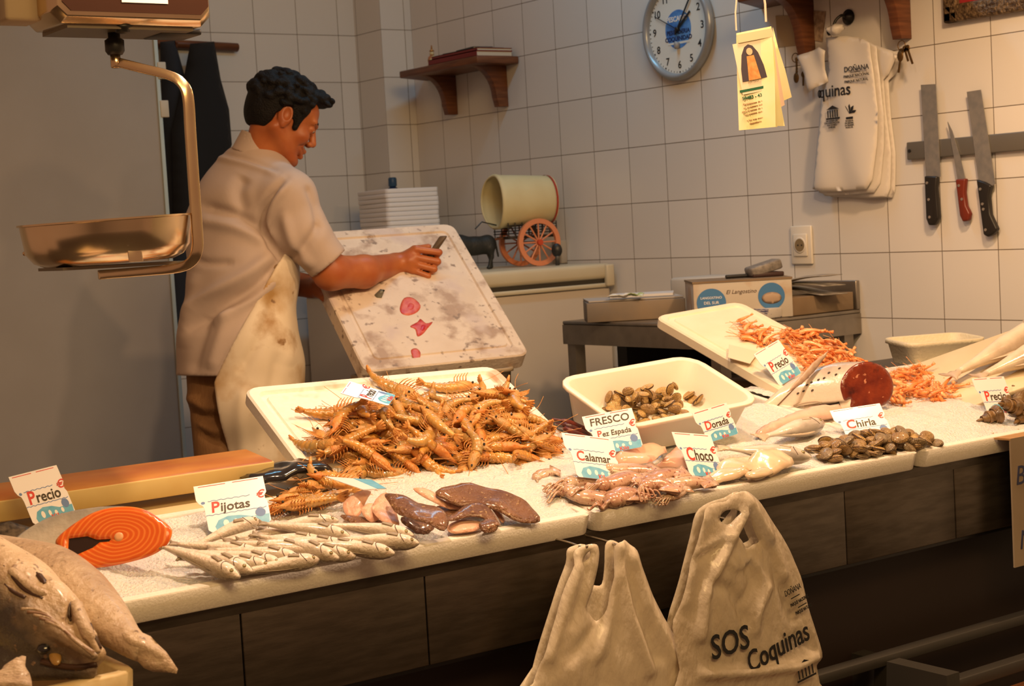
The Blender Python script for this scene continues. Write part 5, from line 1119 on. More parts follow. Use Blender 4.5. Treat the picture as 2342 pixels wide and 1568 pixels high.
# ------------------------------------------------------------------ sea bream
BRS = grad_mat('bream_skin', (.34, .30, .26), (.80, .74, .64), .045, mid=(.66, .60, .52), rough=.16, coat=.7); BRFN = mat('bream_fin', (.52, .42, .32), rough=.35, sss=.2)
bp = [(0, .004, .004, .003), (.05, .018, .014, .010), (.14, .032, .024, .017), (.28, .043, .034, .021), (.45, .043, .036, .020), (.65, .032, .026, .014), (.85, .014, .013, .006), (1, .010, .010, .004)]
for i, (h, tl, lf, lab, s) in enumerate([((1856, 1046), (1640, 1022), .020, 'silver sea bream at the front with its snout beside the clams', 1.0), ((1884, 966), (1735, 1000), .022, 'silver sea bream at the back beside the red cut fish', .9)]):
    Mx, L = lie(h, tl, lf, 10); o = fish('sea_bream', lab, 'fish', .25, bp, BRS, BRFN, eye=(.13, .007, .004), dorsal=(.3, .85, .05), tail=(.16, .14)); place(o, Mx, (L/.285, .62, .9))

# ------------------------------------------------------------------ cut fish with dark red face
TD = depth(surf(1985, 940))
tcn = at(1984, 879, TD); tN = nrm(-FW+RT0*.30+np.array([0, 0, .10])); tX = nrm(RT0-tN*(RT0 @ tN)); tY = np.cross(tN, tX); TM = frame(tcn, tX, tY, tN); TI = TM.inverted()
t = thing('cut_fish', 'big spotted silver fish cut across with a dark red face', 'fish', TM)
of = [onface(a, b, tcn, tN, TI) for a, b in [(1925, 900), (1922, 880), (1930, 858), (1948, 838), (1972, 828), (2000, 829), (2024, 842), (2040, 866), (2043, 890), (2036, 912), (2022, 926), (1995, 932), (1965, 934), (1945, 932), (1946, 912), (1932, 916)]]
of = [tuple(p[:2]) for p in spline([(a, b, 0) for a, b in of], 3, True)]
RF = mat('red_flesh', (.115, .012, .005), (.21, .030, .009), 26, .22, sss=.1, coat=.6, bump=.3, bscale=80); layer(RF, 24, .58, .68, (.055, .006, .004), offset=2); layer(RF, 70, .66, .70, (.55, .22, .12), offset=5)
V, Fc = pillow(of, .003, .006, edge=.0005, inset=.015); MB().add(V, Fc).build('cut_face', RF, t, True)
TSK = grad_mat('spotted_skin', (.42, .36, .32), (.80, .68, .56), .07, mid=(.74, .62, .52), rough=.2, coat=.6)
ends = [((1984, 879), 1.0, 1.0, 0), ((1965, 880), 1.04, 1.03, .02), ((1930, 882), 1.06, 1.06, .06), ((1885, 890), 1.05, 1.03, .10), ((1840, 908), .98, .90, .12), ((1795, 932), .84, .66, .12), ((1755, 958), .55, .38, .10), ((1722, 974), .2, .12, .08)]
rr = []
cc = [np.array(TI @ Vector(at(p[0], p[1], TD+d*.35))) for (p, a, b, d) in ends]
for (p, sx, sy, d), c_ in zip(ends, cc): rr.append([(q[0]*sx+c_[0], q[1]*sy+c_[1], c_[2]) for q in of])
MB().loft(rr, cap=False).build('skin', TSK, t, True)
sk_ = [c_ for c_ in t.children if c_.name.startswith('skin')][0]; hit = skin_hits(sk_, TM)
mk = MB()
for px, py in ((1825, 899), (1838, 894), (1858, 892), (1856, 874), (1885, 864), (1912, 856), (1920, 842), (1896, 852), (1872, 868), (1846, 880)):
    p = hit(px, py, .0003)
    if p is not None: mk.ell(p, (.0040, .0022, .003), 8, 6, Rz(.5))
mk.build('dark_spots', mat('spot_dark', (.05, .03, .022), rough=.4), t, True)
def on_line(nm, P, r, m, n=4, off=.0006):
    q = [hit(a_, b_, off) for a_, b_ in P]; q = [p for p in q if p is not None]
    if len(q) > 1: return MB().tube(spline(q, n), r, 6).build(nm, m, t, True)
LNB = mat('skin_line', (.16, .09, .055), rough=.4)
on_line('side_line', [(1735, 966), (1770, 935), (1800, 905), (1825, 880), (1850, 862)], .0014, LNB)
on_line('belly_fin', [(1815, 927), (1840, 920), (1865, 917), (1878, 919), (1868, 925), (1840, 929)], .0022, mat('belly_fin', (.55, .42, .32), rough=.3), 4, .001)
on_line('belly_slit', [(1856, 934), (1885, 930), (1910, 927), (1921, 924)], [.002]+[.0065]*12, mat('slit_dark', (.010, .004, .003), rough=.5), 4, 0)
fp = [onface(a, b, tcn, tN, TI) for a, b in [(1812, 896), (1840, 862), (1872, 826), (1908, 798), (1902, 812), (1876, 846), (1846, 876)]]
MB().add(*pillow(fp, .0012, .008, edge=.0005, fold=lambda x, y: -.03)).build('dorsal_fin', mat('fin_membrane', (.42, .30, .22), rough=.3, sss=.2), t, True)
px_piece('belly_flap', 'pinkish belly strip lying under the red cut fish', 'fish', [(1730, 985), (1780, 960), (1850, 935), (1920, 930), (1926, 950), (1880, 956), (1800, 972), (1740, 1000)], .01, .004, mat('belly_strip', (.76, .56, .46), (.7, .42, .32), 14, .25, sss=.2, coat=.5), 14, .01)

# ------------------------------------------------------------------ two silver fish on the sloping board
SVS = grad_mat('silver_skin_fish', (.38, .30, .22), (.80, .72, .58), .035, mid=(.70, .60, .46), rough=.2, coat=.5)
sp_ = [(0, .004, .004, .004), (.05, .014, .012, .012), (.15, .026, .024, .022), (.35, .034, .032, .028), (.6, .028, .026, .022), (.85, .012, .012, .01), (1, .007, .007, .005)]
bn_ = sN; bp_ = sA
for hd, tl, lab, of_ in (((2460, 712), (2168, 868), 'long silver fish at the back of the sloping board', .034), ((2500, 752), (2232, 870), 'long silver fish at the front of the sloping board', .034)):
    a = onplane(*hd, bp_+bn_*of_, bn_); b = onplane(*tl, bp_+bn_*of_*.6, bn_); L = np.linalg.norm(b-a); o = fish('silver_fish', lab, 'fish', .42, sp_, SVS, BRFN, eye=(.1, .008, .004), dorsal=(.35, .8, .04), tail=(.08, .06)); place(o, frame(a, b-a, np.cross(bn_, b-a), bn_), (L/.455, 1.35, 1.25))

# ------------------------------------------------------------------ big fish at the lower left, on a foam tray on the front ledge
tr = tub('foam_tray', .46, .30, .06, .02, .004, .03, mat('yellowed_foam', (.66, .50, .26), (.72, .58, .34), 60, .55), floor=.012); P = at(140, 1560, 2.12)
tr.matrix_world = frame((P[0]-.125, -3.775, .50), (1, .0, 0), (0, 1, 0)); tag(tr, 'yellowed foam tray at the lower left under the two big fish', 'foam tray')
led = MB().box((-3.6-ox, -3.92-oy, .478-oz), (-2.98-ox, -3.60-oy, .498-oz)).build('front_ledge', DSTEEL, bpy.data.objects['fish_counter'], bevel=.003)
BHS = mat('big_fish_skin', (.30, .225, .145), (.46, .36, .25), 14, .42, sss=.06, coat=.12, bump=.5, bscale=90, detail=8); layer(BHS, 6, .48, .70, (.15, .11, .075), aniso=(1, 3, 1), offset=1, detail=7); layer(BHS, 70, .62, .72, (.12, .085, .055), detail=3)
BHP = mat('big_fish_pale', (.56, .43, .30), (.42, .30, .20), 12, .42, sss=.08, coat=.1, bump=.5, bscale=100, detail=8); layer(BHP, 7, .52, .72, (.30, .20, .13), offset=6, detail=7); layer(BHP, 90, .64, .70, (.24, .16, .10), detail=3)
def seg_fish(P, R, sq, n=22, up=(0, 0, 1)):
    Q = spline([at(a, b, d) for a, b, d in P], 6); r = np.interp(np.linspace(0, 1, len(Q)), np.linspace(0, 1, len(R)), R); return Q, r
# the gaping head in front
hc = at(90, 1400, 2.2); hx = nrm(at(232, 1502, 2.13)-at(-60, 1290, 2.26)); hz = nrm(np.array([-.30, -.72, .62])-hx*(np.array([-.30, -.72, .62]) @ hx)); hy = np.cross(hz, hx)
HM = frame(hc, hx, hy, hz); HI = HM.inverted(); HR = None
def hp2(px, py, dz=0.0): p = onplane(px, py, hc+hz*dz, hz); v = HI @ Vector(p); return np.array([v.x, v.y, v.z])
s_ = hp2(234, 1506); 
def bighead(P):
    a0 = hp2(-130, 1240); d = sd_ell(P, hp2(40, 1385, -.02), (.125, .060, .058)); d = smin(d, sd_cap(P, a0+np.array([0, 0, -.03]), hp2(20, 1370, -.02), .062, .060), .03)
    d = smin(d, sd_cap(P, hp2(110, 1440, -.015), hp2(222, 1496, -.01), .048, .012), .03)
    d = smin(d, sd_cap(P, hp2(120, 1360, .012), hp2(205, 1452, .010), .020, .010), .012)          # cheek and jaw ridges
    d = smin(d, sd_cap(P, hp2(60, 1400, .030), hp2(215, 1500, .014), .012, .006), .010)
    for A_, B_, r in (((170, 1362), (160, 1418), .006), ((192, 1388), (230, 1482), .005)):
        for dz in (.022, .034, .045): d = smax(d, -sd_cap(P, hp2(*A_, dz), hp2(*B_, dz*.6), r), .006)
    d = smin(d, sd_cap(P, hp2(20, 1520, -.03), hp2(205, 1535, -.02), .022, .010), .012)              # lower jaw
    return d
V, Fc = nets(bighead, (-.27, -.11, -.10), (.14, .10, .065), .0036)
t = thing('big_fish_head', 'big grey-brown fish lying belly up with its head at the lower left corner', 'fish', HM)
BGR = grad_mat('belly_up_skin', (.66, .52, .37), (.055, .045, .04), .075, mid=(.40, .28, .17), rough=.38, bump=.5, bscale=90, coat=.12, sss=.06); layer(BGR, 90, .64, .70, (.24, .15, .09), detail=3); layer(BGR, 8, .55, .75, (.34, .22, .13), offset=2, detail=6)
bo_ = MB().add(V, Fc).build('body', BGR, t, True, fix=False); hit = skin_hits(bo_, HM)
SLT = mat('slit_brown', (.055, .025, .015), rough=.4); GST = mat('gill_stripe', (.22, .12, .07), rough=.45)
on_line('fin_slit', [(8, 1292), (30, 1318), (60, 1350), (98, 1368)], [.0012]*4+[.0035]*7+[.0025]*2, SLT, off=-.0008); on_line('fin_slit', [(10, 1334), (30, 1352), (58, 1366)], [.0015]*3+[.003]*6, SLT, off=-.0008)
on_line('throat_slit', [(170, 1362), (160, 1385), (158, 1405), (162, 1420)], [.0012]*3+[.0035]*7+[.002]*3, SLT, off=-.0005); on_line('jaw_slit', [(192, 1388), (205, 1425), (220, 1460), (230, 1482)], .0028, SLT, off=-.0006)
on_line('vent', [(84, 1308), (94, 1322), (103, 1334)], [.002]*2+[.005]*5+[.003]*2, SLT, off=-.001)
for k in range(5): on_line('gill_stripe', [(48+14*k, 1392+7*k), (92+12*k, 1396+10*k), (135+9*k, 1428+9*k), (176+6*k, 1466+5*k), (214, 1490+2*k)], .0022, GST if k % 2 else BHP, off=.0002)
on_line('fin', [(22, 1300), (50, 1326), (85, 1352), (108, 1358)], [.003]+[.0075]*10+[.003]*2, BHP, off=-.001); on_line('jaw_ridge', [(176, 1372), (186, 1410), (204, 1452), (224, 1492)], [.004]+[.009]*8+[.005]*4, BHP, off=-.003)
on_line('lip', [(95, 1512), (140, 1522), (185, 1525), (222, 1518)], .0045, SLT, off=0)
e = hit(100, 1482, .0)
if e is not None: ey_ = MB().ell(e, (.009, .009, .006), 14, 10).build('eye', EYEB, t, True)
e = hit(126, 1500, .0)
if e is not None: MB().ell(e, (.016, .008, .004), 14, 8, Rz(-.5)).build('gold_cheek', mat('gold_cheek', (.34, .19, .05), rough=.3, coat=.5), t, True)
# the second big fish, its tail hanging over the rim
Q, r = seg_fish([(-90, 1270, 2.50), (20, 1292, 2.46), (105, 1318, 2.40), (172, 1358, 2.33), (232, 1408, 2.27), (285, 1458, 2.22), (330, 1492, 2.19)], [.045, .050, .056, .050, .038, .024, .016], 1)
c_ = Q[len(Q)//2]; t = thing('big_fish', 'big pale fish behind the gaping head, its tail hanging over the tray rim', 'fish', T(*c_))
MB().tube([q-c_ for q in Q], r, 22, squash=.85).build('body', BHP, t, True)
tq = [(275, 1445), (310, 1440), (345, 1455), (380, 1490), (406, 1528), (404, 1540), (380, 1538), (350, 1536), (330, 1528), (295, 1490)]
tn = nrm(-FW+np.array([.1, 0, .5])); t0 = at(330, 1492, 2.19); TFm = frame(t0-c_, nrm(RT0-tn*(RT0 @ tn)), np.cross(tn, nrm(RT0-tn*(RT0 @ tn))), tn); TFi = (T(*c_) @ TFm).inverted()
o = MB().add(*pillow([tuple((TFi @ Vector(onplane(a, b, t0, tn)))[:2]) for a, b in tq], .012, .006, edge=.001, fold=lambda x, y: .003*math.sin((y+x*.4)*260))).build('tail_fin', BHP, t, True); o.matrix_local = TFm
gl = [at(a, b, 2.30) for a, b in ((88, 1308), (96, 1318), (108, 1328))]; MB().tube([p-c_ for p in gl], .005, 8).build('vent', mat('vent_dark', (.06, .03, .02), rough=.4), t, True)
o = px_piece('fish_offcut', 'pinkish fish fin at the bottom left corner of the photo', 'fish', [(-20, 1490), (30, 1520), (80, 1545), (130, 1590), (-20, 1600)], .010, 0, BHP, 0, .012, wv(60, .008)); Mx = frame(at(40, 1545, 2.08), RT0, UP0*.5+FW*.8); o.matrix_world = Mx @ Matrix.Diagonal((.8, .35, .8, 1))
# dark things behind: black plastic under the lid, dark legs by the tub
o = MB().add(*pillow([(-.09, -.04), (.08, -.05), (.11, .02), (.03, .06), (-.08, .04)], .012, .012, fold=wv(70, .03))).build('plastic_scrap', mat('black_film', (.012, .012, .014), rough=.18, coat=.6), None, True); o.matrix_world = frame(surf(648, 1082, .02), SX, SY, SN); tag(o, 'crumpled black plastic between the cutting board and the tilted lid', 'plastic')
for k in range(3):
    P = [surf(1262+8*k, 958+10*k, .05-.01*k), surf(1300, 965+9*k, .045), surf(1345, 985+9*k, .02)]; o = MB().tube(spline(P, 5), [.003]*4+[.006]*7, 8).build('dark_fin', mat('dark_red_fin', (.05, .03, .035), (.16, .03, .02), 40, .3), None, True); tag(o, ['dark fin uppermost of three between the prawns and the tub', 'dark fin in the middle between the prawns and the tub', 'dark fin lowest of three between the prawns and the tub'][k], 'fin')
# ================================================================== the fishmonger and the box lid he scrapes
LS = 1.06
lk = lambda p: CAM+(np.array(p)-CAM)*LS
mBR, mBL, mTR = lk((-1.109, -2.245, .754)), lk((-1.603, -2.167, .75)), lk((-1.04, -1.788, 1.136)); mTL = mBL+mTR-mBR
DIRTY = mat('dirty_foam', (.68, .58, .47), (.62, .51, .40), 8, .55, bump=.15, bscale=120)
layer(DIRTY, 13, .52, .64, (.40, .29, .21), offset=4, detail=6); layer(DIRTY, 38, .62, .70, (.26, .19, .14), offset=9, detail=4); layer(DIRTY, 5, .56, .66, (.56, .46, .41), offset=2)
ML, MW, MH = lid('foam_box_lid', mTL, mTR, mBL, .055, DIRTY, 'dirty white foam box lid the fishmonger is scraping clean', .035, .006)
o_lid = bpy.data.objects['foam_box_lid']; ln = np.array(ML.to_3x3().col[2]); lp0 = np.array(ML.translation)
BLOOD = mat('blood', (.46, .025, .018), (.60, .12, .08), 60, .4)
def stain(P, th, m, nm='blood_stain'):
    I = ML.inverted(); q = [tuple((I @ Vector(onplane(a, b, lp0, ln)))[:2]) for a, b in P]; q = [tuple(p[:2]) for p in spline([(a, b, 0) for a, b in q], 3, True)]
    V, Fc = pillow(q, th, .006, edge=.0003); MB().add(V, Fc).build(nm, m, o_lid, True).matrix_local = T(0, 0, -.0018)
stain([(915, 700), (925, 680), (945, 680), (962, 697), (955, 712), (935, 720), (918, 715)], .002, mat('blood_pale', (.62, .16, .10), (.48, .04, .025), 40, .4))
stain([(928, 700), (938, 690), (950, 698), (944, 710), (932, 708)], .003, BLOOD)
stain([(938, 745), (955, 735), (962, 728), (975, 738), (990, 735), (978, 750), (968, 762), (955, 768), (950, 752)], .002, BLOOD); stain([(962, 742), (975, 742), (970, 758), (960, 756)], .003, mat('blood_deep', (.45, .015, .02), rough=.3))
stain([(940, 800), (952, 795), (962, 805), (958, 822), (946, 818)], .0012, MATS['blood_pale'])
P0 = onplane(866, 676, lp0, ln)
o = MB().add(*pillow([(-.022, -.010), (0, -.013), (.024, .002), (.014, .012), (-.010, .008)], .004, .006)).build('fish_scrap', mat('grey_scrap', (.09, .085, .06), (.2, .19, .14), 50, .35), None, True); o.matrix_world = frame(P0+ln*.003, RT0*.8+UP0*.5, UP0); tag(o, 'small grey fish scrap lying on the dirty foam lid', 'scrap')
bin_ = tub('waste_bin', .42, .28, .70, .006, .03, .04, mat('bin_plastic', (.36, .28, .18), rough=.5), lip=.008, liph=.012); bin_.matrix_world = T(*( (mBR+mBL)/2+np.array([.02, .13, 0]) )[:2], 0) @ Rz(-.15); tag(bin_, 'beige plastic bin under the dirty foam lid, behind the counter', 'bin')

person = thing('person', 'dark-haired fishmonger in white short-sleeved shirt and stained apron scraping a foam lid', 'person', T(*onz(560, 1400, 0)))
PI_ = np.array(person.location)
SKIN = mat('skin', (.44, .14, .040), (.36, .095, .028), 14, .42, sss=.12, bump=.04, bscale=160)
SHIRT = mat('white_shirt', (.50, .395, .325), (.46, .36, .295), 6, .75, bump=.05, bscale=320)
APRON = mat('stained_apron', (.72, .62, .47), (.66, .55, .39), 5, .6); layer(APRON, 5.5, .52, .68, (.42, .25, .09), offset=5, detail=6); layer(APRON, 16, .66, .70, (.22, .12, .05), offset=3, detail=6)
TROU = mat('brown_trousers', (.16, .075, .024), (.20, .10, .035), 12, .8, bump=.3, bscale=70, aniso=(3, 3, .3)); HAIR = mat('black_hair', (.0035, .003, .003), (.008, .0065, .006), 60, .62, bump=.5, bscale=200, spec=.25)
def pp(px, py, D): return at(px, py, D)
def vnorm(V, Fc):
    N_ = np.zeros_like(V); A = V[Fc[:, 2]]-V[Fc[:, 0]]; B = V[Fc[:, 3]]-V[Fc[:, 1]]; n = np.cross(A, B)
    for k in range(4): np.add.at(N_, Fc[:, k], n)
    return N_/np.maximum(np.linalg.norm(N_, axis=1, keepdims=True), 1e-9)
def creases(V, Fc, lines):
    """cloth folds: ridges (+) and valleys (-) along lines that run over the side of the cloth seen in the photo"""
    N_ = vnorm(V, Fc); d = V-CAM; z = d @ FW; u = 1171+F*(d @ RT)/z; v = 784-F*(d @ UP)/z; face = np.clip(-(N_ @ FW)*1.6, 0, 1); H = np.zeros(len(V))
    for amp, wd, pts in lines:
        pts = np.array(spline([(a, b, 0) for a, b in pts], 6))[:, :2]; best = np.full(len(V), 1e9); tt = np.zeros(len(V))
        for i in range(len(pts)-1):
            a, b = pts[i], pts[i+1]; ab = b-a; t = np.clip(((u-a[0])*ab[0]+(v-a[1])*ab[1])/(ab @ ab), 0, 1); dd = np.hypot(u-a[0]-ab[0]*t, v-a[1]-ab[1]*t); m_ = dd < best; best[m_] = dd[m_]; tt[m_] = (i+t[m_])/(len(pts)-1)
        H += 1.55*amp*np.exp(-(best/wd)**2)*np.clip(np.minimum(tt, 1-tt)*5, .15, 1)
    return V+N_*(H*face)[:, None]
def sdf_obj(name, f, pts, pad, h, m, lines=None, shift=PI_, parent=person, extra=None):
    pts = np.array(pts); lo = pts.min(0)-pad; hi = pts.max(0)+pad; V, Fc = nets(f, lo, hi, h)
    if lines: V = creases(V, Fc, lines)
    return MB().add(V-shift, Fc).build(name, m, parent, True, fix=False)
BS = (1, 1.4, 1)
chest, waist, hips, hem = pp(562, 470, 4.93), pp(553, 630, 4.92), pp(540, 780, 4.91), pp(536, 905, 4.91)
rsh, lsh, nk = pp(660, 452, 4.80), pp(520, 462, 5.06), pp(592, 385, 4.92)
slm, cuff = pp(692, 532, 4.80), pp(752, 603, 4.82); elb, fore, wri = pp(756, 622, 4.84), pp(832, 621, 4.93), pp(915, 602, 5.02)
def torso(P, g=0.0):
    d = sd_cap(P, chest, waist, .128+g, .138+g, BS); d = smin(d, sd_cap(P, waist, hips, .138+g, .150+g, BS), .05); d = smin(d, sd_cap(P, hips, hem, .150+g, .166+g, BS), .05)
    d = smin(d, sd_cap(P, nk, rsh, .070+g, .078+g), .06); d = smin(d, sd_cap(P, nk, lsh, .070+g, .082+g), .06); return smin(d, sd_cap(P, pp(560, 400, 4.97), pp(505, 520, 4.97), .07+g, .10+g), .08)
def plane(P, p0, n): return (P[0]-p0[0])*n[0]+(P[1]-p0[1])*n[1]+(P[2]-p0[2])*n[2]
cdir = nrm(cuff-slm); hemn = nrm(-UP0+RT0*(-.05))
def shirt_f(P):
    d = torso(P); s = sd_cap(P, rsh, slm, .082, .073); s = smin(s, sd_cap(P, slm, cuff+cdir*.05, .073, .060), .03); s = smax(s, plane(P, cuff, cdir), .004); s = np.maximum(s, -sd_cap(P, cuff-cdir*.03, cuff+cdir*.06, .052, .052))
    s2 = smax(sd_cap(P, lsh, pp(640, 560, 5.13), .080, .070), plane(P, pp(640, 570, 5.12), nrm(np.array([.6, 0, -.8]))), .004)
    d = smin(d, s, .022); d = smin(d, s2, .03); d = smax(d, plane(P, pp(450, 858, 4.9), hemn), .004)
    neck_hole = sd_cap(P, pp(598, 352, 4.92), pp(640, 262, 4.92), .058, .075); return smax(d, -neck_hole, .006)
FOLDS = [(.013, 15, [(632, 570), (575, 620), (470, 680), (412, 730)]), (-.012, 13, [(648, 590), (590, 655), (500, 705), (425, 760)]), (.011, 14, [(640, 620), (570, 690), (480, 740)]), (-.010, 12, [(455, 470), (540, 492), (620, 540)]), (.008, 14, [(440, 500), (540, 520), (620, 560)]),
 (-.013, 9, [(655, 405), (612, 455), (598, 510), (622, 565), (650, 600)]), (.008, 9, [(668, 410), (628, 462), (616, 515), (640, 560)]), (-.009, 12, [(738, 505), (700, 560), (655, 605)]), (.008, 12, [(648, 480), (672, 560), (720, 615)]), (-.007, 10, [(700, 420), (722, 470), (730, 530)]), (-.008, 16, [(560, 400), (545, 440), (560, 490)]),
 (.008, 16, [(450, 620), (430, 700), (415, 800)]), (-.008, 14, [(480, 720), (455, 790), (440, 855)]), (.007, 14, [(530, 700), (500, 780), (480, 850)]), (-.006, 9, [(425, 580), (470, 600), (540, 600)]), (.006, 8, [(470, 350), (560, 372), (640, 400)]), (-.006, 7, [(475, 345), (560, 364), (640, 392)])]
sdf_obj('shirt', shirt_f, [chest, waist, hem, rsh, lsh, cuff, pp(640, 570, 5.12), nk], .24, .0065, SHIRT, FOLDS)
nax = nrm(RT0*.46+UP0*.88); ncx = pp(594, 340, 4.92)
def collar_f(P):
    d = sd_cap(P, ncx-nax*.08, ncx+nax*.10, .080, .066); d = np.maximum(d, -sd_cap(P, ncx-nax*.1, ncx+nax*.12, .075, .060)); return smax(smax(d, plane(P, ncx+nax*.030, nax), .003), -plane(P, ncx-nax*.035, nax), .003)
sdf_obj('collar', collar_f, [ncx], .12, .0035, SHIRT)
c_ = pp(600, 770, 4.78)-PI_; spot_stain(APRON, tuple(c_), .17, (.36, .20, .065), 11, .52, .72); spot_stain(APRON, tuple(pp(585, 830, 4.78)-PI_), .09, (.14, .075, .03), 45, .62, .70, 3)
# apron: wraps the front, its edge runs from under the arm down to the hem
a1, a2 = pp(640, 600, 4.78), pp(497, 868, 4.76); an_ = nrm(np.cross(a2-a1, FW)); an_ = an_ if an_ @ RT0 > 0 else -an_
kneeA = pp(588, 1180, 4.92)
def apron_f(P):
    d = torso(P, .007); sk = sd_cap(P, pp(572, 840, 4.91), kneeA, .150, .125, (1, 1.35, 1)); d = smin(d, sk, .03); d = np.maximum(d, -(torso(P, .001)*1+0)) if False else d
    d = smax(d, -plane(P, a1, an_), .003); d = smax(d, plane(P, pp(640, 560, 4.9), nrm(UP0*.9-RT0*.25)), .003); d = smax(d, plane(P, kneeA, np.array([0, 0, -1.])), .004)
    left = plane(P, pp(500, 870, 4.8), nrm(-RT0-UP0*.10)); return smax(d, left, .004)
AF = [(-.006, 14, [(640, 640), (600, 760), (540, 860)]), (.006, 18, [(668, 660), (660, 760), (668, 840)]), (-.006, 14, [(640, 800), (620, 900), (600, 1040)]), (.006, 16, [(560, 880), (550, 960), (560, 1060)])]
sdf_obj('apron', apron_f, [pp(560, 600, 4.7), pp(640, 600, 5.1), kneeA, pp(450, 900, 4.8), pp(700, 900, 5.0)], .12, .0065, APRON, AF)
MB().tube([p-PI_ for p in (pp(628, 612, 4.765), pp(640, 602, 4.76), pp(634, 622, 4.76))], .006, 6).build('apron_tie', mat('tie', (.32, .2, .1), rough=.7), person)
# trousers and shoes
hipR, hipL = pp(498, 850, 4.90), pp(585, 850, 5.03); knR, knL = pp(512, 1115, 4.84), pp(600, 1110, 5.0); ftR, ftL = onz(512, 1370, .09), onz(610, 1350, .09)
ftR = np.array([knR[0]-.02, knR[1]-.01, .08]); ftL = np.array([knL[0], knL[1], .08])
def trou_f(P):
    d = sd_cap(P, hipR, knR, .092, .078); d = smin(d, sd_cap(P, knR, ftR, .076, .062), .03); e = smin(sd_cap(P, hipL, knL, .100, .078), sd_cap(P, knL, ftL, .076, .062), .03); d = smin(d, e, .03); d = smin(d, sd_cap(P, hips, hem, .100, .104, BS), .05)
    return smax(d, -(P[2]-.055), .004)
sdf_obj('trousers', trou_f, [hipR, hipL, ftR, ftL, hips], .17, .009, TROU, [(.010, 12, [(420, 900), (470, 930), (510, 925)]), (-.010, 10, [(430, 930), (470, 955), (520, 950)]), (.009, 10, [(450, 960), (490, 985), (525, 975)]), (-.009, 9, [(455, 985), (490, 1008), (525, 1000)])])
for f_ in (ftR, ftL):
    V, Fc = nets(lambda P: smax(smin(sd_ell(P, (f_[0]+.02, f_[1], .055), (.09, .05, .055)), sd_ell(P, (f_[0]+.11, f_[1], .04), (.09, .048, .040)), .03), -(P[2]-.002), .003), (f_[0]-.12, f_[1]-.08, -.01), (f_[0]+.24, f_[1]+.08, .14), .008); MB().add(V-PI_, Fc).build('shoe', mat('white_clog', (.5, .47, .42), rough=.5), person, True, fix=False)
# ---- body: head, neck, arms, hands and trunk in one mesh
hpitch, hyaw = math.radians(30), math.radians(22)
FH = np.array([FW[0], FW[1], 0]); FH /= np.linalg.norm(FH)
hd = math.cos(hyaw)*RT0+math.sin(hyaw)*FH; hf = math.cos(hpitch)*hd-math.sin(hpitch)*np.array([0, 0, 1.]); hu = math.sin(hpitch)*hd+math.cos(hpitch)*np.array([0, 0, 1.]); hl_ = np.cross(hu, hf)
hc = pp(646, 268, 4.90); HD = frame(hc, hf, hl_, hu); HDI = HD.inverted()
nkl = np.array(HDI @ Vector(pp(588, 400, 4.92))); 
def head_f(P):
    d = sd_ell(P, (-.012, 0, .030), (.098, .076, .088)); d = smin(d, sd_ell(P, (.038, 0, -.035), (.058, .058, .078)), .03); d = smin(d, sd_ell(P, (.05, 0, .04), (.048, .060, .046)), .02)
    for s in (1, -1):
        d = smin(d, sd_cap(P, (-.018, s*.056, -.045), (.070, s*.022, -.100), .020, .018), .02); d = smin(d, sd_ell(P, (.070, s*.040, -.030), (.022, .022, .022)), .018); d = smin(d, sd_cap(P, (.084, s*.045, .024), (.098, s*.014, .020), .010, .010), .012)
        d = smax(d, -sd_ell(P, (.108, s*.034, .002), (.020, .016, .010)), .010); d = smin(d, sd_ell(P, (.086, s*.033, .002), (.013, .013, .012)), .003)
        d = smax(d, -sd_cap(P, (.092, s*.026, -.038), (.078, s*.044, -.062), .004), .007)
    d = smin(d, sd_ell(P, (.080, 0, -.105), (.022, .024, .018)), .015)
    d = smin(d, sd_cap(P, (.098, 0, .012), (.117, 0, -.028), .008, .0115), .010); d = smin(d, sd_ell(P, (.108, .013, -.036), (.011, .008, .008)), .006); d = smin(d, sd_ell(P, (.108, -.013, -.036), (.011, .008, .008)), .006)
    for s in (1, -1):
        d = smin(d, sd_cap(P, (.103, 0, -.062), (.086, s*.029, -.058), .007, .004), .005); d = smin(d, sd_cap(P, (.100, 0, -.080), (.085, s*.028, -.066), .0075, .004), .005); d = smax(d, -sd_cap(P, (.112, 0, -.071), (.086, s*.031, -.060), .0032, .003), .003)
        E_ = Matrix.Rotation(s*-.25, 3, 'Z') @ Matrix.Rotation(.18, 3, 'Y'); R = np.array(E_)
        d = smin(d, sd_ell(P, (-.010, s*.077, -.004), (.022, .009, .033), R), .006); d = smax(d, -sd_ell(P, (-.006, s*.086, .0), (.012, .008, .019), R), .004); d = smin(d, sd_ell(P, (-.004, s*.076, -.032), (.010, .007, .011)), .004)
    return smin(d, sd_cap(P, (-.026, 0, -.055), nkl, .051, .054), .03)
V1, F1 = nets(head_f, (-.16, -.11, -.26), (.16, .11, .13), .0028); V1 = np.array([HD @ Vector(v) for v in V1])
Dh = depth(onplane(975, 597, lp0, ln))-.045
q = lambda px, py, d=0: pp(px, py, Dh+d)
FING = [((952, 570), (1004, 577), (996, 590), (968, 586), .0105), ((950, 588), (1001, 598), (990, 610), (962, 606), .0108), ((948, 604), (993, 615), (981, 626), (955, 622), .0102), ((944, 618), (979, 631), (968, 640), (946, 636), .0092)]
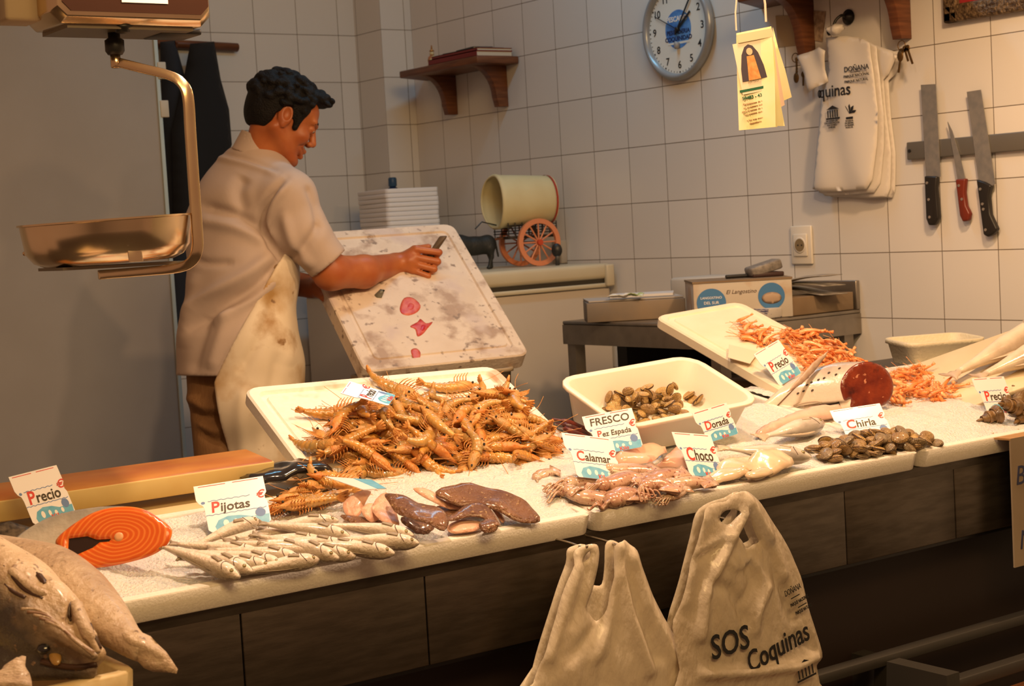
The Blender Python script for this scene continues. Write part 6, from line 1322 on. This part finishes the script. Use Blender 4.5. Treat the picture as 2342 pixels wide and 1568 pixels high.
def arm_f(P):
    d = sd_cap(P, rsh, slm, .052, .05); d = smin(d, sd_cap(P, slm, elb, .052, .050), .02); d = smin(d, sd_cap(P, elb, fore, .050, .048), .025); d = smin(d, sd_cap(P, fore, q(905, 604), .047, .034), .02)
    d = smin(d, sd_cap(P, q(905, 604), q(938, 597, -.012), .031, .026), .015)
    for (m_, pi, di, ti, r) in FING: d = smin(d, sd_cap(P, q(912, 602, -.004), q(*m_, -.017), .021, .0125), .010)
    for (m_, pi, di, ti, r) in FING:
        g = smin(sd_cap(P, q(*m_, -.017), q(*pi, -.010), r*1.08, r), sd_cap(P, q(*pi, -.010), q(*di, .014), r, r*.92), .004); g = smin(g, sd_cap(P, q(*di, .014), q(*ti, .020), r*.92, r*.8), .004); d = smin(d, g, .0035)
    th = smin(sd_cap(P, q(918, 590, .004), q(948, 570, .014), .016, .012), sd_cap(P, q(948, 570, .014), q(980, 564, .010), .0115, .0095), .006); return smin(d, th, .008)
def box(pts, pad): pts = np.array(pts); return pts.min(0)-pad, pts.max(0)+pad
V2, F2 = nets(arm_f, *box([rsh, elb, q(1004, 570), q(980, 640)], .075), .0034)
lel, lwr = pp(628, 640, 5.06), pp(712, 655, 4.99); eD = lambda px, py: depth(onplane(px, py, lp0, ln)); 
def larm_f(P):
    d = sd_cap(P, lsh, pp(630, 560, 5.12), .052, .05); d = smin(d, sd_cap(P, pp(630, 560, 5.12), lel, .050, .046), .02); d = smin(d, sd_cap(P, lel, lwr, .045, .034), .02); d = smin(d, sd_cap(P, lwr, pp(730, 662, 4.96), .030, .024), .015)
    for k in range(4):
        a = pp(732+3*k, 652+9*k, 4.965-.012*k); b = pp(746+3*k, 664+9*k, 4.955-.012*k); c = pp(752+4*k, 682+9*k, 4.965-.012*k); d = smin(d, smin(sd_cap(P, a, b, .0115, .010), sd_cap(P, b, c, .010, .0085), .004), .005); d = smin(d, sd_cap(P, lwr, a, .020, .012), .01)
    return smin(d, smin(sd_cap(P, pp(722, 648, 4.95), pp(740, 648, 4.93), .014, .0115), sd_cap(P, pp(740, 648, 4.93), pp(758, 656, 4.92), .011, .009), .004), .008)
V3, F3 = nets(larm_f, *box([lsh, lel, pp(770, 720, 4.9)], .075), .0045)
def trunk_f(P):
    d = sd_cap(P, chest, hips, .10, .105, BS); d = smin(d, sd_cap(P, nk, rsh, .05, .05), .04); d = smin(d, sd_cap(P, nk, lsh, .05, .05), .04)
    for a, b, c in ((hipR, knR, ftR), (hipL, knL, ftL)): d = smin(d, sd_cap(P, a, b, .07, .05), .03); d = smin(d, sd_cap(P, b, c, .05, .04), .02)
    return d
V4, F4 = nets(trunk_f, *box([chest, rsh, lsh, hipR, hipL, ftR, ftL], .16), .012)
m = MB()
for V, Fc in ((V1, F1), (V2, F2), (V3, F3), (V4, F4)): m.add(V-PI_, Fc)
m.build('body', SKIN, person, True, fix=False)
# eyes, brows, hair
for s in (1, -1):
    e = MB().ell((.0885, s*.033, .001), (.0108, .0115, .0095), 14, 9).build('eye', mat('eye_white', (.55, .5, .45), rough=.15), person, True); e.matrix_local = T(*-PI_) @ HD
    MB().ell((.0965, s*.034, -.001), (.0035, .0050, .0050), 12, 8).build('iris', mat('iris', (.02, .012, .008), rough=.1), e, True)
    MB().tube(spline([(.086, s*.052, .019), (.0965, s*.037, .026), (.101, s*.018, .023)], 4), [.002]+[.0036]*7+[.002], 6).build('eyebrow', HAIR, person, True).matrix_local = T(*-PI_) @ HD
rgh = np.random.default_rng(11); bumps = []
for k in range(260):
    a = rgh.uniform(-math.pi, math.pi); z = rgh.uniform(-.2, 1); c = math.sqrt(1-z*z); p = np.array([-.012+.112*c*math.cos(a), .088*c*math.sin(a), .040+.094*z]); bumps.append((p, rgh.uniform(.009, .015)))
for k in range(60): bumps.append((np.array([rgh.uniform(.045, .105), rgh.uniform(-.055, .055), rgh.uniform(.085, .118)]), rgh.uniform(.010, .015)))
def hair_f(P):
    d = sd_ell(P, (-.014, 0, .042), (.108, .085, .092)); d = smin(d, sd_ell(P, (-.050, 0, .005), (.070, .080, .085)), .02); d = smin(d, sd_ell(P, (.066, 0, .094), (.042, .060, .026)), .02)
    for p, r in bumps: d = smin(d, sd_ell(P, p, (r, r, r*.8)), .006)
    # cleared for the face, around the ears and at the neck
    d = smax(d, -smax(-plane(P, (.060, 0, .058), nrm(np.array([1., 0, -.28]))), P[2]-.082, .01), .006)
    d = smax(d, -(P[2]+.062-.25*np.minimum(P[0]+.06, 0)), .006)
    for s in (1, -1): d = smax(d, -sd_ell(P, (-.008, s*.092, -.012), (.026, .022, .038)), .004); d = smax(d, -smax(-(P[0]+.034), P[2]+.006-.0*P[0], .008), .006)
    for s in (1, -1): d = smin(d, sd_cap(P, (.030, s*.066, .045), (.034, s*.066, -.022), .017, .009), .010)
    return d
V, Fc = nets(hair_f, (-.15, -.12, -.12), (.14, .12, .16), .003); MB().add(V, Fc).build('hair', HAIR, person, True, fix=False).matrix_local = T(*-PI_) @ HD
# the knife in his hand
k0, k1 = q(1016, 536, -.004), q(938, 652, .030); kd = nrm(k1-k0); kn = nrm(np.cross(kd, FW)); kf = np.cross(kn, kd); kc = q(976, 596, .004)
t = thing('knife', 'dark scraping knife gripped in the fishmonger\'s right hand', 'knife', frame(kc, kd, kn, kf)); L_ = np.linalg.norm(k1-k0)
MB().prism([(-L_*.52, -.008), (-L_*.50, -.011), (0, -.010), (.045, -.008), (.045, .008), (0, .009), (-L_*.45, .009)], .012, z0=-.006).build('handle', mat('knife_handle', (.09, .06, .035), rough=.45), t, bevel=.003)
MB().prism([(.045, -.009), (L_*.5, -.010), (L_*.62, .002), (L_*.5, .008), (.045, .009)], .002, z0=-.001).build('blade', mat('worn_blade', (.16, .14, .12), rough=.35, metal=.7), t)

# ================================================================== hanging scale
SDp = 2.7
so0 = at(280, 60, SDp)
ST = frame(so0, (1, -.02, -.006), (0, 0, 1)); STI = ST.inverted()     # x right, y up, z towards the customers
t = thing('hanging_scale', 'stainless hanging scale with round pan over the left of the counter', 'scale', ST)
GOLDS = mat('warm_steel', (.80, .66, .46), (.66, .50, .32), 5, .20, 1.0); DKG = mat('display_glass', (.035, .014, .008), rough=.08, coat=1)
lc = lambda px, py, d=0: np.array(STI @ Vector(at(px, py, SDp+d)))
a, b = lc(66, 66), lc(526, 66); sx0, sx1 = a[0], b[0]+.005; zt = .12
def octo(x0, x1, y0, y1, c): return [(x0+c, y0), (x1-c, y0), (x1, y0+c), (x1, y1-c), (x1-c, y1), (x0+c, y1), (x0, y1-c), (x0, y0+c)]
ctop = .33
hs = MB(); hs.loft([at_z(octo(sx0+.012, sx1-.012, .012, ctop-.012, .02), -.12), at_z(octo(sx0, sx1, 0, ctop, .018), -.105), at_z(octo(sx0, sx1, 0, ctop, .018), .015), at_z(octo(sx0+.008, sx1-.008, .010, ctop-.01, .016), .030)]); hs.build('housing', GOLDS, t, bevel=.002)
MB().prism(octo(sx0+.016, sx1-.010, .018, ctop-.02, .014), .004, z0=.029).build('display_window', DKG, t)
MB().box((sx0+.05, .030, .0335), (sx0+.125, .075, .0345)).build('price_sticker', mat('cream_sticker', (.66, .48, .26), rough=.5), t).matrix_local = T(.0, .012, 0) @ Rz(-.10)
MB().box((-.012, .034, .0335), (.068, .08, .0345)).build('white_label', PAPER, t)
bl = MB().lathe([(.004, -.012), (.012, -.010), (.012, -.004), (.018, 0)], 20, Rx(-1.5708)).build('load_stem', BLACK, t, True)
MB().loft([[(r*math.cos(k), y, r*math.sin(k)-.04) for k in np.linspace(0, 6.283, 21)[:-1]] for r, y in ((.010, .0), (.010, -.014), (.016, -.018), (.016, -.036), (.012, -.042), (.010, -.042))]).build('black_socket', BLACK, t, True)
MB().loft([[(r*math.cos(k), y, r*math.sin(k)-.04) for k in np.linspace(0, 6.283, 21)[:-1]] for r, y in ((.0085, -.040), (.0085, -.062), (.0075, -.064))]).build('pin', GOLDS, t, True)
MB().box((.075, -.008, -.10), (.15, .002, -.02)).build('level_foot', BLACK, t, bevel=.003); MB().box((sx0+.03, -.006, -.11), (sx1-.03, .001, .010)).build('under_plate', mat('under_plate', (.2, .17, .13), rough=.4, metal=.8), t)
post = MB().box((-.03, -.01, -.05), (.03, .9, .02)).build('wall_post', mat('beige_post', (.42, .33, .22), (.36, .28, .18), 6, .5), t, bevel=.006); post.matrix_local = T(sx0-.022, .02, -.06)
arm_px = [(290, 136), (345, 150), (405, 165), (436, 182), (452, 215), (458, 300), (466, 420), (473, 520), (474, 565), (462, 595), (430, 612), (350, 620), (245, 628)]
ap_ = spline([lc(a, b)+np.array([0, 0, -.04]) for a, b in arm_px], 4)
rings = []
for i, p in enumerate(ap_):
    tg = nrm(ap_[min(i+1, len(ap_)-1)]-ap_[max(i-1, 0)]); nn = np.array([-tg[1], tg[0], 0]); wd = .0095; rings.append([p+nn*wd+np.array([0, 0, .004]), p-nn*wd+np.array([0, 0, .004]), p-nn*wd-np.array([0, 0, .004]), p+nn*wd-np.array([0, 0, .004])])
MB().loft(rings).build('arm', GOLDS, t, bevel=.0015)
pcx = (lc(66, 515)+lc(460, 487))/2; pr_ = np.linalg.norm(lc(66, 515)-lc(460, 487))/2
pm_ = T(pcx[0], pcx[1], -.04) @ Rz(.030) @ Rx(-1.5708)
R_ = [(pr_*.50, -.072), (pr_*.74, -.0715), (pr_*.86, -.064), (pr_*.945, -.048), (pr_*.97, -.02), (pr_*.985, -.003), (pr_*1.012, -.002), (pr_*1.012, .001), (pr_*.975, .001), (pr_*.96, -.02), (pr_*.93, -.046), (pr_*.85, -.060), (pr_*.5, -.068)]
pan = MB().lathe(R_, 72, pm_).build('pan', GOLDS, t, True); pan.data.set_sharp_from_angle(angle=math.radians(50))
MB().box((-.012, -.004, 0), (.012, .036, .003), T(*(lc(265, 595)+np.array([0, 0, pr_*.88-.04]))) @ Rx(-.18)).build('pan_clip', GOLDS, pan, bevel=.001)
MB().box((-.10, -.004, -.06), (.13, .001, .06), T(pcx[0], pcx[1]-.0755, -.04)).build('pan_plate', MATS['under_plate'], t)
MB().ell(lc(70, 579)+np.array([0, 0, -.03]), (.004, .004, .004), 10, 6).build('rivet', GOLDS, pan, True)
# ================================================================== price tags
TAGM = mat('tag_card', (.84, .83, .86), rough=.35, coat=.3); POND = mat('tag_pond', (.10, .38, .60), (.16, .46, .66), 60, .4); TRED = mat('tag_red', (.62, .05, .03), rough=.5); TBLK = mat('tag_brown_black', (.045, .03, .012), rough=.5); TBLU = mat('tag_blue', (.13, .22, .46), rough=.5); TWH = mat('tag_white', (.82, .80, .78), rough=.4)
def price_tag(label, TL, TR, BL, word, D=None, W=None, sub=None, top=None, dx=0, red=True, lean=1):
    """pose of a card of known proportions from three of its corners"""
    D = D or depth(surf(*BL))-.004; TL, TR, BL = [np.array(p, float) for p in (TL, TR, BL)]; k = D/F
    a = (TR-TL)*k*[1, -1]; b = (TL-BL)*k*[1, -1]; c = a @ b; rho = 1.16; kk = rho**2*(b @ b)-a @ a
    u = (kk+math.sqrt(kk*kk+4*rho*rho*c*c))/2; za = math.sqrt(max(u, 1e-9)); zb = -c/za if za > 1e-3 else 0
    if zb < 0: za, zb = -za, -zb
    zb *= lean; za *= lean
    za = max(-.05, min(.05, za)); zb = max(-.06, min(.06, zb))
    v = lambda q, z: RT*q[0]+UP*q[1]+FW*z
    ex, ey = v(a, za), v(b, zb); w_, h_ = np.linalg.norm(ex), np.linalg.norm(ey)
    o = at(BL[0], BL[1], D); Mx = frame(o, ex, ey)
    t = thing('price_tag', label, 'price tag', Mx)
    sk = (ex @ ey)/(w_*w_)*w_                                     # what is left of the slant
    S = lambda x, y: (x*w_+sk*y*0, y*h_)
    ol = [(.0, 1), (1, 1), (1.0, .66), (.965, .60), (.965, .52), (.99, .46), (.985, .06), (.94, 0), (.14, 0), (.10, .05), (.10, .46), (.085, .56), (.03, .62), (.0, .70)]
    MB().prism([S(*p) for p in ol], .0012, z0=-.0012).build('card', TAGM, t)
    def strip(nm, P, th, m, z=.0003):
        mb = MB(); P = [S(*p) for p in P]
        for p, q in zip(P, P[1:]):
            d = nrm(np.array(q)-p); n = np.array([-d[1], d[0]])*th/2; mb.prism([tuple(np.array(p)+n), tuple(np.array(p)-n), tuple(np.array(q)-n), tuple(np.array(q)+n)], z)
        return mb.build(nm, m, t)
    strip('dashed_edge', [(.06, .965), (.45, .965)], .0012, TRED); strip('dashed_edge', [(.55, .965), (.92, .965)], .0012, TRED)
    wl = lambda y, x0, x1: [(x, y+.010*math.sin(x*60)) for x in np.linspace(x0, x1, 20)]
    strip('blue_line', wl(.64, .16, .76), .0012, TBLU); strip('blue_line', wl(.345, .10, .96), .0012, TBLU)
    if word:
        size = .36*h_*min(1, 4.6/len(word)+.05); A = text(word[0], size*1.22, TRED if red else TBLK, t, T(*S(.18+dx, .49), .0001), 'lettering', bold=.02, shear=.1, align='LEFT', sx=.95)
        aw = max(v_.co.x for v_ in A.data.vertices); bt_ = text(word[1:], size, TBLK, t, T(*S(.18+dx, .475), .0001) @ T(aw-size*.03, 0, 0), 'lettering', bold=.018, shear=.12, align='LEFT', sx=.95)
        bw = max(v_.co.x for v_ in bt_.data.vertices); mxw = w_*(.86-.18-dx); 
        if aw+bw > mxw: 
            f = mxw/(aw+bw); A.data.transform(Matrix.Diagonal((f, 1, 1, 1))); bt_.data.transform(Matrix.Diagonal((f, 1, 1, 1))); bt_.matrix_local = T(*S(.18+dx, .475), .0001) @ T((aw-size*.03)*f, 0, 0)
    if top: text(top, .26*h_, TBLK, t, T(*S(.50, .80), .0001), 'lettering', bold=.012, shear=.1)
    text('\u20ac', .22*h_, TRED, t, T(*S(.90, .62), .0001), 'euro_sign', bold=.015, shear=.25)
    pond = MB().prism([S(*p) for p in [(.22, .0), (.20, .10), (.26, .22), (.40, .28), (.58, .26), (.72, .20), (.98, .20), (.96, .02), (.92, .0)]], .0002).build('pond_print', POND, t)
    fm = MB()
    for x, y, r, h in ((.36, .14, .04, .07), (.50, .14, .03, .06), (.62, .12, .03, .05), (.76, .14, .03, .05)): c_ = S(x, y); fm.prism([(c_[0]+r*w_*math.cos(q_), c_[1]+h*h_*math.sin(q_)) for q_ in np.linspace(0, 6.283, 12)[:-1]], .0001, z0=.0002)
    fm.build('fish_print', TWH, pond); c_ = S(.86, .25); MB().prism([(c_[0]+.075*w_*math.cos(q_), c_[1]+.09*h_*math.sin(q_)) for q_ in np.linspace(0, 6.283, 16)[:-1]], .0001, z0=.0002).build('round_emblem', TBLU, pond)
    text('Kilo', .13*h_, TRED, pond, T(*S(.62, .05), .0003), 'lettering', bold=.02)
    c_ = S(.09, .62); mb = MB(); mb.prism([(c_[0]+.03*w_*math.cos(q_), c_[1]+.03*h_*math.sin(q_)) for q_ in np.linspace(0, 6.283, 12)[:-1]], .0002); mb.build('corner_print', TBLU, t)
    return t
price_tag('white price tag reading Precio at the far left, leaning on the cutting board', (-6, 1098), (86, 1075), (66, 1203), 'Precio', D=depth(surf(66, 1225))-.02)
price_tag('white price tag reading Pijotas behind the small hakes', (424, 1120), (580, 1098), (462, 1220), 'Pijotas', D=depth(surf(470, 1228)))
price_tag('white price tag turned sideways among the brown prawns', (776, 902), (791, 876), (886, 930), 'Precio', D=3.22)
price_tag('white price tag reading FRESCO Pez Espada in front of the white tub', (1333, 955), (1450, 935), (1358, 1042), 'Pez Espada', D=3.29, top='FRESCO')
price_tag('white price tag reading Calamar behind the squid', (1282, 992), (1404, 1010), (1308, 1088), 'Calamar', D=depth(surf(1330, 1085))-.13)
price_tag('price tag reading Choco leaning between the fillet and the sea bream', (1528, 990), (1625, 1000), (1570, 1086), 'Choco', D=depth(surf(1580, 1085))-.05)
price_tag('white price tag reading Dorada in front of the tub corner', (1585, 945), (1668, 922), (1612, 1015), 'Dorada', D=3.34)
price_tag('bright white price tag reading Precio on the cream lid of orange shrimps', (1722, 812), (1787, 778), (1778, 886), 'Precio', D=depth(onplane(1790, 876, p2, n2))-.02)
price_tag('white price tag reading Chirla behind the clam heap', (1908, 942), (2028, 925), (1930, 1012), 'Chirla', D=depth(surf(1940, 1005)))
price_tag('white price tag reading Precio at the right, behind the whelks', (2228, 866), (2316, 862), (2254, 950), 'Precio', D=depth(surf(2270, 948)))
q = [onplane(a, b, p2+n2*.012, n2) for a, b in ((1667, 788), (1735, 805), (1715, 832), (1665, 818))]; c = np.mean(q, 0); I = frame(c, q[1]-q[0], np.cross(n2, q[1]-q[0]), n2)
o = MB().prism([tuple((I.inverted() @ Vector(p))[:2]) for p in q], .0012).build('blank_tag', mat('cream_tag', (.76, .62, .46), rough=.4)); o.matrix_world = I; tag(o, 'cream card lying on the lid beside the bright Precio tag', 'card')
q = [onplane(a, b, surf(800, 1125, .06), nrm(np.array([.1, -.12, 1]))) for a, b in ((742, 1090), (850, 1098), (884, 1118), (830, 1120))]; c = np.mean(q, 0); n_ = nrm(np.array([.1, -.12, 1])); I = frame(c, q[1]-q[0], np.cross(n_, q[1]-q[0]), n_)
o = MB().prism([tuple((I.inverted() @ Vector(p))[:2]) for p in q], .0012).build('fallen_tag', TAGM); o.matrix_world = I; tag(o, 'fallen price tag lying nearly flat over the spilled prawns', 'price tag')
MB().prism([tuple((I.inverted() @ Vector(p))[:2]) for p in (q[1]*.6+q[0]*.4, q[1], q[2], q[2]*.6+q[3]*.4)], .0003, z0=.0012).build('pond_print', POND, o)

# ================================================================== carrier bags hanging in front
CBAG = mat('carrier_plastic', (.80, .70, .56), (.84, .75, .62), 5, .34, translucent=.30, bump=.7, bscale=16, coat=.35, aniso=(2.6, 1, .35))
CBAG2 = mat('thin_carrier_plastic', (.74, .65, .52), (.80, .71, .58), 5, .26, translucent=.35, bump=.9, bscale=18, coat=.6, aniso=(2.2, 1, .6), alpha=.86)
def z6(L): return [(1200+u/3.2528, 1100+v/3.2528) for u, v in L]
def ridge(lines, I, y):
    """folds of the plastic as raised or sunk lines; given in the photo's frame, used in the bag's own plane"""
    LL = []
    for amp, wd, pts in lines: LL.append((amp, wd, np.array([(I @ Vector(ony(a, b, y)))[:2] for a, b in z6(pts)])))
    def f(u, v):
        h = .0035*mnoise.noise(Vector((u*13, v*6, 3.1)))+.0015*mnoise.noise(Vector((u*40, v*22, 1.1)))
        for amp, wd, P in LL:
            best = 9; 
            for i in range(len(P)-1):
                a = P[i]; ab = P[i+1]-a; t_ = min(1, max(0, ((u-a[0])*ab[0]+(v-a[1])*ab[1])/max(ab @ ab, 1e-9))); best = min(best, math.hypot(u-a[0]-ab[0]*t_, v-a[1]-ab[1]*t_))
            h += amp*math.exp(-(best/wd)**2)
        return h
    return f
def carrier(label, back_P, front_P, holes_b, holes_f, y, m, th, lines):
    c = np.mean([ony(a, b, y) for a, b in z6(front_P)], 0); c[1] = y; BMx = frame(c, (1, 0, 0), (0, 0, 1)); I = BMx.inverted(); t = thing('carrier_bag', label, 'bag', BMx)
    cv = lambda P: [tuple((I @ Vector(ony(a, b, y)))[:2]) for a, b in z6(P)]
    sm_ = lambda P: [tuple(p[:2]) for p in spline([(a, b, 0) for a, b in cv(P)], 3, True)]
    V, Fc = pillow(sm_(back_P), .006, .011, holes=[sm_(h) for h in holes_b], edge=.0008, fold=lambda u, v: -.022+.004*mnoise.noise(Vector((u*10, v*8, 9))), power=.7, back=.8); MB().add(V, Fc).build('back_sheet', m, t, True)
    V, Fc = pillow(sm_(front_P), th, .0085, holes=[sm_(h) for h in holes_f], edge=.0008, fold=ridge(lines, I, y), power=.75, back=-.92); MB().add(V, Fc).build('front_sheet', m, t, True)
    return t, I, lambda px, py, z=th+.004: T(*(I @ Vector(ony(*z6([(px, py)])[0], y)))[:2], z)
LF = [(40, 1640), (60, 1500), (110, 1350), (200, 1060), (285, 790), (355, 620), (362, 540), (395, 495), (470, 470), (535, 470), (552, 520), (548, 590), (530, 700), (505, 800), (470, 900), (466, 965), (550, 1045), (596, 950), (612, 840), (632, 740), (650, 620), (652, 480), (690, 440), (735, 435), (780, 470), (825, 512), (862, 630), (930, 800), (1005, 960), (1085, 1100), (1175, 1280), (1235, 1430), (1265, 1540), (1290, 1640)]
LB = [(80, 1640), (120, 1400), (210, 1080), (300, 800), (365, 620), (372, 530), (410, 495), (500, 480), (545, 560), (525, 700), (512, 778), (570, 785), (630, 778), (652, 640), (660, 490), (700, 450), (760, 470), (820, 530), (920, 800), (1070, 1100), (1220, 1440), (1270, 1640)]
carrier('plain white carrier bag hanging in front of the counter, left of the printed one', LB, LF, [], [[(428, 606), (446, 560), (482, 520), (488, 548), (470, 578)]], -3.70, CBAG, .011,
        [(.012, .012, [(690, 450), (700, 700), (760, 1000), (900, 1400)]), (-.008, .012, [(720, 560), (800, 900), (960, 1300)]), (.010, .014, [(800, 560), (900, 900), (1100, 1300)]), (.008, .012, [(640, 700), (620, 1000), (520, 1300)]), (-.008, .012, [(560, 1050), (430, 1180), (310, 1300)]), (.010, .014, [(380, 640), (290, 900), (160, 1300)]), (-.006, .010, [(450, 660), (400, 850), (330, 1050)]), (.008, .02, [(330, 1320), (330, 1500)]), (-.007, .016, [(560, 1350), (580, 1500)])])
RF_ = [(1180, 1640), (1150, 1400), (1100, 1085), (1140, 950), (1195, 730), (1232, 560), (1270, 430), (1308, 275), (1350, 190), (1420, 158), (1500, 150), (1560, 96), (1640, 72), (1692, 105), (1760, 170), (1850, 310), (1950, 470), (2010, 600), (2070, 760), (2110, 950), (2180, 1170), (2222, 1310), (2172, 1370), (2195, 1500), (2200, 1640)]
RB_ = [(1210, 1640), (1160, 1380), (1120, 1090), (1210, 740), (1290, 430), (1330, 250), (1420, 170), (1540, 130), (1640, 85), (1750, 180), (1940, 480), (2060, 780), (2170, 1180), (2190, 1640)]
hA = [(1448, 285), (1480, 232), (1530, 212), (1592, 222), (1560, 268), (1508, 322)]; hB = [(1648, 200), (1664, 260), (1690, 340), (1712, 400), (1732, 448), (1690, 470), (1648, 496), (1612, 440), (1590, 400), (1620, 320)]
bt, BI, bp_t = carrier('white carrier bag printed SOS Coquinas hanging in front of the counter', RB_, RF_, [hA, hB], [hA, hB], -3.72, CBAG2, .012,
        [(.016, .011, [(1620, 240), (1520, 420), (1400, 640), (1310, 860), (1280, 1150)]), (-.010, .012, [(1480, 430), (1360, 520), (1260, 560)]), (.010, .008, [(1500, 400), (1380, 470), (1250, 545)]), (.012, .012, [(1660, 150), (1740, 300), (1840, 480), (1900, 700)]), (-.010, .014, [(1830, 480), (1860, 700), (1980, 1000)]), (.008, .007, [(1700, 600), (1740, 720), (1700, 900), (1660, 1040)]), (-.008, .008, [(1640, 640), (1660, 760), (1600, 880)]), (.007, .006, [(1560, 560), (1600, 600), (1660, 560)]), (.007, .006, [(1500, 600), (1560, 640), (1600, 620)]), (-.009, .012, [(1380, 760), (1500, 800), (1620, 1040)]), (.010, .010, [(1780, 780), (1700, 960), (1680, 1100)]), (.008, .012, [(1310, 280), (1260, 540), (1180, 900)]), (-.006, .010, [(2000, 1150), (2130, 1220), (2200, 1310)]), (.012, .010, [(1300, 1430), (1600, 1420), (2000, 1370), (2170, 1300)])])
z_ = .026
def onsheet(o_txt):                                           # lay print onto the rippled sheet of the bag
    fs = [c_ for c_ in bt.children if c_.name.startswith('front_sheet')][0]
    from mathutils.bvhtree import BVHTree
    bv = BVHTree.FromPolygons([v_.co for v_ in fs.data.vertices], [p.vertices for p in fs.data.polygons]); Mt = o_txt.matrix_local; Mi = Mt.inverted()
    bm = bmesh.new(); bm.from_mesh(o_txt.data); bmesh.ops.triangulate(bm, faces=bm.faces); long_ = [e for e in bm.edges if e.calc_length() > .003]
    for _ in range(5):
        long_ = [e for e in bm.edges if e.calc_length() > .003]
        if long_: bmesh.ops.subdivide_edges(bm, edges=long_, cuts=1); bmesh.ops.triangulate(bm, faces=[f for f in bm.faces if len(f.verts) > 3])
    for v_ in bm.verts:
        p = Mt @ v_.co; h = bv.ray_cast(Vector((p.x, p.y, .2)), Vector((0, 0, -1)))
        if h[0] is not None: p.z = h[0].z+.0022; v_.co = Mi @ p
    bm.to_mesh(o_txt.data); bm.free()
for s, (px, py), sz, rot, b, wid in (('SOS', (1487, 1195), .052, .05, .012, .096), ('Coquinas', (1846, 1222), .060, .21, .012, .166), ('DOÑANA', (1950, 800), .017, .22, 0, .044), ('PARQUE NACIONAL', (2000, 880), .010, .22, .02, .050), ('PARQUE NATURAL', (2032, 942), .010, .22, .02, .046)):
    o = text(s, sz, INK, bt, bp_t(px, py) @ Rz(rot), bold=b); w0_ = max(v_.co.x for v_ in o.data.vertices)-min(v_.co.x for v_ in o.data.vertices); o.data.transform(Matrix.Diagonal((wid/w0_, 1.25 if s == 'SOS' else 1, 1, 1))); onsheet(o)
for px, py in ((1968, 848), (2020, 912)):
    o = MB().box((-.012, -.001, 0), (.012, .001, .0003)).build('printed_rule', INK, bt); o.matrix_local = bp_t(px, py) @ Rz(.22); onsheet(o)
lg = MB(); lg.prism([(-.024, .008), (0, .02), (.024, .008)], .0003); lg.box((-.026, -.020, 0), (.026, -.016, .0003))
for k in range(5): lg.box((-.021+k*.0094, -.015, 0), (-.0175+k*.0094, .006, .0003))
o = lg.build('temple_emblem', INK, bt); o.matrix_local = bp_t(2045, 1385) @ Rz(.15); onsheet(o)
for x0 in ((1465, 1100+440/3.2528-1100), ): pass
for px, py in ((1694, 1203), (1345, 1262), (1424, 1256)):     # hooks under the lip that the handles hang from
    P = ony(px, py, -3.705)+np.array([0, .105, 0]); q_ = P-np.array([ox, oy, oz]); MB().tube(spline([q_+np.array([0, .01, .012]), q_+np.array([0, -.05, .010]), q_+np.array([0, -.095, .006]), q_+np.array([0, -.103, .012])], 4), .0025, 8).build('bag_hook', STEEL, bpy.data.objects['fish_counter'], True)

# ================================================================== cardboard notice at the right edge
KB = mat('notice_board', (.30, .24, .17), (.25, .19, .13), 5, .7); y_ = -3.655
A_ = ony(2311, 1003, y_); B_ = ony(2313, 1300, y_); h_ = A_[2]-B_[2]
t = thing('cardboard_notice', 'cardboard notice with blue handwriting hanging over the counter at the right edge', 'notice', frame((A_[0], y_, A_[2]), (1, 0, 0), (0, 0, 1)))
MB().box((0, -h_, -.004), (.42, 0, .0)).build('board', KB, t)
MB().add([(-.035, .004, -.075), (.42, .004, -.075), (.42, 0, 0), (0, 0, 0), (-.035, .0, -.075), (.42, .0, -.075), (.42, -.004, 0), (0, -.004, 0)], [(0, 1, 2, 3), (7, 6, 5, 4), (0, 3, 7, 4), (1, 5, 6, 2), (0, 4, 5, 1)]).build('folded_flap', mat('brown_flap', (.42, .24, .10), (.36, .2, .08), 8, .6), t)
NB = mat('blue_marker', (.015, .02, .07), rough=.5)
text('BACALAO', .062, NB, t, T(.012, -.088, .0004), align='LEFT', shear=.15); text('NUEVO', .062, NB, t, T(.018, -.235, .0004), align='LEFT', shear=.15)
